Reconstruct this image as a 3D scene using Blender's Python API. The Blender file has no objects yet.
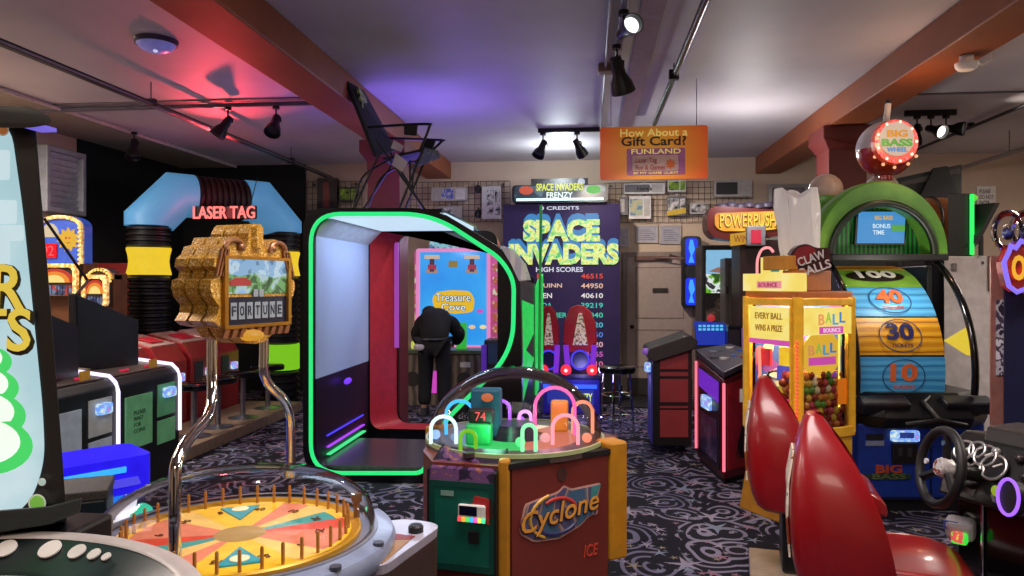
import bpy, bmesh, math, random
from mathutils import Vector, Matrix
from mathutils.geometry import tessellate_polygon
random.seed(7)
PI = math.pi
S = bpy.context.scene
COL = S.collection

def hexl(h):
    h = h.lstrip('#')
    out = []
    for i in (0, 2, 4):
        c = int(h[i:i+2], 16) / 255
        out.append(c / 12.92 if c <= .04045 else ((c + .055) / 1.055) ** 2.4)
    return out

# ------------------------------------------------------------------ camera, world, exposure, fill lights
TH = math.radians(6.0); CT, ST = math.cos(TH), math.sin(TH); F = 740.0; CH = 1.65; HZ = 284.0
cd = bpy.data.cameras.new('camera'); cam = bpy.data.objects.new('camera', cd); COL.objects.link(cam)
cam.location = (0, 0, CH); cam.rotation_euler = (PI/2, 0, TH)
cd.sensor_width = 36; cd.lens = 36 * F / 1024; cd.shift_y = -(288 - HZ) / 1024; cd.clip_start = .02
S.camera = cam
vs = S.view_settings
vs.view_transform = 'Standard'; vs.look = 'None'; vs.exposure = 0.0; vs.gamma = 1; vs.use_curve_mapping = False
w = bpy.data.worlds.new('World'); S.world = w; w.use_nodes = True
bg = w.node_tree.nodes['Background']; bg.inputs[0].default_value = (.30, .27, .34, 1); bg.inputs[1].default_value = .25

def light(kind, name, loc, col, power, size=.1, rot=None, size_y=None, spot=None, blend=.6):
    d = bpy.data.lights.new(name, kind); o = bpy.data.objects.new(name, d); COL.objects.link(o)
    o.location = loc; d.energy = power; d.color = col
    if kind == 'AREA':
        d.size = size
        if size_y: d.shape = 'RECTANGLE'; d.size_y = size_y
    else:
        d.shadow_soft_size = size
    if kind == 'SPOT':
        d.spot_size = spot or 1.2; d.spot_blend = blend
    if rot is not None: o.rotation_euler = rot
    return o
def aim(frm, to):
    return (Vector(to) - Vector(frm)).to_track_quat('-Z', 'Y').to_euler()

def at(u, v, Y):            # point seen at pixel (u, v) on the room plane at depth Y
    a = (u - 512) / F; b = (HZ - v) / F
    t = Y / (CT + ST * a)
    return Vector((t * (CT * a - ST), Y, CH + t * b))
def pd(u, v, d):            # same, at distance d along the lens axis
    a = (u - 512) / F; b = (HZ - v) / F
    return Vector((d * (CT * a - ST), d * (CT + ST * a), CH + d * b))

WARM = (1, .86, .72); WHITE = (1, .96, .94); VIOLET = (.5, .36, 1); BLUE = (.35, .5, 1); RED = (1, .06, .08)
# added area fills under the ceiling, out of view, to brighten the room
light('AREA', 'fill_light_rear', (-.5, -1.0, 3.4), WARM, 70, 2.0, (0, 0, 0), 1.4)
light('AREA', 'fill_light_front', (.2, 2.6, 3.42), (1, .88, .84), 105, 1.8, (0, 0, 0), 1.0)
light('AREA', 'fill_light_right', (4.6, 3.2, 3.42), WARM, 120, 1.4, (0, 0, 0), 1.0)
light('AREA', 'fill_light_far_right', (5.9, 7.4, 3.42), (1, .9, .8), 95, 1.0, (0, 0, 0), 1.0)
light('AREA', 'fill_light_far_left', (-5.9, 5.6, 3.42), (1, .9, .82), 150, .8, (0, 0, 0), 1.0)
light('AREA', 'fill_light_left', (-4.2, 3.0, 3.42), (1, .88, .9), 60, 1.4, (0, 0, 0), 1.0)

# ------------------------------------------------------------------ materials (all procedural)
MATS = {}
def mat(name, col, rough=.5, metal=0, emit=0, var=.12, scale=14, bump=0, coat=0, emit_col=None):
    if name in MATS: return MATS[name]
    m = bpy.data.materials.new(name); m.use_nodes = True; nt = m.node_tree; b = nt.nodes['Principled BSDF']
    c = hexl(col) if isinstance(col, str) else list(col)
    tc = nt.nodes.new('ShaderNodeTexCoord'); n = nt.nodes.new('ShaderNodeTexNoise')
    n.inputs['Scale'].default_value = scale; n.inputs['Detail'].default_value = 3
    nt.links.new(tc.outputs['Object'], n.inputs['Vector'])
    r = nt.nodes.new('ShaderNodeValToRGB')
    r.color_ramp.elements[0].position = .3; r.color_ramp.elements[1].position = .7
    r.color_ramp.elements[0].color = [x * (1 - var) for x in c] + [1]
    r.color_ramp.elements[1].color = [min(1, x * (1 + var)) for x in c] + [1]
    nt.links.new(n.outputs['Fac'], r.inputs['Fac']); nt.links.new(r.outputs['Color'], b.inputs['Base Color'])
    b.inputs['Roughness'].default_value = rough; b.inputs['Metallic'].default_value = metal
    if coat: b.inputs['Coat Weight'].default_value = coat; b.inputs['Coat Roughness'].default_value = .08
    if emit:
        b.inputs['Emission Strength'].default_value = emit
        if emit_col: b.inputs['Emission Color'].default_value = hexl(emit_col) + [1]
        else: nt.links.new(r.outputs['Color'], b.inputs['Emission Color'])
        if emit >= .6: b.inputs['Specular IOR Level'].default_value = .1
    if bump:
        bp = nt.nodes.new('ShaderNodeBump'); bp.inputs['Strength'].default_value = bump
        nt.links.new(n.outputs['Fac'], bp.inputs['Height']); nt.links.new(bp.outputs['Normal'], b.inputs['Normal'])
    MATS[name] = m
    return m
def glow(name, col, s=1.0):
    """something that gives off light"""
    if name in MATS: return MATS[name]
    m = mat(name, col, .4, 0, s, var=.03)
    m.node_tree.nodes['Principled BSDF'].inputs['Base Color'].default_value = (.02, .02, .02, 1)
    for l in list(m.node_tree.links):
        if l.to_socket.name == 'Base Color': m.node_tree.links.remove(l)
    return m
def clear(name, tint=(1, 1, 1), k=.10, rough=.03):
    if name in MATS: return MATS[name]
    m = bpy.data.materials.new(name); m.use_nodes = True; nt = m.node_tree; nt.nodes.clear()
    o = nt.nodes.new('ShaderNodeOutputMaterial'); t = nt.nodes.new('ShaderNodeBsdfTransparent'); g = nt.nodes.new('ShaderNodeBsdfGlossy')
    t.inputs[0].default_value = (*tint, 1); g.inputs['Roughness'].default_value = rough
    mx = nt.nodes.new('ShaderNodeMixShader'); lw = nt.nodes.new('ShaderNodeLayerWeight'); lw.inputs[0].default_value = k
    nt.links.new(lw.outputs['Fresnel'], mx.inputs[0]); nt.links.new(t.outputs[0], mx.inputs[1]); nt.links.new(g.outputs[0], mx.inputs[2])
    nt.links.new(mx.outputs[0], o.inputs[0]); MATS[name] = m
    return m
def ramp_mat(name, stops, texture='noise', scale=6, rough=.5, emit=0, metal=0, const=True, detail=4, distort=0, bump=0):
    if name in MATS: return MATS[name]
    m = bpy.data.materials.new(name); m.use_nodes = True; nt = m.node_tree; b = nt.nodes['Principled BSDF']
    tc = nt.nodes.new('ShaderNodeTexCoord')
    if texture == 'noise':
        n = nt.nodes.new('ShaderNodeTexNoise'); n.inputs['Scale'].default_value = scale; n.inputs['Detail'].default_value = detail
        n.inputs['Distortion'].default_value = distort; out = n.outputs['Fac']
    elif texture == 'voronoi':
        n = nt.nodes.new('ShaderNodeTexVoronoi'); n.inputs['Scale'].default_value = scale
        s = nt.nodes.new('ShaderNodeSeparateColor'); nt.links.new(n.outputs['Color'], s.inputs[0]); out = s.outputs[0]
    else:
        n = nt.nodes.new('ShaderNodeTexWave'); n.inputs['Scale'].default_value = scale; n.inputs['Distortion'].default_value = distort
        n.bands_direction = texture[-1].upper(); out = n.outputs['Fac']
    nt.links.new(tc.outputs['Object'], n.inputs['Vector'])
    r = nt.nodes.new('ShaderNodeValToRGB'); r.color_ramp.interpolation = 'CONSTANT' if const else 'LINEAR'
    els = r.color_ramp.elements
    while len(els) < len(stops): els.new(.5)
    for e, (p, c) in zip(els, stops): e.position = p; e.color = hexl(c) + [1]
    nt.links.new(out, r.inputs['Fac']); nt.links.new(r.outputs['Color'], b.inputs['Base Color'])
    b.inputs['Roughness'].default_value = rough; b.inputs['Metallic'].default_value = metal
    if emit:
        nt.links.new(r.outputs['Color'], b.inputs['Emission Color']); b.inputs['Emission Strength'].default_value = emit
        if emit >= .6: b.inputs['Base Color'].default_value = (.02, .02, .02, 1); nt.links.remove(b.inputs['Base Color'].links[0])
    if bump:
        bp = nt.nodes.new('ShaderNodeBump'); bp.inputs['Strength'].default_value = bump
        nt.links.new(out, bp.inputs['Height']); nt.links.new(bp.outputs['Normal'], b.inputs['Normal'])
    MATS[name] = m
    return m

BLACK = mat('black_plastic', '#141416', .45)
GLOSSBLACK = mat('gloss_black', '#0b0b0e', .15, coat=.4)
BLACKMETAL = mat('black_metal', '#17171a', .4, .3)
CHROME = mat('chrome', '#d8d4d0', .08, 1, var=.02)
STEEL = mat('steel', '#9a9a9e', .3, .9)
WHITE_P = mat('white_plastic', '#dcd8d4', .45)
GREY_P = mat('grey_plastic', '#7c7c82', .5)
DARKGREY = mat('dark_grey', '#2c2c32', .5)
RED_P = mat('red_plastic', '#9c1a1e', .35)
GOLD = ramp_mat('gold_glitter', [(0, '#a87824'), (.3, '#c08c30'), (.6, '#d8a840'), (.9, '#f8e0a0')], 'voronoi', 240, .36, metal=.3)
GOLDFLAT = mat('gold_paint', '#a87828', .3, .7)
DOME = clear('clear_dome', (.975, .97, .985), .13)
GLASS = clear('clear_glass', (.94, .96, .96), .10)

# ------------------------------------------------------------------ mesh helpers
class MB:
    def __init__(s): s.v = []; s.f = []; s.m = []; s.k = 0
    def add(s, vs, fs, k=None):
        o = len(s.v); s.v += [Vector(p) for p in vs]; s.f += [[i + o for i in f] for f in fs]; s.m += [s.k if k is None else k] * len(fs); return s
    def box(s, lo, hi, k=None):
        x0, y0, z0 = lo; x1, y1, z1 = hi
        return s.add([(x0,y0,z0),(x1,y0,z0),(x1,y1,z0),(x0,y1,z0),(x0,y0,z1),(x1,y0,z1),(x1,y1,z1),(x0,y1,z1)],
                     [(0,3,2,1),(4,5,6,7),(0,1,5,4),(1,2,6,5),(2,3,7,6),(3,0,4,7)], k)
    def cbox(s, c, d, k=None, rot=None):
        n = len(s.v); s.box([-q/2 for q in d], [q/2 for q in d], k)
        M = Matrix.Translation(Vector(c)) @ (rot.to_4x4() if rot else Matrix())
        for i in range(n, len(s.v)): s.v[i] = M @ s.v[i]
        return s
    def loft(s, a, b, cap=True, k=None):
        n = len(a); f = [(i, (i+1) % n, n+(i+1) % n, n+i) for i in range(n)]
        s.add(list(a) + list(b), f, k)
        if cap:
            for L, rev in ((a, True), (b, False)):
                s.add(L, [t if not rev else t[::-1] for t in tessellate_polygon([[Vector(p) for p in L]])], k)
        return s
    def slab(s, quad, thick, k=None):           # polygon in 3D, thickened along its normal (backwards)
        q = [Vector(p) for p in quad]; n = (q[1]-q[0]).cross(q[2]-q[0]).normalized()
        return s.loft(q, [p - n*thick for p in q], True, k)
    def ring(s, outer, inner, fn, d0, d1, k=None):   # 2D outlines -> plate with a hole; fn(x, y, d) -> 3D
        for d in (d0, d1):
            allp = list(outer) + list(inner)
            t = tessellate_polygon([[Vector((x, y, 0)) for x, y in outer], [Vector((x, y, 0)) for x, y in inner]])
            s.add([fn(x, y, d) for x, y in allp], [f if d == d0 else f[::-1] for f in t], k)
        for L in (outer, inner):
            s.loft([fn(x, y, d0) for x, y in L], [fn(x, y, d1) for x, y in L], False, k)
        return s
    def tube(s, pts, r, n=10, closed=False, cap=True, k=None):
        pts = [Vector(p) for p in pts]; N = len(pts); rs = r if isinstance(r, (list, tuple)) else [r]*N
        rings = []; up = None
        for i, p in enumerate(pts):
            a = pts[i-1] if (i > 0 or closed) else None; b = pts[(i+1) % N] if (i < N-1 or closed) else None
            d0 = (p-a).normalized() if a is not None else None; d1 = (b-p).normalized() if b is not None else None
            t = (d0 + d1) if d0 is not None and d1 is not None else (d0 if d0 is not None else d1)
            if t.length < 1e-6: t = d1
            t = t.normalized()
            if up is None:
                up = Vector((0,0,1)) if abs(t.z) < .9 else Vector((1,0,0))
            x = up - t*up.dot(t)
            if x.length < 1e-5: x = t.orthogonal()
            x.normalize(); y = t.cross(x); up = x
            st = 1.0; bis = None
            if d0 is not None and d1 is not None:
                c = max(.35, t.dot(d1)); st = 1/c; bis = (d0 - d1)
                bis = bis.normalized() if bis.length > 1e-5 else None
            R = []
            for j in range(n):
                an = 2*PI*j/n; o = (x*math.cos(an) + y*math.sin(an))*rs[i]
                if bis is not None: o += bis*o.dot(bis)*(st-1)
                R.append(p + o)
            rings.append(R)
        o = []; [o.extend(R) for R in rings]
        fs = []
        for i in range(N if closed else N-1):
            for j in range(n):
                i2 = (i+1) % N
                fs.append((i*n+j, i*n+(j+1) % n, i2*n+(j+1) % n, i2*n+j))
        if cap and not closed: fs += [tuple(range(n))[::-1], tuple((N-1)*n+j for j in range(n))]
        return s.add(o, fs, k)
    def lathe(s, prof, c=(0,0,0), n=32, M=None, k=None, a0=0, a1=2*PI):
        full = abs(a1-a0-2*PI) < 1e-6; cols = n if full else n+1; v = []
        for r, z in prof:
            for j in range(cols):
                a = a0 + (a1-a0)*j/n; p = Vector((r*math.cos(a), r*math.sin(a), z))
                v.append((M @ p if M else p) + Vector(c))
        fs = []
        for i in range(len(prof)-1):
            for j in range(n):
                j2 = (j+1) % cols
                fs.append((i*cols+j, i*cols+j2, (i+1)*cols+j2, (i+1)*cols+j))
        return s.add(v, fs, k)
    def cyl(s, c, r, h, n=24, M=None, k=None, r2=None):
        r2 = r if r2 is None else r2
        return s.lathe([(0,0),(r,0),(r2,h),(0,h)], c, n, M, k)
    def ball(s, c, r, n=16, k=None, z0=-1, z1=1):
        r = r if isinstance(r, (tuple, list)) else (r, r, r); m = max(4, n//2)
        a0, a1 = math.asin(z0), math.asin(z1)
        n0 = len(s.v); s.lathe([(math.cos(a0+(a1-a0)*i/m), math.sin(a0+(a1-a0)*i/m)) for i in range(m+1)], (0,0,0), n, None, k)
        for i in range(n0, len(s.v)): q = s.v[i]; s.v[i] = Vector((q.x*r[0]+c[0], q.y*r[1]+c[1], q.z*r[2]+c[2]))
        return s
    def build(s, name, m, parent=None, world=False, smooth=False, bevel=0, label=None, sub=0, seg=2):
        me = bpy.data.meshes.new(name)
        vv = s.v
        if world and parent is not None:
            inv = TM[parent.name].inverted(); vv = [inv @ p for p in vv]
        me.from_pydata([tuple(p) for p in vv], [], s.f)
        ms = m if isinstance(m, (list, tuple)) else [m]
        for q in ms: me.materials.append(q)
        if len(ms) > 1:
            for p, k in zip(me.polygons, s.m): p.material_index = k
        bm = bmesh.new(); bm.from_mesh(me); bmesh.ops.remove_doubles(bm, verts=bm.verts, dist=1e-5)
        bmesh.ops.recalc_face_normals(bm, faces=bm.faces); bm.to_mesh(me); bm.free()
        if smooth:
            me.set_sharp_from_angle(angle=math.radians(40)); me.polygons.foreach_set('use_smooth', [True]*len(me.polygons))
            me.set_sharp_from_angle(angle=math.radians(40))
        o = bpy.data.objects.new(name, me); COL.objects.link(o)
        if parent is not None: o.parent = parent; TM[o.name] = TM[parent.name]
        else: TM[o.name] = Matrix()
        if bevel:
            b = o.modifiers.new('bevel', 'BEVEL'); b.width = bevel; b.segments = seg; b.limit_method = 'ANGLE'; b.angle_limit = math.radians(35)
        if sub:
            q = o.modifiers.new('subdivision', 'SUBSURF'); q.levels = sub; q.render_levels = sub
        if label: o['label'] = label
        return o
TM = {}
def T(name, label, cat, loc=(0,0,0), rz=0, group=None):
    o = bpy.data.objects.new(name, None); COL.objects.link(o); o.empty_display_size = .1
    o.location = loc; o.rotation_euler = (0, 0, rz); o['label'] = label; o['category'] = cat
    if group: o['group'] = group
    TM[o.name] = Matrix.Translation(Vector(loc)) @ Matrix.Rotation(rz, 4, 'Z')
    return o
def tag(o, label, cat, group=None, kind=None):
    o['label'] = label; o['category'] = cat
    if group: o['group'] = group
    if kind: o['kind'] = kind
    return o
def struct(o): o['kind'] = 'structure'; return o
def copy_tree(o, loc=None, rz=None, label=None):
    c = o.copy(); COL.objects.link(c)
    if loc is not None: c.location = loc
    if rz is not None: c.rotation_euler = (0, 0, rz)
    if label: c['label'] = label
    for ch in [q for q in bpy.data.objects if q.parent == o]:
        d = ch.copy(); COL.objects.link(d); d.parent = c
        for g in [q for q in bpy.data.objects if q.parent == ch]:
            e = g.copy(); COL.objects.link(e); e.parent = d
    return c
def text(name, body, m, parent, o, x, up, h, w=None, depth=.004, bold=0, shear=0, align='C', world=False, spacing=1.0, label=None):
    """lettering as a mesh; o = anchor (centre), x / up = directions, h = cap height, w = forced width"""
    cu = bpy.data.curves.new(name, 'FONT'); cu.body = body; cu.size = 1; cu.extrude = .5; cu.offset = bold; cu.shear = shear
    cu.space_character = spacing; cu.resolution_u = 3; cu.align_x = 'LEFT'; cu.space_line = 1.05
    ob = bpy.data.objects.new('t', cu); me0 = bpy.data.meshes.new_from_object(ob)
    vs_ = [v.co.copy() for v in me0.vertices]; fs = [list(p.vertices) for p in me0.polygons]
    bpy.data.objects.remove(ob); bpy.data.curves.remove(cu); bpy.data.meshes.remove(me0)
    if not vs_: return None
    x0 = min(v.x for v in vs_); x1 = max(v.x for v in vs_); y0 = min(v.y for v in vs_); y1 = max(v.y for v in vs_)
    sy = h/(y1-y0); sx = (w/(x1-x0)) if w else sy
    X = Vector(x).normalized(); U = Vector(up).normalized(); N = X.cross(U).normalized(); O = Vector(o)
    cx = {'C': (x0+x1)/2, 'L': x0, 'R': x1}[align]; cy = (y0+y1)/2
    mb = MB(); mb.add([O + X*((v.x-cx)*sx) + U*((v.y-cy)*sy) + N*((v.z+.5)*depth) for v in vs_], fs)
    return mb.build(name, m, parent, world, label=label)
def rounded(pts, r, n=5):
    """round the corners of a 2D outline"""
    out = []; N = len(pts)
    for i in range(N):
        p = Vector(pts[i]); a = Vector(pts[i-1]); b = Vector(pts[(i+1) % N])
        rr = min(r, (a-p).length*.45, (b-p).length*.45)
        s = p + (a-p).normalized()*rr; e = p + (b-p).normalized()*rr
        for j in range(n+1):
            t = j/n; q = s*(1-t)**2 + p*2*t*(1-t) + e*t*t; out.append((q.x, q.y))
    return out
def rect(x0, y0, x1, y1): return [(x0, y0), (x1, y0), (x1, y1), (x0, y1)]
def disc(cx, cy, r, n=24, ry=None): return [(cx + r*math.cos(2*PI*i/n), cy + (ry or r)*math.sin(2*PI*i/n)) for i in range(n)]
def star(cx, cy, r, r2, n=5, a0=PI/2): return [(cx + (r if i % 2 == 0 else r2)*math.cos(a0+PI*i/n), cy + (r if i % 2 == 0 else r2)*math.sin(a0+PI*i/n)) for i in range(2*n)]
def plate(mb, pts, fn, d0, d1, k=None):      # solid plate from a 2D outline
    return mb.loft([fn(x, y, d0) for x, y in pts], [fn(x, y, d1) for x, y in pts], True, k)
XZ = lambda Y: (lambda x, y, d: Vector((x, Y + d, y)))
def px(pts, Y):              # pixel outline -> (X, Z) outline on room plane Y
    return [(at(u, v, Y).x, at(u, v, Y).z) for u, v in pts]
def pbox(mb, u0, v0, u1, v1, Y, depth, k=None):    # box whose front is the pixel rectangle at depth Y
    a = at(u0, v1, Y); b = at(u1, v0, Y); za = at((u0+u1)/2, v1, Y).z; zb = at((u0+u1)/2, v0, Y).z
    return mb.box((a.x, Y, max(za, 0)), (b.x, Y + depth, zb), k)
# ------------------------------------------------------------------ the room
CEIL = 3.5; BACK = 11.1; LEFT = -6.4; RIGHT = 7.6; REAR = -3.0
def ceiling_mat():
    m = mat('ceiling_plaster', '#c2bcc0', .58, var=.10, scale=1.1, bump=.04)
    return m
def carpet_mat():
    m = bpy.data.materials.new('star_carpet'); m.use_nodes = True; nt = m.node_tree; b = nt.nodes['Principled BSDF']; L = nt.links.new
    def N(t, **k):
        n = nt.nodes.new(t)
        for a, v in k.items(): setattr(n, a, v)
        return n
    def mth(op, a, c=None):
        n = N('ShaderNodeMath', operation=op)
        for i, q in enumerate((a, c)):
            if q is None: continue
            if isinstance(q, (int, float)): n.inputs[i].default_value = q
            else: L(q, n.inputs[i])
        return n.outputs[0]
    tc = N('ShaderNodeTexCoord')
    def voro(scale, rnd=.9, dim='2D', off=0):
        v = N('ShaderNodeTexVoronoi', voronoi_dimensions=dim); v.inputs['Scale'].default_value = scale; v.inputs['Randomness'].default_value = rnd
        if off:
            ad = N('ShaderNodeVectorMath', operation='ADD'); ad.inputs[1].default_value = (off, off*.7, 0); L(tc.outputs['Object'], ad.inputs[0]); L(ad.outputs[0], v.inputs['Vector'])
        else: L(tc.outputs['Object'], v.inputs['Vector'])
        return v
    def stars(scale, rad, off):
        v = voro(scale, .8, '2D', off)
        sub = N('ShaderNodeVectorMath', operation='SUBTRACT')
        src = v.inputs['Vector'].links[0].from_socket
        L(src, sub.inputs[0])
        L(v.outputs['Position'], sub.inputs[1])
        sx = N('ShaderNodeSeparateXYZ'); L(sub.outputs[0], sx.inputs[0])
        an = mth('ARCTAN2', sx.outputs[1], sx.outputs[0])
        sc = N('ShaderNodeSeparateColor'); L(v.outputs['Color'], sc.inputs[0])
        an = mth('ADD', an, mth('MULTIPLY', sc.outputs[0], 6.0))
        saw = mth('PINGPONG', mth('ADD', mth('MULTIPLY', an, 5/(2*PI)), 20.0), .5)   # 0..0.5 triangle
        lim = mth('MULTIPLY', mth('DIVIDE', .26, mth('ADD', mth('MULTIPLY', saw, 1.7), .26)), rad*1.25)
        ln = N('ShaderNodeVectorMath', operation='LENGTH'); L(sub.outputs[0], ln.inputs[0])
        return mth('LESS_THAN', ln.outputs['Value'], lim), sc
    base = hexl('#161520')
    nz = N('ShaderNodeTexNoise'); nz.inputs['Scale'].default_value = 2.2; nz.inputs['Detail'].default_value = 1; L(tc.outputs['Object'], nz.inputs['Vector'])
    v = voro(2.3, .85)
    d = mth('ADD', v.outputs['Distance'], mth('MULTIPLY', nz.outputs['Fac'], .95))
    rg = mth('PINGPONG', mth('MULTIPLY', d, 5.2), .5)
    swirl = mth('LESS_THAN', rg, .17)
    nz2 = N('ShaderNodeTexNoise'); nz2.inputs['Scale'].default_value = 3.1; nz2.inputs['Detail'].default_value = 2; L(tc.outputs['Object'], nz2.inputs['Vector'])
    swirl = mth('MULTIPLY', swirl, mth('GREATER_THAN', nz2.outputs['Fac'], .43))
    def mix(a, c, f):
        n = N('ShaderNodeMix', data_type='RGBA'); L(f, n.inputs[0])
        if isinstance(a, list): n.inputs[6].default_value = a + [1]
        else: L(a, n.inputs[6])
        if isinstance(c, list): n.inputs[7].default_value = c + [1]
        else: L(c, n.inputs[7])
        return n.outputs[2]
    r = N('ShaderNodeValToRGB'); L(v.outputs['Color'], r.inputs['Fac'])
    e = r.color_ramp.elements; e[0].position = .2; e[0].color = hexl('#5e5c76') + [1]; e[1].position = .8; e[1].color = hexl('#807a90') + [1]
    col = mix(base, r.outputs['Color'], swirl)
    for sc_, rad, off in ((2.1, .105, 3.3), (3.6, .052, 9.1), (5.6, .028, 5.7)):
        f, sc = stars(sc_, rad, off)
        rr = N('ShaderNodeValToRGB'); L(sc.outputs[1], rr.inputs['Fac']); rr.color_ramp.interpolation = 'CONSTANT'
        e = rr.color_ramp.elements; e[0].position = 0; e[0].color = hexl('#8c8498') + [1]; e[1].position = .5; e[1].color = hexl('#8e6a7c') + [1]
        q = e.new(.65); q.color = hexl('#747e92') + [1]; q = e.new(.85); q.color = hexl('#8a7e70') + [1]
        col = mix(col, rr.outputs['Color'], f)
    L(col, b.inputs['Base Color']); b.inputs['Roughness'].default_value = .9; b.inputs['Specular IOR Level'].default_value = .2
    return m
struct(MB().box((LEFT-.2, REAR-.2, -.12), (RIGHT+.2, BACK+.2, 0)).build('floor', carpet_mat()))
CM = ceiling_mat()
struct(MB().box((LEFT-.2, REAR-.2, CEIL), (RIGHT+.2, BACK+.2, CEIL+.12)).build('ceiling', CM))
TAN = mat('tan_wall_paint', '#c4ae98', .7, var=.06, scale=2)
BLACKWALL = mat('black_wall_paint', '#070708', .8)
xb = at(306, 200, BACK).x
struct(MB().box((xb, BACK, 0), (RIGHT+.2, BACK+.12, CEIL)).build('wall_back', TAN))
struct(MB().box((LEFT-.12, BACK-.06, 0), (xb, BACK+.12, CEIL)).build('wall_back.001', BLACKWALL))
yl = at(78, 200, 9.2).y
struct(MB().box((LEFT-.12, REAR, 0), (LEFT, 8.66, CEIL)).build('wall_left', TAN))
struct(MB().box((LEFT-.12, 8.66, 0), (LEFT+.03, BACK-.06, CEIL)).build('wall_left.001', BLACKWALL))
struct(MB().box((RIGHT, REAR, 0), (RIGHT+.12, BACK, CEIL)).build('wall_right', TAN))
struct(MB().box((LEFT-.12, REAR-.12, 0), (RIGHT+.12, REAR, CEIL)).build('wall_rear', TAN))
struct(MB().box((xb, BACK-.02, 0), (at(624, 300, BACK).x, BACK, .14)).box((at(694, 300, BACK).x, BACK-.02, 0), (RIGHT, BACK, .14)).build('baseboard_back', mat('dark_base', '#1d1a1c', .6)))
# beams and columns, red-brown painted
BEAM = ramp_mat('beam_paint', [(0, '#7a3a1c'), (.5, '#8c4824'), (1, '#9a5a30')], 'noise', 2.5, .55, const=False)
def beam(name, x0, x1): return struct(MB().box((x0, REAR, 3.25), (x1, BACK, CEIL)).build(name, BEAM, bevel=.012))
beam('trim_1', -2.48, -2.10); beam('trim_2', 2.40, 2.76)
COLM = mat('column_paint', '#6a2520', .55, var=.08)
def column(name, x, y):
    s = .19
    m = MB().box((x-s, y-s, 0), (x+s, y+s, 3.02))
    m.loft([(x+a*s, y+b*s, 3.02) for a, b in ((-1,-1),(1,-1),(1,1),(-1,1))], [(x+a*(s+.07), y+b*(s+.07), 3.12) for a, b in ((-1,-1),(1,-1),(1,1),(-1,1))])
    m.box((x-s-.07, y-s-.07, 3.12), (x+s+.07, y+s+.07, 3.25))
    return struct(m.build(name, COLM, bevel=.01))
column('trim_3', -2.29, 8.25); column('trim_4', 2.60, 8.0)
# flat strip and seams on the ceiling
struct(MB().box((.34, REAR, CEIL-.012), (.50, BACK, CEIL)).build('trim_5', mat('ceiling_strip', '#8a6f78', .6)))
struct(MB().box((LEFT, 7.05, CEIL-.015), (-2.48, 7.11, CEIL)).build('trim_6', mat('seam', '#6c6670', .6)))
struct(MB().box((2.76, 7.55, CEIL-.012), (RIGHT, 7.59, CEIL)).build('trim_7', MATS['seam']))
struct(MB().box((LEFT, REAR, CEIL-.03), (LEFT+.9, BACK, CEIL)).build('trim_8', mat('soffit_paint', '#8f8474', .6)))
struct(MB().tube([(LEFT+.9, REAR, CEIL-.02), (LEFT+.9, BACK, CEIL-.02)], .022).build('trim_9', mat('white_conduit', '#d8c8bc', .5)))

# back door with closer
dr = T('door_1', 'plain tan service door with closer', 'door', (at(658, 300, BACK).x, BACK-.03, 0)); del dr['category']; del dr['label']; dr['kind'] = 'structure'
x0, x1 = at(627, 300, BACK).x, at(692, 300, BACK).x; zt = 2.05
DOORP = mat('door_paint', '#b09e94', .5, var=.05)
MB().box((x0, BACK-.035, .26), (x1, BACK-.002, zt)).build('door_panel', DOORP, dr, True, bevel=.006)
fr = MB(); 
for a in ((x0-.07, x0, 0, zt+.07), (x1, x1+.07, 0, zt+.07), (x0, x1, zt, zt+.07)): fr.box((a[0], BACK-.05, a[2]), (a[1], BACK, a[3]))
fr.build('door_frame', mat('door_frame_paint', '#84756c', .5), dr, True, bevel=.005)
pm = MB()
for z0, z1 in ((.42, .98), (1.14, 1.9)):
    pm.ring(rect(x0+.12, z0, x1-.12, z1), rect(x0+.135, z0+.015, x1-.135, z1-.015), XZ(BACK-.04), 0, .006)
pm.build('door_moulding', mat('door_shadowline', '#857368', .5), dr, True)
MB().box((x0, BACK-.045, .02), (x1, BACK-.002, .26)).build('kick_plate', mat('kick_dark', '#37312f', .5), dr, True)
MB().ball((x0+.07, BACK-.08, 1.02), .032).tube([(x0+.07, BACK-.07, 1.02), (x0+.07, BACK-.03, 1.02)], .014).build('door_handle', mat('dark_bronze', '#3a2c24', .3, .8), dr, True, True)
MB().cbox((x0+.48, BACK-.055, 1.56), (.22, .012, .06)).build('door_sign', mat('dark_sign', '#2e2624', .5), dr, True)
cl = MB().box((x0+.12, BACK-.10, 2.0), (x0+.62, BACK-.04, 2.06)).tube([(x0+.4, BACK-.11, 2.03), (x0+.78, BACK-.22, 2.02), (x0+.62, BACK-.05, 2.08)], .012)
cl.build('door_closer', mat('closer_brown', '#6a4a44', .4, .3), dr, True)
tag(MB().box((at(617, 400, 10.2).x, 9.95, 0), (at(697, 400, 10.2).x, 11.0, .02)).build('door_mat', mat('black_rubber', '#0e0d0f', .8), bevel=.006), 'black rubber mat on the carpet in front of the back door', 'mat')

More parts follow.
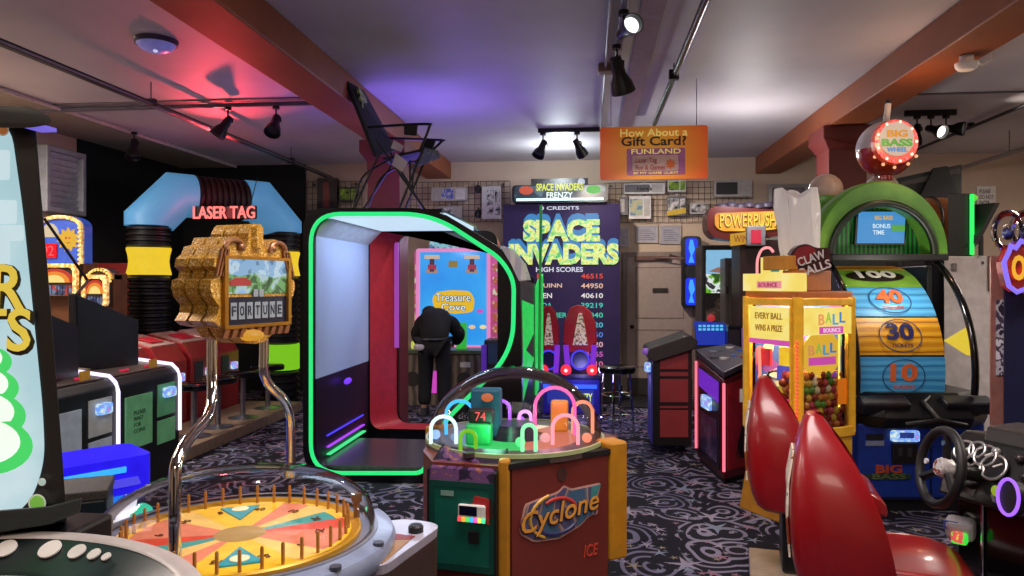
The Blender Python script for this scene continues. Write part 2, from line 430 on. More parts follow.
# louvred air vent on the left wall
vt = T('air_vent', 'grey louvred metal air vent box on the tan left wall', 'vent', (LEFT+.07, 8.3, 2.4))
y0, y1 = 7.95, 8.62; z0 = at(62, 214, 8.3).z; z1 = at(62, 150, 8.3).z
VM = mat('vent_metal', '#9ea0a4', .4)
MB().ring(rect(y0, z0, y1, z1), rect(y0+.06, z0+.06, y1-.06, z1-.06), lambda x, y, d: Vector((LEFT+d, x, y)), .0, .16).build('vent_frame', VM, vt, True, bevel=.008)
lv = MB(); n = 9
for i in range(n):
    z = z0+.08+(z1-z0-.16)*i/(n-1); lv.cbox((LEFT+.08, (y0+y1)/2, z), (.012, y1-y0-.12, .075), rot=Matrix.Rotation(math.radians(30), 3, 'Y'))
lv.build('louvre', mat('louvre_metal', '#b8babe', .45), vt, True)
MB().box((LEFT+.001, y0+.06, z0+.06), (LEFT+.02, y1-.06, z1-.06)).build('vent_back', DARKGREY, vt, True)

# ------------------------------------------------------------------ ceiling fittings
def spot_head(name, label, top, aim_dir, group, L=.24, bulb=None, power=0):
    """top = point on the ceiling or rail; black gimbal can on a stem"""
    t = T(name, label, 'spotlight', top, 0, group)
    MB().cyl((0, 0, -.03), .035, .03).tube([(0, 0, -.02), (0, 0, -.12)], .008).build('stem', BLACKMETAL, t, smooth=True)
    d = Vector(aim_dir).normalized(); M = d.to_track_quat('Z', 'Y').to_matrix().to_4x4()
    c = Vector((0, 0, -.14)) - d*.05
    prof = [(0, 0), (.03, 0), (.034, .05), (.036, .09), (.058, .14), (.066, .19), (.060, .19), (.052, .14), (0, .12)]
    sc = L/.19
    h = MB().lathe([(r*sc, z*sc) for r, z in prof], c, 20, M).build('lamp_head', BLACKMETAL, t, smooth=True)
    br = MB().tube([(0, 0, -.10), (.05, 0, -.12), (.05, 0, -.16)], .007); br.build('bracket', BLACKMETAL, t)
    bl = MB().lathe([(.0, .165*sc), (.05*sc, .16*sc), (.052*sc, .145*sc)], c, 20, M).build('bulb', glow('bulb_'+bulb[0], bulb[0], bulb[1]) if bulb else DARKGREY, h)
    if power: light('SPOT', 'lamp_beam', Vector(top) + c + d*(.2*sc), WARM, power, .03, aim((0,0,0), d), spot=1.5)
    return t
RG = mat('rail_grey', '#5c5a70', .4, .4)
# left rail across the ceiling and its two heads
Yr = 7.2
rl = MB().box((at(22, 95, Yr).x, Yr-.02, CEIL-.05), (-2.5, Yr+.02, CEIL-.01)).build('track_rail', RG, bevel=.004); tag(rl, 'thin bluish ceiling rail carrying two black spotlights by the red glow', 'light track')
spot_head('track_spotlight', 'black spotlight left of the pair on the bluish rail in the red glow', (at(228, 96, Yr).x, Yr, CEIL-.05), (-.5, -.25, -.8), 'ceiling spotlights', .24, None, 60)
spot_head('track_spotlight', 'black spotlight beside the left beam, right one of the rail pair', (at(276, 98, Yr).x, Yr, CEIL-.05), (.05, -.6, -.8), 'ceiling spotlights', .24, None, 40)
spot_head('track_spotlight', 'black spotlight on the far left soffit above the air vent', (LEFT+1.0, 8.3, CEIL-.04), (.1, -.3, -.9), 'ceiling spotlights')
# long black track on the left
t = T('light_track', 'long black light track running along the left ceiling above the arcade', 'light track', (-4.0, 5, 3.3))
MB().box((-4.03, 1.2, 3.28), (-3.97, BACK, 3.32)).build('track_rail', BLACKMETAL, t, True, bevel=.004)
MB().box((-3.968, 1.2, 3.285), (-3.962, BACK, 3.30)).build('contact_strip', STEEL, t, True)
for y in (3.2, 6.4, 9.6): MB().tube([(-4, y, 3.32), (-4, y, CEIL)], .005, 6).cbox((-4, y, 3.31), (.09, .05, .07)).build('hanger', DARKGREY, t, True)
# dome lamp
c = at(156, 29, 5.3); c.z = CEIL
t = T('ceiling_dome_lamp', 'flat round bluish dome lamp on the ceiling near the left beam', 'ceiling lamp', c)
MB().lathe([(0, -.035), (.15, -.035), (.16, 0)], n=32).build('rim', mat('dome_rim', '#3c3a5c', .4), t, smooth=True)
MB().lathe([(0, -.095), (.06, -.09), (.11, -.07), (.14, -.035)], n=32).build('diffuser', mat('dome_diffuser', '#8886d8', .3, emit=.25), t, smooth=True)
MB().ball((.02, -.04, -.09), .018, 10).build('sensor', glow('pale_led', '#c8c8e8', 1), t, smooth=True)
# thin conduit with the black rail near the front of the big red screen
Yr = 8.8; x_c = .13
t = T('conduit_pipe', 'thin grey conduit running along the middle of the ceiling', 'pipe', (x_c, 6, CEIL-.03))
MB().tube([(x_c, 3.0, CEIL-.03), (x_c, Yr, CEIL-.03)], .014, 8).build('pipe', mat('conduit_grey', '#8c8690', .4, .4), t, True, True)
MB().cbox((x_c, 6.3, CEIL-.035), (.12, .12, .07)).build('junction_box', mat('junction', '#7d6658', .5), t, True, bevel=.008)
t2 = MB().box((at(538, 130, Yr).x, Yr-.02, CEIL-.05), (x_c+.04, Yr+.02, CEIL-.0)).build('track_rail', BLACKMETAL, bevel=.004); tag(t2, 'short black ceiling rail with two heads above the glowing green and yellow title screen', 'light track')
spot_head('track_spotlight', 'left black spotlight of the pair above the glowing title screen', (at(543, 132, Yr).x, Yr, CEIL-.05), (-.35, -.4, -.9), 'ceiling spotlights', .22, None, 60)
spot_head('track_spotlight', 'right black spotlight of the pair above the glowing title screen', (at(577, 132, Yr).x, Yr, CEIL-.05), (.34, .6, -.6), 'ceiling spotlights', .22, None, 190)
# nearer heads in the middle
a = at(626, 0, 4.6); a.z = CEIL
pt = T('spotlight_drop_rail', 'short grey drop rail with two spotlights in the middle of the ceiling', 'light track', (a.x, 4.7, CEIL))
MB().box((a.x-.025, 4.2, CEIL-.06), (a.x+.025, 6.3, CEIL-.02)).build('track_rail', mat('rail_pale', '#8d8796', .4, .4), pt, True, bevel=.004)
for y in (4.6, 6.0): MB().cbox((a.x, y, CEIL-.012), (.04, .06, .024)).build('clip', DARKGREY, pt, True)
p = at(630, 12, 4.9)
spot_head('track_spotlight', 'lit spotlight with a round white face in the middle of the ceiling', (a.x, 4.9, CEIL-.06), (.35, -.9, .05), 'ceiling spotlights', .2, ('#ffffff', 1.4))
spot_head('track_spotlight', 'large black spotlight below the lit round one, pointing down', (a.x-.02, 5.6, CEIL-.06), (.3, .55, -1), 'ceiling spotlights', .27, None, 90)
# right suspended track pipe
x_t = .70
t = T('track_pipe', 'dark metal track pipe hanging from the ceiling above the gift card sign', 'pipe', (x_t, 6, 3.4))
MB().tube([(x_t+.02, 2.6, 3.4), (x_t, 8.2, 3.4)], .028, 10).build('pipe', mat('pipe_metal', '#3c3a44', .25, .8), t, True, True)
for y in (4.0, 6.3): MB().tube([(x_t, y, 3.4), (x_t, y, CEIL)], .006, 6).cbox((x_t, y, 3.4), (.08, .06, .08)).build('hanger', BLACKMETAL, t, True)
# right side conduits and lamps
t = T('conduit_pipe', 'black conduit along the right ceiling beyond the brown beam', 'pipe', (4.35, 8, CEIL-.05))
MB().tube([(4.35, 4, CEIL-.05), (4.35, 10.6, CEIL-.05)], .02, 8).build('pipe', BLACKMETAL, t, True, True)
for y in (6, 9): MB().cbox((4.35, y, CEIL-.02), (.06, .04, .05)).build('hanger', BLACKMETAL, t, True)
t = T('conduit_pipe', 'pale pipe with hooks crossing the upper right below the ceiling', 'pipe', (5.0, 8, 3.22))
MB().tube([(5.05, 4.5, 3.22), (5.0, 10.9, 3.22)], .03, 10).build('pipe', mat('pipe_pale', '#8b7f76', .4, .3), t, True, True)
for y in (7.0, 7.4): MB().tube([(5.0+.05*math.cos(q), y, 3.26+.06*math.sin(q)) for q in [i*.6 for i in range(8)]], .006, 6).build('hook', STEEL, t, True)
for y in (5.2, 9.5): MB().tube([(5.03, y, 3.22), (5.03, y, CEIL)], .005, 6).build('hanger', BLACKMETAL, t, True)
for u, dirv, bulb, lab in ((917, (-.3, -.3, -.9), None, 'dark spotlight left of the two lit ones at the upper right'), (931, (.3, -.8, -.35), ('#fff4e8', 4), 'lit spotlight in the middle of the upper right group of three'), (946, (.75, -.6, -.15), ('#fff4e8', 4), 'rightmost lit spotlight of the upper right group of three')):
    q = at(u, 146, 8.3); spot_head('track_spotlight', lab, (q.x, 8.3, CEIL-.06), dirv, 'ceiling spotlights', .22, bulb, 30 if bulb else 0)
t = T('track_rail', 'short black rail holding three spotlights at the upper right', 'light track', (at(930, 146, 8.3).x, 8.3, CEIL-.03))
MB().box((at(905, 146, 8.3).x, 8.28, CEIL-.06), (at(956, 146, 8.3).x, 8.32, CEIL-.0)).build('rail', BLACKMETAL, t, True)
# smoke detector on the right beam
c = Vector((2.63, 5.5, 3.25))
t = T('smoke_detector', 'white smoke detector under the right brown beam', 'detector', c)
MB().cyl((0, 0, -.05), .045, .05).build('base', WHITE_P, t, smooth=True)
MB().lathe([(0, -.10), (.05, -.10), (.07, -.08), (.075, -.05), (0, -.05)], n=24).build('cap', WHITE_P, t, smooth=True)
MB().tube([(.04, 0, -.03), (.13, .05, -.05), (.22, .1, 0), (.24, .1, .2)], .006, 6).build('cable', WHITE_P, t, smooth=True)

# gift card sign
Y = 6.8
A = at(600, 180, Y); B = at(708, 125, Y)
t = T('gift_card_sign', 'orange hanging sign asking about a gift card, near the middle of the ceiling', 'sign', ((A.x+B.x)/2, Y, A.z))
gm = bpy.data.materials.new('sign_orange_print'); gm.use_nodes = True; nt = gm.node_tree; b = nt.nodes['Principled BSDF']
tc = nt.nodes.new('ShaderNodeTexCoord'); gr = nt.nodes.new('ShaderNodeTexGradient'); gr.gradient_type = 'SPHERICAL'; mp = nt.nodes.new('ShaderNodeMapping')
mp.inputs['Location'].default_value = (0, 0, -.42); mp.inputs['Scale'].default_value = (1.7, .3, 1.7)
nt.links.new(tc.outputs['Object'], mp.inputs[0]); nt.links.new(mp.outputs[0], gr.inputs[0])
r = nt.nodes.new('ShaderNodeValToRGB'); e = r.color_ramp.elements; e[0].color = hexl('#c8391c') + [1]; e[0].position = 0; e[1].color = hexl('#c8881a') + [1]; e[1].position = .75
nt.links.new(gr.outputs['Fac'], r.inputs[0]); nt.links.new(r.outputs[0], b.inputs['Base Color']); nt.links.new(r.outputs[0], b.inputs['Emission Color']); b.inputs['Emission Strength'].default_value = .35; b.inputs['Roughness'].default_value = .4
plate(MB(), rounded(rect(A.x, A.z, B.x, B.z), .03), XZ(Y), 0, .02).build('sign_board', gm, t, True)
cx = (A.x+B.x)/2; hh = B.z-A.z
YELT = mat('sign_yellow_letters', '#f0dc78', .4, emit=.3); DKT = mat('sign_dark_letters', '#3a1c12', .5)
text('lettering', 'How About a', YELT, t, (cx, Y-.003, A.z+hh*.88), (1,0,0), (0,0,1), .07, .60, world=True, bold=.01)
text('lettering', 'Gift Card?', DKT, t, (cx, Y-.003, A.z+hh*.72), (1,0,0), (0,0,1), .085, .58, world=True, bold=.02)
c0 = cx+.02
plate(MB(), rounded(rect(c0-.26, A.z+.04, c0+.26, A.z+hh*.58), .015), XZ(Y), -.006, 0).build('card_picture', mat('card_purple', '#8a4878', .4, emit=.2), t, True)
plate(MB(), rounded(rect(c0-.21, A.z+.075, c0+.2, A.z+hh*.45), .015), XZ(Y), -.009, -.006).build('card_panel', mat('card_pale', '#c8a8a0', .4, emit=0), t, True)
text('lettering', 'FUNLAND', YELT, t, (c0, Y-.012, A.z+hh*.52), (1,0,0), (0,0,1), .045, .44, world=True, bold=.01)
text('lettering', 'Laser Tag\nFun & Games', mat('sign_red_letters', '#b02848', .5), t, (c0-.05, Y-.014, A.z+hh*.29), (1,0,0), (0,0,1), .11, .26, world=True)
plate(MB(), star(c0+.13, A.z+hh*.28, .05, .03, 8), XZ(Y), -.013, -.009).build('starburst', mat('burst_orange', '#d86a28', .5), t, True)
text('lettering', 'BE MY GAME GUEST', YELT, t, (c0, Y-.012, A.z+.055), (1,0,0), (0,0,1), .02, .4, world=True)
for x in (A.x+.1, B.x-.1): MB().tube([(x, Y+.01, B.z), (x, Y+.01, CEIL)], .004, 6).build('hanging_wire', STEEL, t, True)
# ------------------------------------------------------------------ laser tag arch at the back left
L0 = at(149, 400, 8.6); R0 = at(281, 400, 9.9); L0.z = R0.z = 0
ax = (R0 - L0); AW = ax.length; arz = math.atan2(ax.y, ax.x)
t = T('laser_tag_arch', 'archway of black corrugated tubes with blue corners and yellow rings at back left', 'archway', L0, arz)
def zz(v, u=149, Y=8.6): return at(u, v, Y).z
CORR = mat('corrugated_black', '#101012', .4); CORR2 = CORR
R_ = .255
def corrugated(p0, p1, r, amp, pitch, flat=False):
    p0, p1 = Vector(p0), Vector(p1); L = (p1-p0).length; n = max(2, int(L/pitch)); prof = [(0, 0)]
    for i in range(n):
        z = L*i/n; h = L/n; prof += [(r-amp, z), (r, z+h*.25), (r, z+h*.6), (r-amp, z+h*.8)]
    prof += [(r-amp, L), (0, L)]
    M = (p1-p0).to_track_quat('Z', 'Y').to_matrix().to_4x4()
    return MB().lathe(prof, p0, 28, M)
ARB = mat('arch_blue', '#5a9ccc', .45, emit=.42, var=.05, scale=3); ARY = glow('arch_yellow', '#f2cc2c', .95); ARG = glow('arch_green', '#7cc81c', .9)
zy0, zy1, ze, ztop = zz(275), zz(248), zz(226), zz(193)
for sx in (0, AW):
    if sx == 0: corrugated((sx, 0, .0), (sx, 0, zy0), R_, .035, .085).build('corrugated_tube', CORR, t, smooth=True)
    else:
        corrugated((sx, 0, .0), (sx, 0, .47), R_, .035, .085).build('corrugated_tube', CORR, t, smooth=True); corrugated((sx, 0, .82), (sx, 0, zy0), R_, .035, .085).build('corrugated_tube', CORR, t, smooth=True)
        MB().cyl((sx, 0, .47), R_*.98, .35, 28).build('light_ring', ARG, t, smooth=True)
    prof = [(R_, 0), (R_*1.0, .02), (R_*.93, .08), (R_*.9, .14), (R_*.93, .2), (R_, .26), (R_, .28)]; k = (zy1-zy0)/.28
    MB().lathe([(r, z*k) for r, z in prof], (sx, 0, zy0), 28).build('light_ring', ARY, t, smooth=True)
    corrugated((sx, 0, zy1), (sx, 0, ze), R_, .03, .06).build('corrugated_tube', CORR, t, smooth=True)
    d = 1 if sx == 0 else -1
    MB().tube([(sx, 0, ze), (sx, 0, ze+.06), (sx+d*.32, 0, ztop-.0), (sx+d*.52, 0, ztop)], R_*1.08, 28).build('corner_elbow', ARB, t, smooth=True)
corrugated((.52, 0, ztop), (AW-.52, 0, ztop), R_*1.06, .035, .075).build('corrugated_tube', mat('corrugated_red_glow', '#2a1714', .45), t, smooth=True)  # black tube, with the neon's red glow put into its colour
# neon sign
Y = 8.75
A = at(192, 222, Y); B = at(258, 203, Y)
t = T('laser_tag_neon_sign', 'red neon sign reading laser tag hung across the tube archway', 'neon sign', ((A.x+B.x)/2, Y, A.z))
MB().box((A.x+.02, Y, A.z+.03), (B.x-.02, Y+.03, B.z-.03)).build('backing', mat('neon_backing', '#140304', .6), t, True, bevel=.02)
text('neon_lettering', 'LASER TAG', glow('neon_red', '#ff7a74', 1.35), t, ((A.x+B.x)/2, Y-.015, (A.z+B.z)/2), (1,0,0), (0,0,1), .155, .80, .02, bold=.012, world=True)
for x in (A.x+.1, B.x-.1): MB().tube([(x, Y+.015, B.z), (x, Y+.2, B.z+.35)], .005, 6).build('hanging_wire', BLACKMETAL, t, True)
light('POINT', 'neon_light', ((A.x+B.x)/2, Y-.25, (A.z+B.z)/2), RED, 7, .06)
light('SPOT', 'red_ceiling_spot', ((A.x+B.x)/2, Y-.2, B.z+.02), RED, 230, .05, aim(((A.x+B.x)/2, Y-.2, B.z), (at(228, 78, 6.9).x, 6.9, CEIL)), spot=.95, blend=1)  # added red spot beside the sign, throws a red glow on the ceiling
# security camera box on black wall
c = at(163, 165, 8.9); t = T('wall_camera', 'small grey camera box on the black wall left of the arch top', 'camera', (at(163,165,10.9).x-.0, 10.98, at(163,165,10.9).z))
MB().cbox((0, 0, 0), (.22, .10, .16)).build('housing', GREY_P, t, bevel=.01)
MB().cyl((-.12, -.05, 0), .045, .1, M=Matrix.Rotation(PI/2, 4, 'X')).build('lens_tube', BLACK, t)
# dark doorway red panel behind the arch
q = at(100, 270, 8.4)
t = T('red_cabinet', 'plain red upright panel cabinet left of the tube archway', 'cabinet', (at(112, 300, 9.0).x, 9.0, 0))
mb = MB(); pbox(mb, 95, 263, 131, 600, 9.0, .5); mb.build('body', mat('cabinet_red', '#8a1614', .5), t, True, bevel=.01)
mb = MB(); pbox(mb, 99, 280, 127, 400, 8.99, .012); mb.build('front_panel', mat('cabinet_red_dark', '#6e1110', .5), t, True)

# ------------------------------------------------------------------ coin machines with lit toppers, far left
SUNB = mat('topper_blue', '#2848a0', .3, emit=.55); LAMPY = glow('bulb_yellow', '#ffd070', 1.3); TRIM = ramp_mat('topper_trim', [(0, '#c89040'), (.5, '#f0d090'), (1, '#a84a20')], 'noise', 30, .4, emit=.5)
def sun_machine(name, label, u0, u1, vt_, vb, Y, full, group='coin machines with lit arched toppers'):
    A = at(u0, vb, Y); B = at(u1, vt_, Y); W = B.x-A.x; z0, z1 = A.z, B.z; cx = (A.x+B.x)/2
    t = T(name, label, 'arcade machine', (cx, Y, 0), 0, group)
    MB().box((A.x, Y+.02, 0), (B.x, Y+.25, z0+.02)).build('cabinet_body', mat('wood_brown', '#5a3318', .5, var=.25, scale=8), t, True, bevel=.01)
    arch = [(A.x, z0), (B.x, z0)] + [(cx+W/2*math.cos(a), z1-.12+.12*math.sin(a)) for a in [PI*i/12 for i in range(13)]]
    top = T and MB(); plate(top, arch, XZ(Y), 0, .15).build('topper', SUNB if full else mat('topper_dark', '#2c1812', .4), t, True)
    inn = [(cx+(x-cx)*.9, z0+.03+(z-z0-.03)*.93) for x, z in arch]
    MB().ring(arch, inn, XZ(Y), -.03, .02).build('topper_border', TRIM, t, True)
    bl = MB()
    for x, z in arch[2:]: bl.ball((x*.97+cx*.03, Y-.04, z-.02), .014, 8)
    for i in range(9):
        z = z0 + (z1-.14-z0)*i/8
        for x in (A.x+.02, B.x-.02): bl.ball((x, Y-.04, z), .014, 8)
    bl.build('border_bulb', LAMPY, t, True)
    if full:
        H = z1-z0
        s = MB(); plate(s, star(cx+W*.18, z0+H*.5, .13, .09, 11), XZ(Y), -.012, 0); s.build('sun_picture', glow('sun_yellow', '#f0b828', .9), t, True)
        s = MB(); plate(s, disc(cx+W*.14, z0+H*.53, .014), XZ(Y), -.016, 0); plate(s, disc(cx+W*.22, z0+H*.53, .014), XZ(Y), -.016, 0); plate(s, [(cx+W*.12, z0+H*.45), (cx+W*.18, z0+H*.41), (cx+W*.24, z0+H*.45), (cx+W*.18, z0+H*.43)], XZ(Y), -.016, 0)
        s.build('sun_face', mat('sun_brown', '#a85a10', .5), t, True)
        s = MB(); plate(s, rounded(rect(cx-W*.42, z0+H*.12, cx-W*.06, z0+H*.42), .02), XZ(Y), -.02, 0); s.build('counter_window', mat('counter_red', '#a8101c', .3, emit=.6), t, True)
        text('counter_digits', '92', glow('digit_red', '#ff5058', 1.2), t, (cx-W*.24, Y-.022, z0+H*.27), (1,0,0), (0,0,1), .11, .13, world=True)
        s = MB(); plate(s, [(cx+W*.02*q[0]-W*.22, z0+H*.55+q[1]*.1) for q in [(10*math.cos(PI*i/8), 1.5*math.sin(PI*i/8)) for i in range(9)]], XZ(Y), -.012, 0); s.build('fan_picture', glow('fan_pale', '#f0d8b0', .8), t, True)
    # lower playfield: glowing fan and bay
    zb = z0; hb = .34
    MB().box((A.x+.02, Y-.08, zb-hb), (B.x-.02, Y+.02, zb)).build('playfield_box', mat('bay_dark', '#281a20', .4), t, True, bevel=.01)
    MB().ring(rounded(rect(A.x, zb-hb, B.x, zb), .06), rounded(rect(A.x+.04, zb-hb, B.x-.04, zb-.04), .06), XZ(Y), -.11, -.06).build('playfield_border', TRIM, t, True)
    for k, (r, m_) in enumerate(((.24, '#c83018'), (.19, '#f08820'), (.13, '#ffe080'))):
        s = MB(); plate(s, [(cx+W*.42*r/.24*math.cos(PI*i/14), zb-.20+r*.62*math.sin(PI*i/14)) for i in range(15)], XZ(Y), -.088-.004*k, -.08); s.build('lit_fan', glow('fan_'+m_, m_, .95), t, True)
    s = MB()
    for i in range(7): s.cbox((A.x+W*(.14+.12*i), Y-.085, zb-hb+.06), (.05, .012, .1))
    s.build('slot_row', ramp_mat('slot_art', [(0, '#203050'), (.4, '#803030'), (.6, '#506080')], 'voronoi', 20, .4, emit=.3), t, True)
    return t
sun_machine('coin_pusher', 'coin machine with a smiling sun and red counter on its lit topper', 38, 83, 215, 264, 7.4, True)
sun_machine('coin_pusher', 'narrow lit coin machine right of the sun machine, beside the red cabinet', 88, 113, 268, 275, 7.4, False)

# ------------------------------------------------------------------ row of red ticket machines with stools in front of the arch
XM = -4.45; REDM = mat('machine_red', '#9c2428', .4, coat=.2); PALEM = mat('machine_pale_top', '#b89a90', .45); 
MULTI = ramp_mat('reader_led', [(0, '#30d0c0'), (.35, '#e0f0e0'), (.55, '#50a0ff'), (.75, '#ff60a0')], 'noise', 30, .3, emit=1.0, const=False)
def red_machine(y0, label):
    t = T('ticket_machine', label, 'arcade machine', (XM-.3, y0+.27, 0), PI/2, 'red ticket machines in a row')
    w = .26
    MB().loft([(-w, .3, 0), (-w, -.24, 0), (-w, -.24, .80), (-w, -.12, .98), (-w, .3, 1.08)], [(w, .3, 0), (w, -.24, 0), (w, -.24, .80), (w, -.12, .98), (w, .3, 1.08)]).build('cabinet_body', REDM, t, bevel=.012)
    MB().slab([(-w+.03, -.125, .985), (w-.03, -.125, .985), (w-.03, .28, 1.083), (-w+.03, .28, 1.083)], .012).build('console_top', PALEM, t)
    MB().slab([(-.12, -.05, 1.012), (.12, -.05, 1.012), (.12, .12, 1.055), (-.12, .12, 1.055)], -.01).build('red_label', mat('label_red', '#b02030', .4, emit=.2), t)
    MB().box((-.2, -.252, .42), (-.02, -.238, .76)).build('coin_door', DARKGREY, t, bevel=.005)
    MB().cbox((.10, -.26, .62), (.12, .05, .09)).build('card_reader', MULTI, t, bevel=.012)
    MB().cyl((.1, -.24, .45), .05, .01, M=Matrix.Rotation(PI/2, 4, 'X')).build('ticket_slot', CHROME, t)
    return t
for i, l in enumerate(('red ticket machine nearest the camera in the back left row', 'second red ticket machine of the back left row, with a teal lit card reader', 'third red ticket machine of the back left row, behind the left chrome pole', 'farthest red ticket machine of the back left row, by the arch')):
    red_machine(6.75+.62*i, l)
pl = tag(MB().box((XM-.02, 6.5, 0), (XM+.72, 9.3, .12)).build('machine_platform', mat('tan_step', '#8c7660', .5, var=.2), bevel=.01), 'long tan step under the stools of the red ticket machines', 'platform')
def stool(name, label, x, y, z, h, r, legs, group):
    t = T(name, label, 'stool', (x, y, z), random.random(), group)
    MB().lathe([(0, h), (r*.9, h), (r, h-.015), (r, h-.05), (r*.95, h-.065), (0, h-.065)], n=28).build('seat', GLOSSBLACK, t, smooth=True)
    if legs == 1:
        MB().cyl((0, 0, 0), .03, h-.06).build('post', STEEL, t, smooth=True)
        MB().lathe([(0, .03), (.05, .03), (.16, .008), (.16, 0), (0, 0)], n=28).build('foot_plate', STEEL, t, smooth=True)
    else:
        for k in range(4):
            a = PI/4+PI/2*k; MB().tube([(r*.7*math.cos(a), r*.7*math.sin(a), h-.06), (r*.95*math.cos(a), r*.95*math.sin(a), 0)], .012, 8).build('leg', CHROME, t, smooth=True)
        for zr in (.2, .45):
            rr = r*(.95-.25*zr/h)+.0; MB().tube([(rr*math.cos(a), rr*math.sin(a), zr) for a in [2*PI*i/24 for i in range(24)]], .009, 8, True).build('foot_ring', CHROME, t, smooth=True)
        MB().lathe([(r*.93, h-.075), (r*.95, h-.065), (r*.95, h-.055), (r*.93, h-.055)], n=28).build('seat_band', CHROME, t, smooth=True)
    return t
for y_, l in zip((7.05, 7.53, 8.1, 8.76), ('low round black stool nearest the camera before the red ticket machines', 'second round black stool from the camera before the red ticket machines', 'third round black stool from the camera before the red ticket machines', 'farthest round black stool before the red ticket machines')):
    stool('round_stool', l, XM+.5, y_, .12, .54, .2, 1, 'stools at the red ticket machines')

# ------------------------------------------------------------------ two dark coin pushers with white neon edges
NEONW = glow('neon_white', '#ece0ff', 1.6)
def pusher(label, y0, y1, green):
    t = T('card_game_machine', label, 'arcade machine', (-3.9, (y0+y1)/2, 0), PI/2, 'dark machines edged in white neon')
    w = (y1-y0)/2-.004; f = -.45   # local: -Y faces the aisle
    side = [(.45, 0), (f, 0), (f, .90), (f+.05, .955), (.2, 1.03), (.45, 1.03)]
    MB().loft([(-w, y, z) for y, z in side], [(w, y, z) for y, z in side]).build('cabinet_body', BLACK, t, bevel=.01)
    MB().tube([(w-.012, f-.012, .42), (w-.012, f-.012, .86), (w-.012, f+.012, .93), (w-.012, f+.06, .975), (w-.012, .1, 1.035)], .014, 8).build('neon_edge', NEONW, t, smooth=True)
    pc = ('#78c890', '#6cbc88') if green else ('#b4c4d0', '#bcc2be')
    MB().box((-w+.06, f-.012, .40), (-w+.06+w*.85, f, .80)).build('front_panel', mat('panel_'+pc[0], pc[0], .4, emit=0), t, bevel=.004)
    MB().box((w-.08-w*.62, f-.012, .58), (w-.08, f, .84)).build('front_panel', mat('panel_'+pc[1], pc[1], .4, emit=0), t, bevel=.004)
    MB().box((w-.08-w*.62, f-.012, .36), (w-.08, f, .55)).build('front_panel', mat('panel_'+pc[0], pc[0], .4, emit=0), t, bevel=.004)
    MB().cbox((w-.08-w*.31, f-.035, .77), (.13, .06, .08)).build('card_reader', MULTI, t, bevel=.014)
    if green: text('notice_text', 'PLEASE\nWAIT\nFOR\nCOINS', mat('notice_dark', '#1c4028', .6), t, (-w+.06+w*.42, f-.0125, .60), (1,0,0), (0,0,1), .17, .15, .002)
    MB().slab([(-w*.9, f+.07, .962), (w*.9, f+.07, .962), (w*.9, .15, 1.02), (-w*.9, .15, 1.02)], -.006).build('console_panel', mat('console_tan', '#6c6058', .5), t)
    bt = MB()
    for x in (-.12, .14): bt.cyl((x*w/.33, f+.13, .978), .035, .014, M=Matrix.Rotation(-.15, 4, 'X'))
    bt.build('lit_button', glow('button_red', '#e02850', .8), t)
    MB().cbox((w*.45, f+.10, 1.0), (.10, .012, .07)).build('yellow_card', mat('card_yellow', '#d8a020', .5), t)
    MB().box((-w, f+.06, 0), (w, f+.12, .06)).build('toe_kick', BLACK, t)
    return t
pusher('dark machine with green front panels and a white neon edge, left row', 5.12, 5.93, True)
pusher('dark machine with pale front panels and a white neon edge, nearer the camera', 4.30, 5.11, False)
MON = mat('monitor_black', '#070709', .55)
def monitor(label, q, yy, thick, foot):
    P = [at(u, v, y) for (u, v), y in zip(q, yy)]; c = (P[2]+P[3])/2
    t = T('tilted_monitor', label, 'monitor', (c.x, c.y, foot))
    MB().slab(P, thick).build('housing', MON, t, True, bevel=.01)
    ce = sum(P, Vector())/4; n = (P[1]-P[0]).cross(P[2]-P[0]).normalized()
    MB().slab([ce+(p-ce)*.93+n*.004 for p in P], .003).build('screen', mat('screen_off', '#040405', .4), t, True)
    MB().slab([ce+(p-ce)*.3-n*thick for p in P], .05).build('rear_mount', DARKGREY, t, True)
    cb = c - n*thick*.5
    MB().tube([(cb.x, cb.y, foot), (cb.x, cb.y, cb.z+.04)], .05, 10).build('stand', BLACKMETAL, t, True)
    return t
    return t
MO1 = monitor('large black tilted monitor above the green panelled machine', [(139, 373), (139, 320), (74, 293), (76, 367)], [5.75, 5.75, 5.1, 5.1], .06, 1.03)
monitor('black tilted monitor nearest the left lit tower', [(79, 384), (78, 326), (46, 312), (48, 392)], [5.0, 5.0, 4.6, 4.6], .05, 1.03)
MB().tube([at(44, 218, 5.6), at(88, 281, 5.9), at(76, 295, 5.2)], .012, 8).build('support_arm', BLACKMETAL, MO1, True)

# ------------------------------------------------------------------ blue glowing console by the tower
P0 = pd(108, 500, 3.55); a0 = 0.95
t = T('blue_console', 'low arcade console glowing bright blue behind the wheel game', 'arcade machine', (P0.x-.07, P0.y+.02, 0), a0)
BLU = mat('console_blue', '#2418d8', .3, emit=.75); BLU2 = glow('console_blue_light', '#5048f0', .9)
MB().box((-.24, -.02, 0), (.22, .38, .62)).build('pedestal', mat('console_navy', '#161450', .4, emit=0), t, bevel=.01)
sh = rounded([(-.26, -.06), (.24, -.06), (.26, .3), (-.26, .3)], .06)
MB().loft([(x, y, .62) for x, y in sh], [(x, y, .80) for x, y in sh]).build('console_top', BLU, t, bevel=.02)
MB().loft([(x*.85-.01, y*.55-.035, .66) for x, y in sh], [(x*.8-.01, y*.5-.035, .70) for x, y in sh]).build('front_ledge', BLU2, t, bevel=.015)
MB().cbox((-.06, -.066, .745), (.34, .012, .03)).build('light_strip', glow('strip_cyan', '#30a8f0', 1.2), t, bevel=.006)
v_ = [(-.17, .60), (-.11, .60), (-.07, .46), (.07, .50), (.13, .64), (.18, .64), (.14, .40), (-.12, .33), (-.19, .36)]
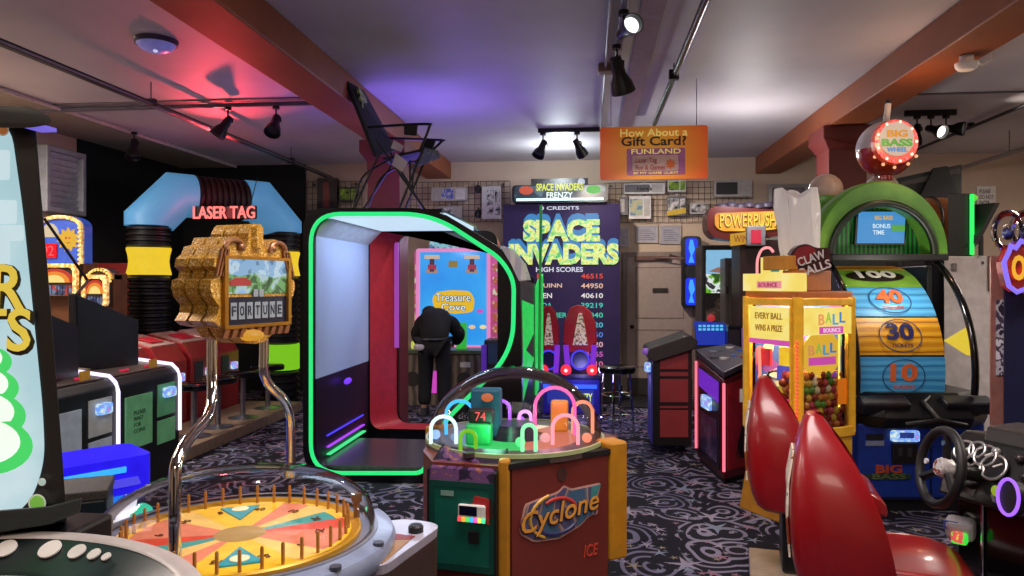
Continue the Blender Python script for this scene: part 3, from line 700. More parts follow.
plate(MB(), v_, lambda x, y, d: Vector((x, -.03+d, y)), -.012, 0).build('white_motif', glow('motif_white', '#f0f0ff', 1.1), t)
plate(MB(), [(-.07, .47), (-.11, .62), (.12, .64), (.07, .51)], lambda x, y, d: Vector((x, -.03+d, y)), -.008, 0).build('blue_window', glow('window_blue', '#2080f0', .9), t)
for x, z in ((-.19, .33), (.19, .50)): MB().cyl((x, -.03, z), .055, .02, M=Matrix.Rotation(PI/2, 4, 'X')).build('round_light', glow('round_teal', '#30c8a0', 1.0), t)
MB().box((-.20, -.034, .44), (-.13, -.02, .58)).build('pink_panel', glow('panel_pink', '#b850d0', .8), t)
P1 = pd(80, 480, 3.1)
t = T('speckled_pedestal', 'dark teal pedestal with speckled grey top beside the lit tower', 'pedestal', (P1.x-.06, P1.y, 0), .5)
MB().box((-.16, -.12, 0), (.16, .14, .76)).build('body', mat('pedestal_teal', '#12242e', .4), t, bevel=.008)
MB().box((-.165, -.125, .76), (.165, .145, .80)).build('top', ramp_mat('speckle_grey', [(0, '#3c3a38'), (.5, '#55524e'), (.6, '#2a2826')], 'noise', 120, .6), t, bevel=.006)

# ------------------------------------------------------------------ lit tower in the left foreground
D0 = 1.56
def tw(u, v, k=0): return pd(u, v, D0 + (75-u)*-.0006 + k)
t = T('clown_tower', 'tall lit pale blue game tower with yellow letters at the left edge', 'arcade machine', (pd(0, 530, D0).x, pd(0, 530, D0).y, 0))
BK = mat('tower_black', '#0c0c0f', .3)
base = tw(-70, 520, .1)
out = [(-75, 113), (35, 112), (40, 180), (47, 260), (55, 360), (62, 450), (67, 522), (-75, 540)]
inn = rounded([(-70, 119), (10, 119), (23, 210), (32, 300), (43, 410), (45, 462), (30, 505), (-10, 528), (-70, 532)], 26, 6)
mb = MB(); mb.loft([tw(u, v) for u, v in out], [tw(u, v, .12) for u, v in out]); mb.build('tower_frame', BK, t, True, bevel=.004)
mb = MB(); mb.loft([tw(u, v, -.006) for u, v in inn], [tw(u, v) for u, v in inn])
TBL = ramp_mat('tower_art_blue', [(0, '#9cc4d0'), (.45, '#b8dce4'), (.6, '#d8eef4'), (1, '#f4fcff')], 'noise', 3.5, .3, emit=.85, const=False)
mb.build('lit_panel', TBL, t, True)
mb = MB()
for u0, v0, w_, h_ in ((-20, 150, 30, 30), (-5, 200, 22, 24), (-30, 240, 40, 26), (0, 225, 24, 16)): mb.loft([tw(u, v, -.008) for u, v in rounded(rect(u0, v0, u0+w_, v0+h_), 3)], [tw(u, v, -.006) for u, v in rounded(rect(u0, v0, u0+w_, v0+h_), 3)])
mb.build('pale_blocks', glow('tower_pale', '#d4ecf2', .85), t, True)
TX = (tw(10, 300)-tw(0, 300)); TU = tw(0, 290)-tw(4, 330)
for body, u, v, h, w_ in (('ER', -8, 287, 44, 50), ('TS', 3, 330, 42, 48)):
    s = 1.56/F
    text('letter_shadow', body, mat('letters_black', '#1a1408', .5), t, tw(u+2, v+2, -.010), TX, TU, h*s*1.1, w_*s*1.1, .004, .045, .15, world=True)
    text('lettering', body, glow('letters_yellow', '#e8c848', .9), t, tw(u, v, -.016), TX, TU, h*s, w_*s, .004, .015, .15, world=True)
mb = MB(); mg = MB()
for i, (v, r) in enumerate(((362, 26), (388, 33), (416, 40), (446, 47))):
    cu = -14
    mg.loft([tw(u, vv, -.014-.003*i) for u, vv in disc(cu, v, r, 28, r*.62)], [tw(u, vv, -.008) for u, vv in disc(cu, v, r, 28, r*.62)])
    mb.loft([tw(u, vv, -.017-.003*i) for u, vv in disc(cu-6, v-4, r*.86, 28, r*.5)], [tw(u, vv, -.008) for u, vv in disc(cu-6, v-4, r*.86, 28, r*.5)])
mg.build('green_coil', glow('coil_green', '#48d868', .95), t, True); mb.build('white_coil', glow('coil_white', '#f4fff0', 1.0), t, True)
for u, v, r, c in ((3, 130, 6, '#d88848'), (37, 503, 9, '#80c850'), (42, 482, 4, '#b8d8d4'), (22, 513, 4, '#a8c8c4'), (12, 117, 3, '#88a0a8')):
    for k, (rr, cc) in enumerate(((r, '#c8c8c0'), (r*.8, c))):
        m2 = MB(); m2.loft([tw(a, b, -.016-.002*k) for a, b in disc(u, v, rr)], [tw(a, b, 0) for a, b in disc(u, v, rr)]); m2.build('round_dot' , mat('dot_'+cc, cc, .4, emit=.3), t, True)
cap = rounded([(-75, 104), (30, 107), (50, 116), (52, 124), (30, 128), (-75, 127)], 8)
mb = MB(); mb.loft([tw(u, v, -.05) for u, v in cap], [tw(u, v, .25) for u, v in cap]); mb.build('tower_cap', BK, t, True, bevel=.006)
q = tw(40, 126, -.02); MB().cbox((q.x, q.y, q.z-.004), (.035, .05, .008)).build('cap_light', glow('cap_violet', '#7868e0', .9), t, True)
led = [(-75, 516), (50, 506), (82, 497), (80, 512), (52, 524), (-75, 545)]
mb = MB(); mb.loft([tw(u, v, -.06) for u, v in led], [tw(u, v, .02) for u, v in led]); mb.build('front_ledge', mat('ledge_dark', '#20282c', .3), t, True, bevel=.004)
mb = MB(); mb.loft([tw(u, v+5, .012) for u, v in out[5:]+[(-75, 450)]], [Vector((p.x, p.y, 0)) for p in [tw(u, v, .012) for u, v in out[5:]+[(-75, 450)]]], True)
b0 = tw(-70, 540, .02); b1 = tw(72, 530, .02)
MB().box((b0.x, b0.y+.01, 0), (b1.x, b1.y+.14, 1.12)).build('tower_base', BK, t, True, bevel=.01)
# round console in front of the tower
xc, dc, zc = -.96, .99, 1.15
cw = lambda x, d, z=0: Vector((d*-ST + x*CT, d*CT + x*ST, z))
C0 = cw(xc, dc)
t2 = T('round_console', 'round dark console with a pale rim and white dots in the bottom left corner', 'console', (C0.x, C0.y, 0))
MB().lathe([(0, 0), (.40, 0), (.40, .5), (.44, zc-.12), (0, zc-.12)], n=64).build('console_body', BK, t2, smooth=True)
MB().lathe([(.475, zc-.10), (.50, zc-.10), (.515, zc-.05), (.513, zc-.004), (.505, zc), (.48, zc), (.475, zc-.004)], n=80).build('rim_band', mat('rim_pale', '#b4acaa', .35), t2, smooth=True)
MB().lathe([(.39, zc-.12), (.475, zc-.12), (.477, zc-.004), (.41, zc-.042), (.39, zc-.044)], n=80).build('dark_band', mat('band_teal_black', '#10181a', .3), t2, smooth=True)
MB().lathe([(0, zc-.12), (.39, zc-.12), (.39, zc-.043), (0, zc-.043)], n=64).build('inner_top', mat('inner_beige', '#8a8078', .4), t2, smooth=True)
for (u, r) in ((37, .021), (68, .0165), (91, .0125), (-6, .02), (110, .009)):
    x_ = (u-512)/F*1.405; a = math.atan2(1.405-dc, x_-xc)
    p = cw(xc+.452*math.cos(a), dc+.452*math.sin(a))-C0; p.z = zc-.016
    n_ = Vector((-p.x, -p.y, 0)).normalized()*.5+Vector((0, 0, .87))
    MB().cyl((0, 0, 0), r, .003, 24, Matrix.Translation(p) @ n_.to_track_quat('Z', 'Y').to_matrix().to_4x4()).build('white_dot', WHITE_P, t2)

# ------------------------------------------------------------------ wheel game: table, dome, poles and gold sign
zc = .80; C0 = pd(240, 531, 2.55); C0.z = 0
t = T('wheel_game_table', 'round game table with a yellow pegged wheel under a clear dome', 'arcade machine', C0, math.radians(26))
MB().lathe([(0, 0), (.30, 0), (.34, .1), (.36, .45), (.50, .66), (.50, .72), (0, .72)], n=64).build('table_base', mat('base_navy', '#10131c', .4), t, smooth=True)
MB().lathe([(.40, .70), (.50, .70), (.525, .725), (.53, .765), (.52, .785), (.465, .795), (.44, .79), (.40, .775)], n=80).build('rim', mat('rim_blue_grey', '#8490ac', .3, coat=.3), t, smooth=True)
wm = [mat('wheel_yellow', '#e0b020', .4, emit=.25), mat('wheel_pink', '#d07858', .4, emit=.2), mat('wheel_teal', '#2c8c84', .4, emit=.2), mat('wheel_red', '#c83c1c', .4, emit=.2), mat('wheel_pale', '#e0b860', .4, emit=.2), mat('wheel_cream', '#e8d890', .4, emit=.2)]
m = MB(); seg = 20; pat = [0, 0, 2, 0, 1, 4, 3, 0, 4, 1, 0, 0, 2, 0, 1, 4, 3, 2, 4, 1]; R = .39
for i in range(seg):
    a0 = 2*PI*(i-.5)/seg - PI/2+1*PI/10*0; a1 = a0+2*PI/seg; N4 = 4
    arc = [(math.cos(a0+(a1-a0)*j/N4), math.sin(a0+(a1-a0)*j/N4)) for j in range(N4+1)]
    ad = (i*18-90) % 180; h_ = min(ad, 180-ad)
    k = {0: 3, 18: 2 if (i*18-90) % 360 in (18, 198) else 1, 36: 4 if ad < 90 else 1, 54: 1 if ad < 90 else 4}.get(h_, 0)
    r1 = .335 if k == 2 else .36
    m.add([(.06*arc[0][0], .06*arc[0][1], .79)] + [(r1*x, r1*y, .79) for x, y in arc] + [(.06*arc[-1][0], .06*arc[-1][1], .79)], [tuple(range(N4+3))], k)
    m.add([(r1*x, r1*y, .79) for x, y in arc] + [(R*x, R*y, .79) for x, y in arc[::-1]], [tuple(range(2*N4+2))], 0)
m.build('wheel_face', wm, t)
MB().lathe([(0, .795), (.07, .795), (.085, .79), (.085, .785)], n=32).build('wheel_hub', mat('hub_bronze', '#b89858', .45, .2), t, smooth=True)
MB().lathe([(R-.02, .788), (R+.012, .80), (R+.02, .795), (R+.02, .76), (R-.02, .76)], n=64).build('wheel_rim', mat('wheel_rim_gold', '#c89420', .35, .3, emit=0), t, smooth=True)
peg = MB().lathe([(.0055, 0), (.0055, .062), (.004, .068), (0, .07)], n=8).build('peg', mat('peg_wood', '#b07830', .5, emit=0), t, smooth=True)
NP = 36
for i in range(NP):
    p = peg if i == 0 else peg.copy()
    if i: COL.objects.link(p)
    a = 2*PI*i/NP; p.location = (.365*math.cos(a), .365*math.sin(a), .79)
for i, a in enumerate((90, 270)):
    a = math.radians(a); x, y = .24*math.cos(a), .24*math.sin(a); s = 1 if i == 0 else -1
    tri = MB(); tri.loft([(x-.07, y+.07*s, .796), (x+.07, y+.07*s, .796), (x, y-.09*s, .796)], [(x-.07, y+.07*s, .791), (x+.07, y+.07*s, .791), (x, y-.09*s, .791)]); tri.build('teal_triangle', mat('triangle_teal', '#1c8c98', .4, emit=.25), t)
    MB().cyl((x, y+.03*s, .797), .03, .003, 20).build('badge', mat('badge_cream', '#e8dcb0', .4, emit=.2), t)
words_ = ('20', '10', '40', '8', '100', '6', '30', '12', '15', '50', '4', '25')
for i, wd in enumerate(words_):
    a = 2*PI*(i+.5)/12; x, y = .27*math.cos(a), .27*math.sin(a)
    text('wheel_number', wd, mat('number_brown', '#5a2c10', .5), t, (x, y, .7915), (math.sin(a), -math.cos(a), 0), (math.cos(a), math.sin(a), 0), .03, None, .002)
MB().tube([(.40, .02, .79), (.40, .02, .86), (.385, .02, .875)], .011, 8).cbox((.40, .02, .87), (.035, .02, .03)).build('pointer', mat('pointer_wood', '#7a5430', .4), t)
dm = [(.455, .79), (.458, .83), (.44, .885), (.39, .925), (.32, .96), (.2, .985), (.1, .994), (0, .997)]
MB().lathe(dm, n=72).build('clear_dome', DOME, t, smooth=True)
MB().lathe([(.448, .785), (.468, .785), (.468, .800), (.448, .800)], n=72).build('dome_ring', mat('ring_grey', '#8c90a0', .3, .3), t, smooth=True)
for a in (-.55, -1.0, .3): MB().cyl((.505*math.cos(a), .512*math.sin(a), .786), .018, .012).build('player_button', mat('button_grey', '#4a4e5c', .4), t)
# player pod beside the wheel
PC = pd(400, 532, 2.72); PC.z = 0
t = T('button_pod', 'rounded pod with a black push button beside the round wheel table', 'console', PC, -.2)
sh = [(-.14, -.30)] + [(.10*math.cos(a)+.0, .06+.10*math.sin(a)) for a in [(-.35+1.35*i/10)*PI*.9 for i in range(11)]] + [(-.14, .1)]
sh = rounded([(-.16, -.32), (.09, -.32), (.11, .14), (-.06, .16), (-.16, .05)], .07)
MB().loft([(x, y, 0) for x, y in sh], [(x, y, .70) for x, y in sh]).build('pod_body', mat('pod_brown', '#3c2c28', .4), t, bevel=.006)
MB().loft([(x, y, .70) for x, y in sh], [(x*1.03, y*1.02, .735) for x, y in sh]).build('pod_top', mat('pod_pale', '#a8a4b4', .3, coat=.3), t, bevel=.006)
MB().loft([(-.13, -.29, .7355), (.08, -.29, .7355), (.07, -.06, .7355), (-.10, -.12, .7355)], [(-.13, -.29, .738), (.08, -.29, .738), (.07, -.06, .738), (-.10, -.12, .738)]).build('wedge_picture', mat('pod_wedge', '#a07850', .4), t)
MB().loft([(-.10, -.115, .7356), (.07, -.055, .7356), (.07, -.02, .7356), (-.10, -.02, .7356)], [(-.10, -.115, .7381), (.07, -.055, .7381), (.07, -.02, .7381), (-.10, -.02, .7381)]).build('wedge_picture', mat('pod_wedge_red', '#8a3c38', .4), t)
MB().lathe([(0, .762), (.022, .762), (.028, .755), (.028, .735), (0, .735)], (.05, .03, 0), 20).build('push_button', BLACK, t, smooth=True)

# gold sign on chrome poles
def sw(s, z, n=0):  # s along the sign face (0 left .. 1 right), n = distance behind the face
    a = cw(-1.04, 2.57); b = cw(-.878, 2.97); d = (b-a); L = d.length; d.normalize(); nn = Vector((d.y, -d.x, 0))
    return a + d*(L*s) - nn*n + Vector((0, 0, z))
SA = sw(.5, 0, .08)
t = T('gold_fortune_sign', 'gold glitter sign with a lit screen held above the wheel on two chrome poles', 'sign', (SA.x, SA.y, pd(238, 540, 2.7).z*0+.80))
z0s = pd(238, 345, 2.72).z; z1s = pd(238, 223, 2.72).z; H = z1s-z0s
half = [(0, 0), (.22, .012), (.40, .06), (.52, .14), (.86, .17), (.98, .21), (.88, .27), (.86, .33), (1.0, .40), (1.05, .47), (1.03, .53), (.9, .55), (.88, .60), (.98, .64), (.95, .70), (.84, .74), (.78, .80), (.62, .82), (.56, .88), (.44, .885), (.36, .80), (.22, .80), (.19, .86), (.18, .92), (.11, .975), (.05, 1.0)]
outl = [(.5+x*.5, z0s+H*y) for x, y in half] + [(.5-x*.5, z0s+H*y) for x, y in half[::-1] if x > 0]
def scaled(k, dz=0): return [(.5+(x-.5)*k, z0s+H*.5+(z-z0s-H*.5)*k+dz) for x, z in outl]
for a, b, k, nm, m_ in ((0, .05, 1, 'gold_layer', GOLD), (.05, .062, .93, 'dark_groove', DARKGREY), (.062, .115, 1.0, 'gold_layer', GOLD), (.115, .127, .93, 'dark_groove', DARKGREY), (.127, .18, 1.0, 'gold_layer', GOLD)):
    o = scaled(k); MB().loft([sw(x, z, a) for x, z in o], [sw(x, z, b) for x, z in o]).build(nm, m_, t, True)
def spl(pts, n0, n1, k=None): return MB().loft([sw(x, z, n0) for x, z in pts], [sw(x, z, n1) for x, z in pts])
zS0 = z0s+H*.17; zS1 = z0s+H*.70; zM = z0s+H*.395
MB().ring(rect(.10, zS0-.012, .93, zS1+.012), rect(.14, zS0, .89, zS1), lambda x, z, d: sw(x, z, d), -.016, 0).build('screen_frame', GOLDFLAT, t, True)
spl(rect(.14, zM+.012, .89, zS1), -.004, 0).build('screen', ramp_mat('road_picture', [(0, '#102414'), (.38, '#2c5a30'), (.48, '#6aa05c'), (.55, '#a8c4c8'), (.68, '#88b4e8'), (.8, '#e0e8f0')], 'noise', 14, .3, emit=.9, distort=.6), t, True)
spl([(.14, zM+.085), (.14, zS1), (.89, zS1), (.89, zM+.09), (.72, zM+.07), (.5, zM+.09), (.3, zM+.075)], -.006, -.004).build('sky_picture', ramp_mat('sky_picture', [(0, '#5c88a8'), (.4, '#8cb8e0'), (.55, '#c0dcf0'), (.7, '#48584c')], 'noise', 16, .3, emit=.8), t, True)
spl([(.18, zM+.04), (.42, zM+.04), (.42, zM+.058), (.36, zM+.07), (.24, zM+.07), (.18, zM+.058)], -.008, -.004).build('car_picture', glow('picture_red', '#b83c38', .8), t, True)
spl(rect(.14, zS0, .89, zM), -.004, 0).build('letter_row', mat('row_navy', '#0c1428', .3, emit=.2), t, True)
for i, ch in enumerate('FORTUNE'):
    x = .215+.095*i; spl(rect(x-.035, zS0+.02, x+.035, zM-.02), -.009, -.004).build('letter_tile', mat('tile_grey', '#8a949c', .4, emit=0), t, True)
    text('tile_letter', ch, mat('tile_ink', '#101828', .5), t, sw(x, (zS0+zM)/2, .0135-.0225), sw(1, 0)-sw(0, 0), (0,0,1), .036, .022, .001, .02, world=True)
for i, ch in enumerate('ON'): spl(rect(.45+.07*i, zM+.0, .505+.07*i, zM+.028), -.010, -.004).build('letter_tile', MATS['tile_grey'], t, True)
for s in (-1, 1):   # scroll ornaments and fluted bars
    m2 = MB()
    m2.tube([sw(.5+s*(.27+.10*math.cos(a)), z0s+H*(.79+.065*math.sin(a)), -.006) for a in [PI*(-.1+1.2*i/12) for i in range(13)]], .010, 8)
    m2.ball(sw(.5+s*.20, z0s+H*.80, -.008), .014, 10); m2.build('scroll_ornament', mat('scroll_copper', '#9a6a48', .35, .5), t, True, True)
    for i in range(3): spl([(.5+s*(.40+.035*i), z0s+H*.56), (.5+s*(.42+.035*i), z0s+H*.56), (.5+s*(.35+.035*i), z0s+H*.78), (.5+s*(.33+.035*i), z0s+H*.78)], -.012, 0).build('fluted_bar', mat('bar_copper', '#8a5a3a', .35, .5), t, True)
for i in range(9): spl([(.08+.095*i, zS0-.045), (.13+.095*i, zS0-.045), (.16+.095*i, zS0-.015), (.11+.095*i, zS0-.015)], -.014, 0).build('fluted_bar', MATS['bar_copper'], t, True)
m2 = MB(); q = sw(.42, z0s+.035, -.005); m2.ball(q, (.05, .05, .022), 16).build('lit_boss', glow('boss_amber', '#d8982c', .9), t, True, True)
MB().loft([sw(.46, z0s+H*.80, -.02), sw(.54, z0s+H*.80, -.02), sw(.54, z0s+H*.97, -.02), sw(.5, z0s+H*1.0, -.02), sw(.46, z0s+H*.97, -.02)], [sw(x, z, 0) for x, z in ((.44, z0s+H*.80), (.56, z0s+H*.80), (.56, z0s+H*.97), (.5, z0s+H*1.0), (.44, z0s+H*.97))]).build('keystone', GOLD, t, True)
def smooth_path(pts, n=6):
    pts = [Vector(p) for p in pts]; out = []
    for i in range(len(pts)-1):
        p0 = pts[max(i-1, 0)]; p1 = pts[i]; p2 = pts[i+1]; p3 = pts[min(i+2, len(pts)-1)]
        for j in range(n):
            u = j/n; out.append(.5*((2*p1)+(p2-p0)*u+(2*p0-5*p1+4*p2-p3)*u*u+(3*p1-p0-3*p2+p3)*u**3))
    return out+[pts[-1]]
for path in ([(212, 340, 2.62), (212, 372, 2.61), (212, 398, 2.58), (207, 418, 2.50), (188, 440, 2.36), (177, 462, 2.27), (175, 485, 2.25), (175, 566, 2.24)], [(264, 330, 2.9), (264, 352, 2.9), (264, 372, 2.9), (270, 386, 2.93), (284, 400, 3.0), (290, 416, 3.06), (291, 440, 3.08), (291, 470, 3.08)]):
    MB().tube(smooth_path([pd(*p) for p in path]), .0185, 14).build('chrome_pole', CHROME, t, True, True)
    q = pd(*path[-1]); MB().cyl((q.x, q.y, q.z-.025), .035, .03, 20).build('pole_flange', CHROME, t, True, True)
light('POINT', 'sign_light', sw(.5, z0s+H*.5, -.5), (.9, .95, 1), 1.2, .08)
# ------------------------------------------------------------------ green neon sit-in cabinet
YN, YF = 6.0, 7.6
GRN = glow('neon_green', '#24d070', 1.35)
tcx = at(425, 400, 6.8).x
t = T('sit_in_cabinet', 'large black sit-in game cabinet outlined in green neon', 'arcade machine', (tcx, 6.8, 0))
outer = px(rounded([(303, 208), (434, 208), (504, 250), (520, 274), (522, 345), (522, 484), (322, 484), (303, 462)], 22, 6), YN)
inner = px(rounded([(311, 214), (432, 214), (500, 258), (514, 280), (513, 352), (446, 420), (428, 446), (426, 473), (311, 473)], 30, 8), YN)
outer = [(x, max(z, .0)) for x, z in outer]
CABK = mat('cabinet_black', '#08080a', .25)
MB().ring(outer, inner, XZ(YN), 0, .10).build('side_panel', CABK, t, True)
ctr = (sum(x for x, z in inner)/len(inner), sum(z for x, z in inner)/len(inner))
MB().tube([Vector((x, YN-.004, z)) for x, z in inner], .018, 8, True).build('neon_edge', GRN, t, True, True)
# far side panel with red reveal
xl = at(370, 300, YF).x; zt = at(420, 231, YF).z; zb = .12
far_in = rounded(rect(xl, zb, -.95, zt), .14, 6)
far_in2 = rounded(rect(xl+.20, zb, -.97, zt-.02), .14, 6)
far_out = [(x, z) for x, z in px([(303, 208), (434, 208), (505, 248), (534, 276), (540, 345), (540, 484), (303, 484)], YN)]
far_out = [(x-.02 if x < -1.5 else x*1.34, max(z, 0)) for x, z in far_out]
mb = MB(); mb.ring(far_out, far_in, XZ(YF), 0, .04); mb.build('far_side_panel', CABK, t, True)
mb = MB(); mb.loft([Vector((x, YF+.0, z)) for x, z in far_in], [Vector((x, YF+.40, z)) for x, z in far_in2], False)
RDM = mat('reveal_red', '#c02c34', .45)
mb.build('door_reveal', RDM, t, True, True)
MB().ring([(x*1, z) for x, z in far_out], far_in2, XZ(YF+.38), 0, .03).build('far_side_skin', CABK, t, True)
MB().box((xl+.17, YF+.34, .95), (xl+.215, YF+.375, zt-.10)).build('violet_edge', glow('edge_violet', '#a848b8', .8), t, True)
# inside
xw = -2.32; x_in = -.62
MB().box((xw-.06, YN+.10, .84), (xw, YF, 2.06)).build('lit_back_wall', mat('wall_pale_blue', '#b4c4ec', .5, var=.02), t, True)
MB().box((xw-.06, YN+.10, .0), (xw, YF, .84)).build('lower_back_wall', mat('inner_dark', '#15131c', .4), t, True)
MB().loft([(xw, YN+.10, 2.06), (xw, YN+.10, 2.24), (xw+.18, YN+.10, 2.24)], [(xw, YF, 2.06), (xw, YF, 2.24), (xw+.18, YF, 2.24)]).build('cove', mat('cove_white', '#d8e6f4', .5), t, True)
MB().box((xw-.06, YN+.10, zt), (-1.2, YF, 2.245)).build('light_ceiling', glow('cabin_light', '#c4e0f4', 1.0), t, True)
far_roof = [(-1.2, 2.24), (-1.24, 2.28), (xw-.06, 2.28), (xw-.06, 2.245)]
MB().box((xw-.06, YN+.05, 2.245), (-1.22, YF+.4, 2.275)).build('roof', CABK, t, True)
o2 = px([(434, 208), (504, 250), (520, 274)], YN)
MB().loft([(x, YN+.10, z) for x, z in o2] + [(x-.04, YN+.10, z-.03) for x, z in o2[::-1]], [(x-.03, YN+.95, z) for x, z in o2] + [(x-.07, YN+.95, z-.03) for x, z in o2[::-1]]).build('sloped_hood', CABK, t, True)
fl = mat('cabin_floor', '#5c565c', .25, .3, var=.25, scale=20)
MB().box((xw, YN+.10, .02), (-.70, YF-.4, .11)).build('cabin_floor', fl, t, True)
for k, (z, c) in enumerate(((.135, '#40d080'), (.20, '#a040e0'), (.30, '#4838f0'))):
    MB().box((xw+.0, YN+.35, z), (xw+.012+.012*(2-k), YF-.2, z+.012)).build('light_strip', glow('strip_'+c, c, 1.3), t, True)
light('AREA', 'cabin_lamp', (-1.75, 6.85, zt-.01), (.66, .76, 1), 13, .8, (0, 0, 0), 1.2)
MB().ball((xw+.06, 6.75, .74), (.02, .10, .03), 12).build('violet_lamp', glow('lamp_violet', '#6a30f0', 1.5), t, True, True)
# right hand end: white visor decal, green slatted panels
xa = at(519, 300, YN).x; 
def ef(s, z, off=0):   # s 0 near .. 1 far along the sloping end face
    a = Vector((at(520, 300, 6.1).x, 6.1, 0)); b = Vector((at(543, 300, 7.3).x, 7.3, 0)); d = b-a; n = Vector((d.y, -d.x, 0)).normalized()
    return a + d*s + n*off + Vector((0, 0, z))
MB().loft([ef(0, .0, .0), ef(1, .0, 0), ef(1, 1.62, 0), ef(0, 1.70, 0)], [ef(0, .0, -.05), ef(1, .0, -.05), ef(1, 1.62, -.05), ef(0, 1.70, -.05)]).build('end_panel', CABK, t, True)
GP = mat('panel_green_lit', '#24b850', .4, emit=.85)
for s0, s1, z0, z1, z2, z3 in ((.0, .5, 1.02, 1.20, 1.52, 1.46), (.0, .5, .62, .96, 1.14, .98), (.62, .74, .62, .66, 1.62, 1.7), (.86, .95, .7, .7, 1.72, 1.75)):
    MB().loft([ef(s0, z0, .012), ef(s1, z1, .012), ef(s1, z3, .012), ef(s0, z2, .012)], [ef(s0, z0, 0), ef(s1, z1, 0), ef(s1, z3, 0), ef(s0, z2, 0)]).build('green_panel', GP, t, True)
vis = [(500, 246), (510, 250), (522, 264), (527, 280), (519, 281), (511, 264)]
mb = MB(); mb.loft([at(u, v, 5.99) for u, v in vis], [at(u+4, v, 6.3) for u, v in vis]); mb.build('visor_decal', ramp_mat('visor_art', [(0, '#b8b8c8'), (.5, '#8890c0'), (.58, '#d8d8d8')], 'wave_x', 3, .3, distort=4), t, True)
MB().tube([at(541, 205, 6.3), at(539, 375, 6.3)], .012, 8).build('neon_rod', mat('rod_green', '#20803c', .3, emit=.35), t, True)
MB().box((-1.95, 6.85, 2.275), (-1.30, 7.65, 2.30)).build('added_roof_glow', glow('added_glow_violet', '#8468ff', 13), t, True)  # added glowing plate, hidden on the roof, tints the ceiling violet

# ------------------------------------------------------------------ tall folding chair standing on the cabinet roof
YC = 6.35; zr = 2.277
cp = lambda u, v, y: at(u, v, y)
base = at(392, 210, 6.8); 
t = T('folding_chair', 'tall black folding director chair standing on the roof of the green neon cabinet', 'chair', (base.x, 6.6, zr))
FB = mat('fabric_black', '#0c0c0e', .8)
YA, YB = 6.25, 6.75
fz = lambda u, y: Vector((at(u, 205, y).x, y, zr))
legm = BLACKMETAL
for p0, p1 in ((at(424, 147, YA), fz(398, YA)), (at(376, 140, YA), fz(426, YA)), (at(429, 150, YB), fz(402, YB)), (at(384, 142, YB), fz(428, YB)), (at(380, 152, YA), fz(352, YA)), (at(395, 160, YB), fz(358, YB))):
    MB().tube([p0, p1], .011, 8).build('leg', legm, t, True, True)
for pts in ([fz(352, YA), at(362, 178, YA), at(385, 162, YA), at(404, 152, YA)], [fz(366, YB), at(378, 182, YB), at(396, 168, YB), at(420, 160, YB)]):
    MB().tube(smooth_path(pts, 5), .009, 8).build('side_brace', legm, t, True, True)
for y, u in ((YA, 352), (YB, 358)): pass
MB().tube([at(410, 160, YA), at(410, 190, YA), at(412, 190, YB), at(414, 165, YB)], .008, 6).build('foot_bar', legm, t, True)
MB().slab([at(383, 158, YA), at(424, 148, YA), at(436, 150, YB), at(394, 165, YB)], .02).build('seat', FB, t, True)
MB().slab([at(424, 149, YA-.01), at(437, 151, YB), at(440, 158, YB), at(410, 170, YA-.01)], .01).build('seat_flap', ramp_mat('camo_green', [(0, '#141810'), (.5, '#33402c'), (.62, '#5a6a44')], 'noise', 18, .8), t, True)
MB().slab([at(344, 82, YA), at(356, 82, YB), at(394, 152, YB), at(374, 158, YA)], .03).build('backrest', FB, t, True, bevel=.006)
MB().slab([at(358, 86, YA+.1), at(366, 96, YB), at(373, 112, YB), at(363, 108, YA+.1)], -.02).build('back_patch', ramp_mat('patch_green', [(0, '#203018'), (.45, '#8aa060'), (.6, '#c8c8a0')], 'noise', 25, .7), t, True)
for y, q in ((YA, [(368, 127), (424, 124), (429, 128), (420, 150)]), (YB, [(385, 138), (437, 140), (441, 142), (430, 152)])):
    MB().tube(smooth_path([at(u, v, y) for u, v in q], 4), .012, 8).build('armrest', legm, t, True, True)
MB().slab([at(405, 126, YA), at(418, 126, YA), at(417, 136, YA), at(405, 135, YA)], .04).build('cup_holder', FB, t, True, bevel=.005)
MB().slab([at(424, 141, YB), at(436, 141, YB), at(433, 150, YB), at(424, 148, YB)], .04).build('cup_holder', FB, t, True, bevel=.005)
for q in ([(394, 140), (404, 146), (401, 152), (391, 148)], [(396, 153), (408, 162), (402, 172), (392, 165)]):
    MB().slab([at(u, v, YA-.03) for u, v in q], .003).build('paper_tag', mat('paper_grey', '#a8a0a8', .7), t, True)

# ------------------------------------------------------------------ cyclone machine: six sided cabinet with lit dome
K = lambda u, v, d: pd(u, v, d)
cen = pd(516, 500, 3.72); cen.z = 0
t = T('light_dome_machine', 'six sided brown, green and yellow game cabinet with a clear lit dome', 'arcade machine', cen)
cx = lambda x, d: Vector((d*-ST + x*CT, d*CT + x*ST, 0))
A_ = cx(-.035, 3.2); Bf = cx(.445, 3.50); Cg = cx(-.355, 3.29); D_ = cx(.55, 3.85); E_ = cx(.15, 4.28); F_ = cx(-.42, 3.95); G_ = cx(-.42, 3.5)
poly = [A_, Bf, D_, E_, F_, G_, Cg]; zt = .86
up = lambda p, z: Vector((p.x, p.y, z))
inset = lambda p, k: cen + (p-cen)*k
BRW = mat('cyclone_maroon', '#6a2a24', .35, var=.08, scale=3)
MB().loft([up(inset(p, .93), 0) for p in poly], [up(inset(p, .93), .40) for p in poly]).build('cabinet_base', BLACK, t, True)
MB().loft([up(p, .30) for p in poly], [up(p, zt) for p in poly]).build('cabinet_body', BRW, t, True)
def face(p, q, off=.0):       # local frame on a face: s 0..1 along, z, out
    d = (q-p); n = Vector((d.y, -d.x, 0)).normalized()
    return lambda s, z, o=0: p + d*s + n*(o+off) + Vector((0, 0, z))
ff = face(A_, Bf); fg = face(Cg, A_)
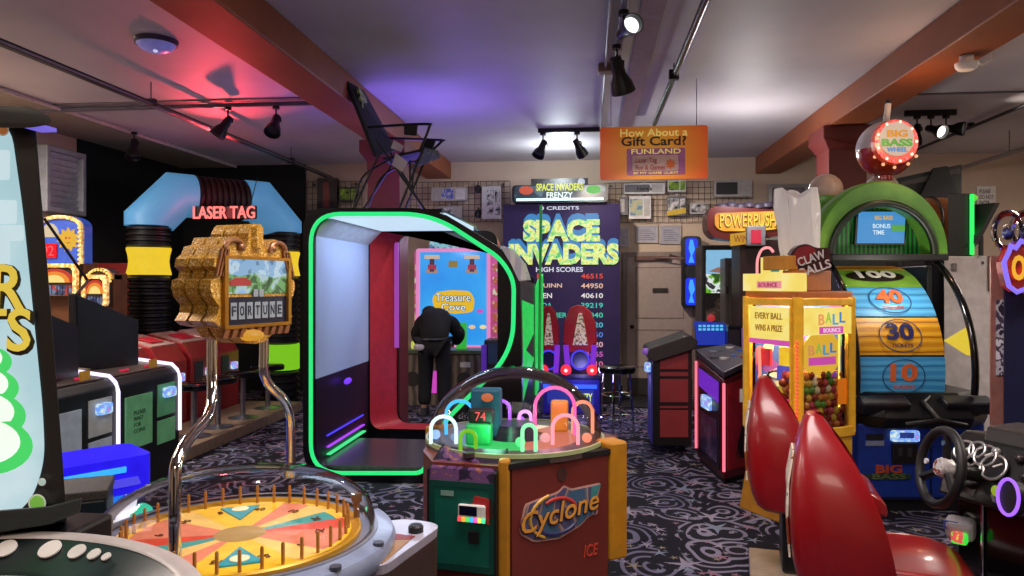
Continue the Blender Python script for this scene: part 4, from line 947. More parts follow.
MB().loft([ff(.06, .06, .0), ff(1, .06, 0), ff(1, zt-.012, 0), ff(.06, zt-.012, 0)], [ff(.06, .06, .012), ff(1, .06, .012), ff(1, zt-.012, .012), ff(.06, zt-.012, .012)]).build('front_panel', BRW, t, True)
MB().loft([ff(.02, zt-.012, -.02), ff(1.02, zt-.012, -.02), ff(1.02, zt+.012, -.02), ff(.02, zt+.012, -.02)], [ff(.02, zt-.012, .02), ff(1.02, zt-.012, .02), ff(1.02, zt+.012, .02), ff(.02, zt+.012, .02)]).build('black_trim', BLACK, t, True)
OCH = mat('cyclone_ochre', '#b07818', .4)
pz = lambda z: 0
def post(p, wdt, thick, z0, z1, dirv, name='corner_post'):
    n = Vector((-dirv.y, dirv.x, 0)).normalized(); d = dirv.normalized()
    sh = [p - n*wdt*.5, p + n*wdt*.5, p + n*wdt*.5 - d*thick, p - n*wdt*.5 - d*thick]
    MB().loft([up(q, z0) for q in sh], [up(q, z1) for q in sh]).build(name, OCH, t, True, bevel=.012)
post(A_ + (A_-cen)*.02, .05, .06, .05, zt+.03, (A_-cen))
post(Bf + cx(.05, .02)+ (Bf-cen)*.03, .105, .12, .34, zt+.04, cx(.55, -1.0))
post(F_ + (F_-cen)*.03, .12, .1, .3, zt+.04, (F_-cen))
# green door panel with bevelled top
gp0, gp1 = .03, .90
MB().loft([fg(0, .40, .0), fg(gp1, .40, 0), fg(gp1, .79, 0), fg(0, .79, 0)], [fg(0, .40, .03), fg(gp1, .40, .03), fg(gp1, .79, .03), fg(0, .79, .03)]).build('green_door', mat('door_green', '#0f5a4c', .4), t, True, bevel=.006)
MB().ring([(0, .40), (gp1, .40), (gp1, .79), (0, .79)], [(.07, .43), (gp1-.07, .43), (gp1-.07, .765), (.07, .765)], lambda x, y, d: fg(x, y, d), .03, .034).build('door_border', mat('door_green_dark', '#0a4238', .4), t, True)
MB().loft([fg(0, .79, .03), fg(gp1, .79, .03), fg(gp1, .79, -.14), fg(0, .79, -.14)], [fg(0, .84, .02), fg(gp1, .84, .02), fg(gp1, .90, -.14), fg(0, .90, -.14)]).build('sloped_top', ramp_mat('station_art', [(0, '#241a30'), (.45, '#5c3c64'), (.6, '#8a5a4c'), (.7, '#3a2a48')], 'noise', 9, .3, distort=1), t, True)
for s in (0-.03, gp1+.0): MB().loft([fg(s, .39, -.05), fg(s+.03, .39, -.05), fg(s+.03, .39, .036), fg(s, .39, .036)], [fg(s, .905, -.15), fg(s+.03, .905, -.15), fg(s+.03, .835, .036), fg(s, .835, .036)]).build('black_edge', BLACK, t, True)
q = fg(.45, .884, -.06); MB().cyl((q.x, q.y, q.z-.006), .028, .02, 20).build('push_button', mat('button_dark', '#3a2c30', .3), t, True, True)
q = lambda s, z, a, b, o0=.03, o1=.05: MB().loft([fg(s-a, z-b, o0), fg(s+a, z-b, o0), fg(s+a, z+b, o0), fg(s-a, z+b, o0)], [fg(s-a, z-b, o1), fg(s+a, z-b, o1), fg(s+a, z+b, o1), fg(s-a, z+b, o1)])
q(.25, .735, .09, .011, .03, .033).build('price_label', mat('label_mint', '#7a9a90', .5), t, True)
plate(MB(), rounded([(.58, .64), (.86, .61), (.90, .68), (.88, .72), (.62, .735)], .03), lambda x, y, d: fg(x, y, d), .03, .034).build('red_sticker', mat('sticker_red', '#b02c2c', .4, emit=0), t, True)
rd = q(.60, .66, .19, .038).build('card_reader', WHITE_P, t, True, bevel=.012)
q(.56, .672, .12, .02, .05, .054).build('reader_screen', mat('reader_dark', '#101028', .2), t, True)
for i, c in enumerate(('#ff5050', '#ffb040', '#60e060', '#40c0ff', '#ff60c0', '#f0f060', '#50ffb0')): q(.44+.055*i, .634, .022, .010, .05, .055).build('reader_light', glow('rl_'+c, c, 1.1), t, True)
q(.62, .555, .075, .028, .03, .04).build('ticket_slot', BLACK, t, True, bevel=.004)
# face logo
def fplate(pts, o0, o1): return plate(MB(), pts, lambda x, y, d: ff(x, y, d), o0, o1)
LG = rounded([(.12, .56), (.17, .685), (.34, .70), (.50, .715), (.55, .74), (.62, .715), (.93, .72), (.88, .64), (.90, .575), (.80, .575), (.72, .54), (.50, .50), (.26, .51)], .03, 4)
fplate(LG, .012, .015).build('logo_outline', mat('logo_pale', '#b88a80', .5), t, True)
fplate([(.5+(x-.5)*.95, .61+(y-.61)*.93) for x, y in LG], .015, .017).build('logo_ground', ramp_mat('logo_swirl', [(0, '#3a5a78'), (.42, '#8a4a3c'), (.5, '#5a7e86'), (.6, '#b07a6c'), (.68, '#4a4a70')], 'wave_y', 3.2, .5, distort=6), t, True)
for a0, a1, r, c in ((-2.6, -.6, .17, '#2c2c58'), (.4, 2.2, .15, '#b03028'), (1.9, 4.2, .2, '#c89838')):
    pts = [(.48+r*1.3*math.cos(a0+(a1-a0)*i/10), .61+r*.5*math.sin(a0+(a1-a0)*i/10)) for i in range(11)]
    MB().tube([ff(x, y, .017) for x, y in pts], .008, 6).build('logo_arc', mat('arc_'+c, c, .4), t, True)
fplate([(.82, .71), (.92, .715), (.87, .66), (.89, .60), (.80, .60)], .017, .019).build('logo_star', mat('logo_teal', '#3a7c80', .5), t, True)
dx = (ff(1, 0)-ff(0, 0)).normalized()
text('logo_shadow', 'Cyclone', mat('logo_navy', '#28183c', .5), t, ff(.51, .608, .019), dx+Vector((0,0,.12)), (0,0,1), .125, .44, .003, .035, .15, world=True)
text('logo_lettering', 'Cyclone', mat('logo_orange', '#d09038', .4, emit=0), t, ff(.51, .612, .023), dx+Vector((0,0,.12)), (0,0,1), .12, .43, .003, .008, .15, world=True)
text('maker_lettering', 'ICE', mat('maker_red', '#b8402c', .4), t, ff(.82, .415, .013), dx, (0,0,1), .055, .085, .003, .01, .2, world=True)
fplate(disc(.53, .79, .05, 8, .034), .012, .015).build('speaker_grille', mat('grille_dark', '#3c1a18', .7), t, True)
# playfield and lights under the dome
zc = zt+.0; RD = .432; DC = pd(515, 440, 3.72)
DC = Vector((DC.x, DC.y, 0)); cd2 = lambda x, y, z: Vector((DC.x + x*CT - y*ST*0, DC.y + y, z))
MB().lathe([(0, zt-.01), (RD+.012, zt-.01), (RD+.012, zt+.02), (RD-.01, zt+.03), (0, zt+.01)], DC, 64).build('playfield_ring', mat('playfield_brown', '#4a3c3a', .4), t, True, True)
MB().lathe([(RD+.002, zt+.015), (RD+.014, zt+.015), (RD+.014, zt+.034), (RD+.002, zt+.034)], DC, 64).build('dome_ring', mat('dome_ring_lit', '#8c9468', .3, emit=.25), t, True, True)
fanm = [glow('fan_green', '#2cd060', .9), mat('fan_cream', '#c8c0a0', .4, emit=.3), glow('fan_salmon', '#e07858', .75), glow('fan_sky', '#6890c8', .55)]
m = MB(); NS = 24
for i in range(NS):
    a0, a1 = 2*PI*i/NS, 2*PI*(i+1)/NS; am = (a0+a1)/2; ad = math.degrees(am)
    k = 0 if 225 < ad < 285 else (2 if ad > 285 or ad < 60 else (3 if 150 < ad < 225 else 1))
    for ra, rb in ((.16, .41),):
        m.add([(DC.x+ra*math.cos(a0), DC.y+ra*math.sin(a0), zt+.028), (DC.x+rb*math.cos(a0), DC.y+rb*math.sin(a0), zt+.024), (DC.x+rb*math.cos(a1), DC.y+rb*math.sin(a1), zt+.024), (DC.x+ra*math.cos(a1), DC.y+ra*math.sin(a1), zt+.028)], [(0, 1, 2, 3)], k)
m.build('lit_playfield', fanm, t, True)
m = MB(); m.lathe([(0, zt+.09), (.10, zt+.09), (.12, zt+.02)], DC, 24); m.build('centre_tower', mat('centre_dark', '#1c1a2c', .3), t, True, True)
def arch_(x, y, r, h, c, name, tilt=0):
    p = Vector((DC.x+x*CT, DC.y+y+x*ST, zt+.03)); ps = [p+Vector((-r*CT, -r*ST, 0))] + [p+Vector((r*math.cos(a)*CT, r*math.cos(a)*ST, h-r+r*math.sin(a))) for a in [PI-PI*i/10 for i in range(11)]] + [p+Vector((r*CT, r*ST, 0))]
    MB().tube(ps, .009, 8).build('lit_arch', glow(name, c, 1.3), t, True, True)
arch_(.10, -.36, .03, .12, '#90ffb0', 'arch_green_pale'); arch_(-.18, -.34, .035, .09, '#40e080', 'arch_green'); arch_(-.32, -.2, .06, .13, '#d8f0ff', 'arch_white')
arch_(-.28, .02, .07, .17, '#40b8f0', 'arch_cyan'); arch_(.20, .0, .10, .24, '#f060a8', 'arch_pink'); arch_(.26, -.22, .06, .14, '#ff98a8', 'arch_rose'); arch_(.04, .12, .03, .1, '#f0a0f0', 'arch_lilac'); arch_(-.1, .22, .05, .14, '#b060f0', 'arch_violet'); arch_(.34, .05, .05, .16, '#ff9070', 'arch_orange')
def pod(x, y, z0, w, d, h, m_, name): 
    p = Vector((DC.x+x*CT, DC.y+y+x*ST, 0)); return MB().box((p.x-w/2, p.y-d/2, z0), (p.x+w/2, p.y+d/2, z0+h)).build(name, m_, t, True, bevel=.012)
pod(-.15, -.2, zt+.03, .12, .1, .10, mat('pod_green', '#1c9048', .4, emit=.5), 'score_pod'); pod(-.14, -.2, zt+.13, .12, .06, .07, BLACK, 'score_display')
p = Vector((DC.x-.14*CT, DC.y-.2-.14*ST, 0)); text('score_digits', '74', glow('digit_red', '#ff5058', 1.2), t, (p.x, p.y-.032, zt+.166), (1,0,0), (0,0,1), .04, .05, world=True)
pod(-.14, -.02, zt+.03, .15, .08, .24, mat('pod_teal', '#1c5064', .4, emit=.25), 'score_pod'); MB().ball((p.x+.01, p.y+.13, zt+.23), (.03, .02, .022), 12).build('orange_badge', glow('badge_orange', '#d87040', .8), t, True, True)
pod(.22, .1, zt+.03, .09, .06, .16, mat('pod_amber', '#a06820', .4, emit=.4), 'score_pod'); 
for x, y, c in ((.16, -.14, '#f0a0a0'), (.36, -.12, '#ff9070'), (-.38, -.12, '#a0c8ff'), (.05, -.25, '#60ff90'), (.0, .3, '#c060ff')): MB().ball((DC.x+x, DC.y+y, zt+.05), .024, 12).build('lit_lens', glow('lens_'+c, c, 1.1), t, True, True)
dp = [(RD*math.cos(PI/2*i/14), .345*math.sin(PI/2*i/14)+zt+.03) for i in range(15)]
MB().lathe(dp, DC, 64).build('clear_dome', DOME, t, True, True)
light('POINT', 'dome_light_pink', (DC.x+.2, DC.y-.05, zt+.2), (1, .35, .5), 1.6, .05); light('POINT', 'dome_light_green', (DC.x-.08, DC.y-.3, zt+.12), (.2, 1, .5), 1.2, .05)

# ------------------------------------------------------------------ big screen shooter at the back
YS = 10.25
A = at(503, 370, YS); B = at(620, 205, YS); cxs = (A.x+B.x)/2
t = T('giant_screen_game', 'giant dark screen game with glowing green and yellow title and score list', 'arcade machine', (cxs, YS, 0))
zs0, zs1 = A.z, at(560, 204, YS).z
MB().box((A.x, YS+.03, .0), (B.x, YS+.35, zs1)).build('screen_cabinet', BLACK, t, True, bevel=.01)
MB().box((A.x, YS, zs0), (B.x, YS+.03, zs1)).build('screen', mat('screen_indigo', '#251e38', .25, emit=.75, var=.1, scale=2), t, True)
m0 = at(512, 203, YS-.1); m1 = at(608, 184, YS-.1)
sh = rounded(rect(m0.x, m0.z, m1.x, m1.z), .06)
plate(MB(), sh, XZ(YS-.1), 0, .3).build('marquee_box', BLACK, t, True)
mq = [(cxs-.02+(x-(m0.x+m1.x)/2)*.96, m0.z+.03+(z-m0.z)*.82) for x, z in sh]
plate(MB(), [((m0.x+m1.x)/2+(x-(m0.x+m1.x)/2)*.95, m0.z+.02+(z-m0.z)*.87) for x, z in sh], XZ(YS-.105), 0, .005).build('marquee_panel', ramp_mat('marquee_stars', [(0, '#0a1420'), (.5, '#203848'), (.62, '#607c8c')], 'noise', 8, .3, emit=.8, const=False), t, True)
mc = (m0.x+m1.x)/2
text('marquee_lettering', 'SPACE INVADERS', glow('marquee_yellow', '#d8e048', 1.1), t, (mc, YS-.112, m0.z+.21), (1,0,0), (0,0,1), .10, .64, .006, .03, world=True)
text('marquee_lettering', 'FRENZY', glow('marquee_white', '#f0fff8', 1.1), t, (mc, YS-.112, m0.z+.10), (1,0,0), (0,0,1), .08, .36, .006, .02, world=True)
MB().box((m0.x+.06, YS-.112, m0.z+.025), (m1.x-.06, YS-.105, m0.z+.06)).build('marquee_light_bar', glow('bar_white', '#d8fff8', 1.5), t, True)
for x, c in ((mc-.46, '#d85838'), (mc+.46, '#50c848')): plate(MB(), disc(x, m0.z+.17, .10, 10, .06), XZ(YS-.11), 0, .006).build('marquee_blob', glow('blob_'+c, c, .8), t, True)
hb = at(531, 187, YS); hb2 = at(588, 178, YS); MB().box((hb.x, YS+.0, hb.z-.02), (hb2.x, YS+.3, hb2.z)).build('top_box', BLACK, t, True)
MB().cyl((hb2.x-.09, YS, (hb.z+hb2.z)/2), .05, .02, M=Matrix.Rotation(PI/2, 4, 'X')).build('top_speaker', GREY_P, t, True)
def scr(u, v): return at(u, v, YS-.004)
def stext(s, u0, u1, v0, v1, m_, bold=0, dep=.003, off=0, sp=1, nm='screen_text'):
    a = at(u0, v1, YS-.004-off); b = at(u1, v0, YS-.004-off); text(nm, s, m_, t, ((a.x+b.x)/2, YS-.004-off, (a.z+b.z)/2), (1,0,0), (0,0,1), b.z-a.z, b.x-a.x, dep, bold, 0, world=True, spacing=sp)
PXW = glow('pixel_white', '#d8d8ec', 1.0)
stext('0 CREDITS', 540, 579, 206, 210, PXW, .02)
TB = glow('title_blue', '#3c88c8', .9)
for i in range(3):
    stext('SPACE', 525-i*.8, 598+i*.6, 213+i*1.0, 236+i*1.0, TB, .05, off=.002*i, nm='title_shadow'); stext('INVADERS', 511-i*1.4, 619-i*.2, 238+i*1.2, 259+i, TB, .05, off=.002*i, nm='title_shadow')
TY = ramp_mat('title_green_yellow', [(0, '#48c070'), (.36, '#a8e080'), (.48, '#e8f098'), (.6, '#d8d850'), (.68, '#70d0a0')], 'noise', 16, .3, emit=1.0)
stext('SPACE', 523, 600, 219, 242, TY, .06, off=.012, nm='title_lettering'); stext('INVADERS', 509, 619, 243, 265, TY, .06, off=.012, nm='title_lettering')
stext('HIGH SCORES', 536, 583, 267, 272, PXW, .02)
rows = [('P', '46515', '#e04838'), ('QUINN', '44950', '#e8b8a0'), ('DEN', '40610', '#e8e0e0'), ('ADA', '39219', '#40c8b8'), ('TOPHER', '37040', '#40c8a8'), ('OTTO', '36420', '#50b8d0'), ('B', '35660', '#5080d8'), ('R', '34520', '#e0a8b8'), ('G', '33465', '#c060b8'), ('K', '32710', '#d86890')]
for i, (nme, sc, c) in enumerate(rows):
    v = 273.6+9.9*i*.985
    m_ = glow('row_'+c, c, .95); stext(nme, 537, 537+5.0*len(nme), v, v+5, m_, .015); stext(sc, 581, 603, v, v+5, m_, .015)
# control pedestal and guns
YP = 9.35
mb = MB(); pbox(mb, 535, 378, 600, 414, YP, .7); mb.build('control_pedestal', mat('pedestal_indigo', '#20187c', .4, emit=.22), t, True, bevel=.015)
mb = MB(); pbox(mb, 533, 374, 602, 379, YP-.05, .8); mb.build('control_deck', mat('deck_dark', '#1c1830', .3), t, True, bevel=.01)
a = at(547, 404, YP); b = at(594, 390, YP)
MB().box((a.x, YP-.01, a.z), (b.x, YP, b.z)).build('pedestal_panel', glow('panel_blue_lit', '#2838b0', .7), t, True)
text('pedestal_lettering', 'FRENZY', glow('pedestal_yellow', '#d0e078', 1.1), t, (at(582, 397, YP).x, YP-.014, (a.z+b.z)/2), (1,0,0), (0,0,1), .10, .26, .004, .03, world=True)
MB().box((at(541,381,YP).x, YP-.012, at(541,388,YP).z), (at(597,381,YP).x, YP, at(541,384,YP).z)).build('light_bar', glow('bar_blue', '#3060ff', 1.3), t, True)
REDG = mat('gun_red', '#a81828', .3, coat=.3, emit=0)
def gun(u0, u1, w_):
    Yg = YP+.1
    o = [(u0+.18*w_, 352), (u0, 342), (u0+.03*w_, 322), (u0+.2*w_, 308), (u0+.42*w_, 305), (u0+.62*w_, 306), (u0+.82*w_, 312), (u0+.97*w_, 324), (u0+w_, 342), (u0+.82*w_, 352)]
    g = plate(MB(), px(o, Yg), XZ(Yg), 0, .16).build('gun_body', REDG, t, True, bevel=.02)
    cw_ = plate(MB(), px([(u0+.28*w_, 345), (u0+.40*w_, 322), (u0+.46*w_, 313), (u0+.56*w_, 313), (u0+.62*w_, 322), (u0+.74*w_, 345)], Yg), XZ(Yg-.03), 0, .05).build('gun_core', ramp_mat('core_metal', [(0, '#6a5040'), (.45, '#d0c0a0'), (.6, '#a07858')], 'noise', 25, .4, emit=.3), t, True, bevel=.01)
    for s in (-1, 1):
        p = at(u0+w_/2+s*w_*.42, 345, Yg); q = at(u0+w_/2+s*w_*.34, 375, Yg)
        MB().tube([p, q], .035, 10).build('violet_arm', glow('arm_violet', '#8830e0', .8), t, True)
    p = at(u0+w_/2, 360, Yg-.02); MB().tube([p+Vector((.11*math.cos(x), 0, .12*math.sin(x))) for x in [2*PI*i/20 for i in range(20)]], .012, 6, True).build('grip_ring', glow('ring_indigo', '#4838e8', 1.1), t, True)
    plate(MB(), disc(p.x, p.z, .10, 18, .11), XZ(Yg), -.01, .01).build('grip_pad', mat('pad_navy', '#141440', .3), t, True)
gun(563, 598, 34); gun(538, 558, 21)
for u in (543, 566, 592):
    p = at(u, 370, YP-.02); MB().ball((p.x, p.y, p.z), .07, 14).build('red_lamp', glow('lamp_red', '#f02838', 1.3), t, True, True)
    MB().ball((p.x, p.y-.055, p.z), .025, 10).build('lamp_core', glow('lamp_core', '#ffd0c8', 1.6), t, True, True)
light('POINT', 'screen_top_light', (cxs, YS-.45, at(560, 180, YS).z+.06), (.85, .95, 1), 34, .10)
light('POINT', 'pedestal_light', (cxs+.3, YP-.35, .55), (.35, .3, 1), 9, .08)
p = pd(617, 437, 8.05); stool('bar_stool', 'chrome and black bar stool standing beside the giant screen game', p.x, p.y, 0, .76, .2, 4, 'bar stools')

# ------------------------------------------------------------------ treasure game and the bending player
YT = 10.3
A = at(416, 352, YT); B = at(500, 250, YT)
t = T('treasure_coin_game', 'tall blue screen treasure game framed in pink behind the bending person', 'arcade machine', ((A.x+B.x)/2, YT, 0))
zt0 = at(450, 345, YT).z; zt1 = at(450, 252, YT).z
MB().box((A.x, YT+.03, 0), (B.x, YT+.5, zt1+.03)).build('cabinet_body', mat('treasure_brown', '#3a2a22', .5), t, True, bevel=.01)
s0, s1 = at(420, 300, YT).x, at(487, 300, YT).x
MB().box((s0, YT, zt0), (s1, YT+.03, zt1)).build('screen', ramp_mat('sea_screen', [(0, '#1c70e0'), (.5, '#2c9cf0'), (1, '#48c4f8')], 'noise', 1.6, .3, emit=.95, const=False), t, True)
PINK = glow('frame_pink', '#e88cc8', .9)
MB().ring(rounded(rect(s0-.05, zt0-.03, s1+.05, zt1+.05), .04), rect(s0, zt0, s1, zt1), XZ(YT), -.03, .02).build('pink_frame', PINK, t, True)
for x0, x1 in ((A.x-.02, s0-.05), (s1+.05, B.x+.02)):
    MB().box((x0, YT-.02, .7), (x1, YT+.05, zt1)).build('side_rail', mat('rail_pink', '#b85088', .4, emit=.5), t, True, bevel=.008)
    for i in range(7): MB().cbox(((x0+x1)/2, YT-.026, .85+.17*i), (abs(x1-x0)*.55, .01, .11)).build('rail_picture', ramp_mat('rail_art', [(0, '#f0d0a0'), (.45, '#d06850'), (.6, '#f0f0d8')], 'noise', 12, .4, emit=.6), t, True)
def tt(u, v): return at(u, v, YT-.01)
for cu in (432, 472):
    for k, (c, w_, h_, dv) in enumerate((('#b89070', 12, 4, 8), ('#503850', 5, 14, 2), ('#d8c0a8', 16, 4, -6), ('#a83c50', 9, 5, 4))):
        q = at(cu, 263+dv, YT-.006-.002*k); MB().cbox(q, (w_/74, .006, h_/74)).build('ship_picture', glow('ship_'+c, c, .8), t, True)
q = tt(453, 264); MB().cbox(q, (.13, .006, .09)).build('chest_picture', glow('chest_tan', '#98803c', .8), t, True)
lg = px(rounded([(432, 299), (436, 292), (452, 290), (470, 291), (475, 300), (473, 312), (455, 314), (435, 310)], 4), YT)
plate(MB(), lg, XZ(YT-.008), 0, .006).build('logo_ground', glow('logo_gold', '#e8b828', .95), t, True)
def tl(s, u0, u1, v0, v1, m_, off, bold): a = tt(u0, v1); b = tt(u1, v0); text('logo_lettering', s, m_, t, ((a.x+b.x)/2, YT-off, (a.z+b.z)/2), (1,0,0), (0,0,1), b.z-a.z, b.x-a.x, .003, bold, world=True)
tl('Treasure', 435, 471, 293, 302, glow('logo_ink', '#183858', .6), .012, .05); tl('Cove', 441, 466, 303, 311, MATS['logo_ink'], .012, .05)
LW = glow('logo_white', '#e8f4f4', 1.0); tl('Treasure', 435.5, 470.5, 293.5, 301.5, LW, .016, .0); tl('Cove', 441.5, 465.5, 303.5, 310.5, LW, .016, 0)
for u, v, c in ((480, 311, '#c858c8'), (472, 327, '#f0c8a0'), (483, 327, '#f0e0a0'), (430, 322, '#60d0ff')): q = tt(u, v); MB().ball((q.x, q.y, q.z), (.05, .01, .03), 10).build('fish_picture', glow('fish_'+c, c, .9), t, True, True)
mq = at(428, 251, YT); mq2 = at(484, 230, YT)
plate(MB(), [(mq.x, mq.z), (mq2.x, mq.z), (mq2.x-.05, mq2.z), (mq.x+.05, mq2.z)], XZ(YT), 0, .2).build('topper', ramp_mat('topper_wave', [(0, '#203868'), (.44, '#3878a8'), (.54, '#a8d8e0'), (.66, '#1c2c50')], 'noise', 7, .4, emit=.7, distort=2), t, True, bevel=.02)
for k in (-1, 1): q = at(456+k*13, 240, YT-.01); MB().tube([q+Vector((.12*math.cos(a), 0, .09*math.sin(a))) for a in [2*PI*i/16 for i in range(16)]], .022, 8, True).build('topper_swirl', glow('swirl_pale', '#88c8d8', .8), t, True, True)
WOODC = ramp_mat('crate_wood', [(0, '#4c4034'), (.5, '#6e6152'), (1, '#8a7c6a')], 'wave_x', 3, .6, const=False, distort=3)
MB().box((A.x-.06, YT-.42, 0), (B.x+.02, YT, .70)).build('counter', WOODC, t, True, bevel=.01)
MB().box((A.x-.08, YT-.45, .70), (B.x+.03, YT+.03, .755)).build('counter_top', mat('counter_lit', '#5c6c50', .4, emit=0), t, True, bevel=.008)
for x in (at(412, 380, 9.85).x, at(464, 380, 9.85).x): 
    MB().lathe([(.0, 0), (.10, 0), (.10, .012), (0, .012)], (x, YT-.42, .36), 20, Matrix.Rotation(PI/2, 4, 'X')).build('round_emblem', mat('emblem_dark', '#2c2620', .6), t, True)
MB().cbox((at(465, 370, 9.85).x, YT-.428, .56), (.14, .012, .07)).build('label_plate', WHITE_P, t, True)
for x, c in ((at(413, 345, 9.9).x, '#d8e060'), (at(459, 345, 9.9).x, '#40c040')): MB().cbox((x, YT-.2, .80), (.14, .08, .1)).build('lit_pad', glow('pad_'+c, c, .7), t, True, bevel=.01)
MB().box((at(457,330,9.9).x, YT-.30, .80), (at(465,330,9.9).x, YT-.22, 1.12)).build('gun_display', glow('display_green', '#38b848', .8), t, True, bevel=.02)
MB().cbox((at(434, 385, 9.87).x, YT-.43, .32), (.07, .02, .3)).build('ticket_light', glow('ticket_magenta', '#d048c0', .9), t, True)
light('POINT', 'treasure_light', ((A.x+B.x)/2, YT-.6, 2.2), (.7, .6, 1), 10, .06)
# small dark kiosk right of it
t = T('dark_kiosk', 'small dark slanted kiosk seen between the treasure game and the green neon edge', 'kiosk', (at(497, 380, 9.2).x, 9.2, 0))
mb = MB(); pbox(mb, 484, 340, 515, 600, 9.2, .35); mb.build('body', mat('kiosk_grey', '#26242c', .4), t, True, bevel=.02)
mb = MB(); pbox(mb, 481, 345, 486, 600, 9.15, .3); mb.build('violet_side', mat('kiosk_violet', '#5028a0', .4, emit=.5), t, True, bevel=.01)
mb = MB(); pbox(mb, 488, 343, 512, 364, 9.19, .012); mb.build('kiosk_screen', mat('kiosk_screen', '#22304a', .3, emit=.3), t, True)

# person seen from behind, bending over the counter
pp = pd(434, 412, 9.40); PX, PY = pp.x, pp.y
t = T('person', 'person in black top, trousers and cap, seen from behind bending over the treasure game', 'person', (PX, PY, 0))
def skin(name, verts, edges, rad, m_, root=0, sub=2):
    me = bpy.data.meshes.new(name); me.from_pydata(verts, edges, []); me.materials.append(m_)
    o = bpy.data.objects.new(name, me); COL.objects.link(o); o.parent = t; TM[o.name] = TM[t.name]
    sm = o.modifiers.new('skin', 'SKIN'); sm.use_smooth_shade = True
    lay = me.skin_vertices[0] if len(me.skin_vertices) else None
    if lay is None:
        bm = bmesh.new(); bm.from_mesh(me); bm.verts.layers.skin.verify(); bm.to_mesh(me); bm.free(); lay = me.skin_vertices[0]
    for i, r in enumerate(rad):
        r = r if isinstance(r, tuple) else (r, r); lay.data[i].radius = r; lay.data[i].use_root = (i == root)
    s = o.modifiers.new('subdivision', 'SUBSURF'); s.levels = sub; s.render_levels = sub
    return o
SKIN = mat('skin', '#b88a70', .5); CLOTH = mat('black_cloth', '#08080b', .85, bump=.2); TROU = mat('black_denim', '#0a0a0d', .85, bump=.2)
# joints (x right, y away, z up) - torso leaning forward, left arm at the counter, weight on both legs
V = [(0, 0, .90), (0, .05, .99), (-.02, .18, 1.11), (-.04, .30, 1.17), (-.09, .38, 1.20), (-.13, .43, 1.22), (-.16, .48, 1.24),          # 0-6 pelvis..head
     (-.21, .30, 1.15), (-.29, .27, .98), (-.22, .34, .83), (-.19, .40, .81),                                                            # 7-10 left arm: shoulder elbow wrist palm
     (.16, .31, 1.14), (.27, .33, .98), (.17, .46, .86), (.13, .51, .84),                                                                # 11-14 right arm
     (-.10, .0, .88), (-.115, .03, .48), (-.12, -.04, .09), (.10, .0, .88), (.13, .03, .48), (.14, -.03, .09),                             # 15-20 legs
     (-.13, .04, .04), (.15, .05, .04)]
E = [(0, 1), (1, 2), (2, 3), (3, 4), (4, 5), (5, 6), (3, 7), (7, 8), (8, 9), (9, 10), (3, 11), (11, 12), (12, 13), (13, 14), (0, 15), (15, 16), (16, 17), (0, 18), (18, 19), (19, 20), (17, 21), (20, 22)]
R = [.11, .11, .11, .10, .05, .085, .075, .06, .042, .026, .032, .06, .042, .026, .032, .085, .058, .04, .085, .058, .04, .035, .035]
def fingers(V, E, R, root, sgn, fwd):
    p = Vector(V[root])
    for k in range(4):
        b = p + Vector(((-.025+.017*k), 0, 0)) + fwd*.035; L = (.028, .034, .031, .024)[k]
        m1 = b + fwd*L + Vector((0, 0, -.006)); m2 = m1 + fwd*L*.6 + Vector((0, 0, -.018))
        i = len(V); V += [tuple(b), tuple(m1), tuple(m2)]; E += [(root, i), (i, i+1), (i+1, i+2)]; R += [.010, .009, .008]
    b = p + Vector((sgn*.03, 0, 0)); m1 = b + Vector((sgn*.02, 0, 0)) + fwd*.03; i = len(V)
    V += [tuple(b), tuple(m1)]; E += [(root, i), (i, i+1)]; R += [.012, .009]
fingers(V, E, R, 10, 1, Vector((.15, .9, -.3)).normalized()); fingers(V, E, R, 14, -1, Vector((-.2, .9, -.3)).normalized())
skin('body', V, E, R, SKIN)
sp = [((0, -.02, .84), .17, .14), ((0, -.01, .95), .18, .155), ((0, .05, 1.04), .19, .16), ((-.02, .15, 1.13), .21, .16), ((-.04, .25, 1.19), .225, .15), ((-.06, .33, 1.225), .19, .125), ((-.09, .38, 1.24), .10, .09), ((-.11, .41, 1.245), .07, .07)]
jk = MB(); rings = []
for i_, (c_, hw_, hd_) in enumerate(sp):
    a_ = Vector(sp[max(i_-1, 0)][0]); b_ = Vector(sp[min(i_+1, len(sp)-1)][0]); tg = (b_-a_).normalized(); X_ = Vector((1, 0, 0)); X_ = (X_-tg*X_.dot(tg)).normalized(); Y_ = tg.cross(X_)
    rings.append([Vector(c_)+X_*hw_*math.copysign(abs(math.cos(q))**.8, math.cos(q))+Y_*hd_*math.sin(q) for q in [2*PI*k/20 for k in range(20)]])
vv_ = [p for r in rings for p in r]
jk.add(vv_, [(i_*20+k, i_*20+(k+1) % 20, (i_+1)*20+(k+1) % 20, (i_+1)*20+k) for i_ in range(len(rings)-1) for k in range(20)] + [tuple(range(20)), tuple((len(rings)-1)*20+k for k in range(20))])
for sh_, el_, wr_ in ((V[7], V[8], (-.235, .325, .865)), (V[11], V[12], (.19, .43, .885))):
    inn_ = Vector(sh_)+Vector((-.07 if sh_[0] > 0 else .07, -.01, .01))
    jk.tube(smooth_path([inn_, Vector(sh_), (Vector(sh_)+Vector(el_))/2, Vector(el_), Vector(wr_)], 4), [.10]*4+[.098]*4+[.088]*4+[.075]*4+[.055], 14)
jk.build('jacket', CLOTH, t, smooth=True, sub=1)
skin('trousers', [(0, 0, .95), V[15], V[16], (-.12, -.03, .10), V[18], V[19], (.14, -.02, .10)], [(0, 1), (1, 2), (2, 3), (0, 4), (4, 5), (5, 6)], [(.175, .16), .125, .10, .085, .125, .10, .085], TROU)
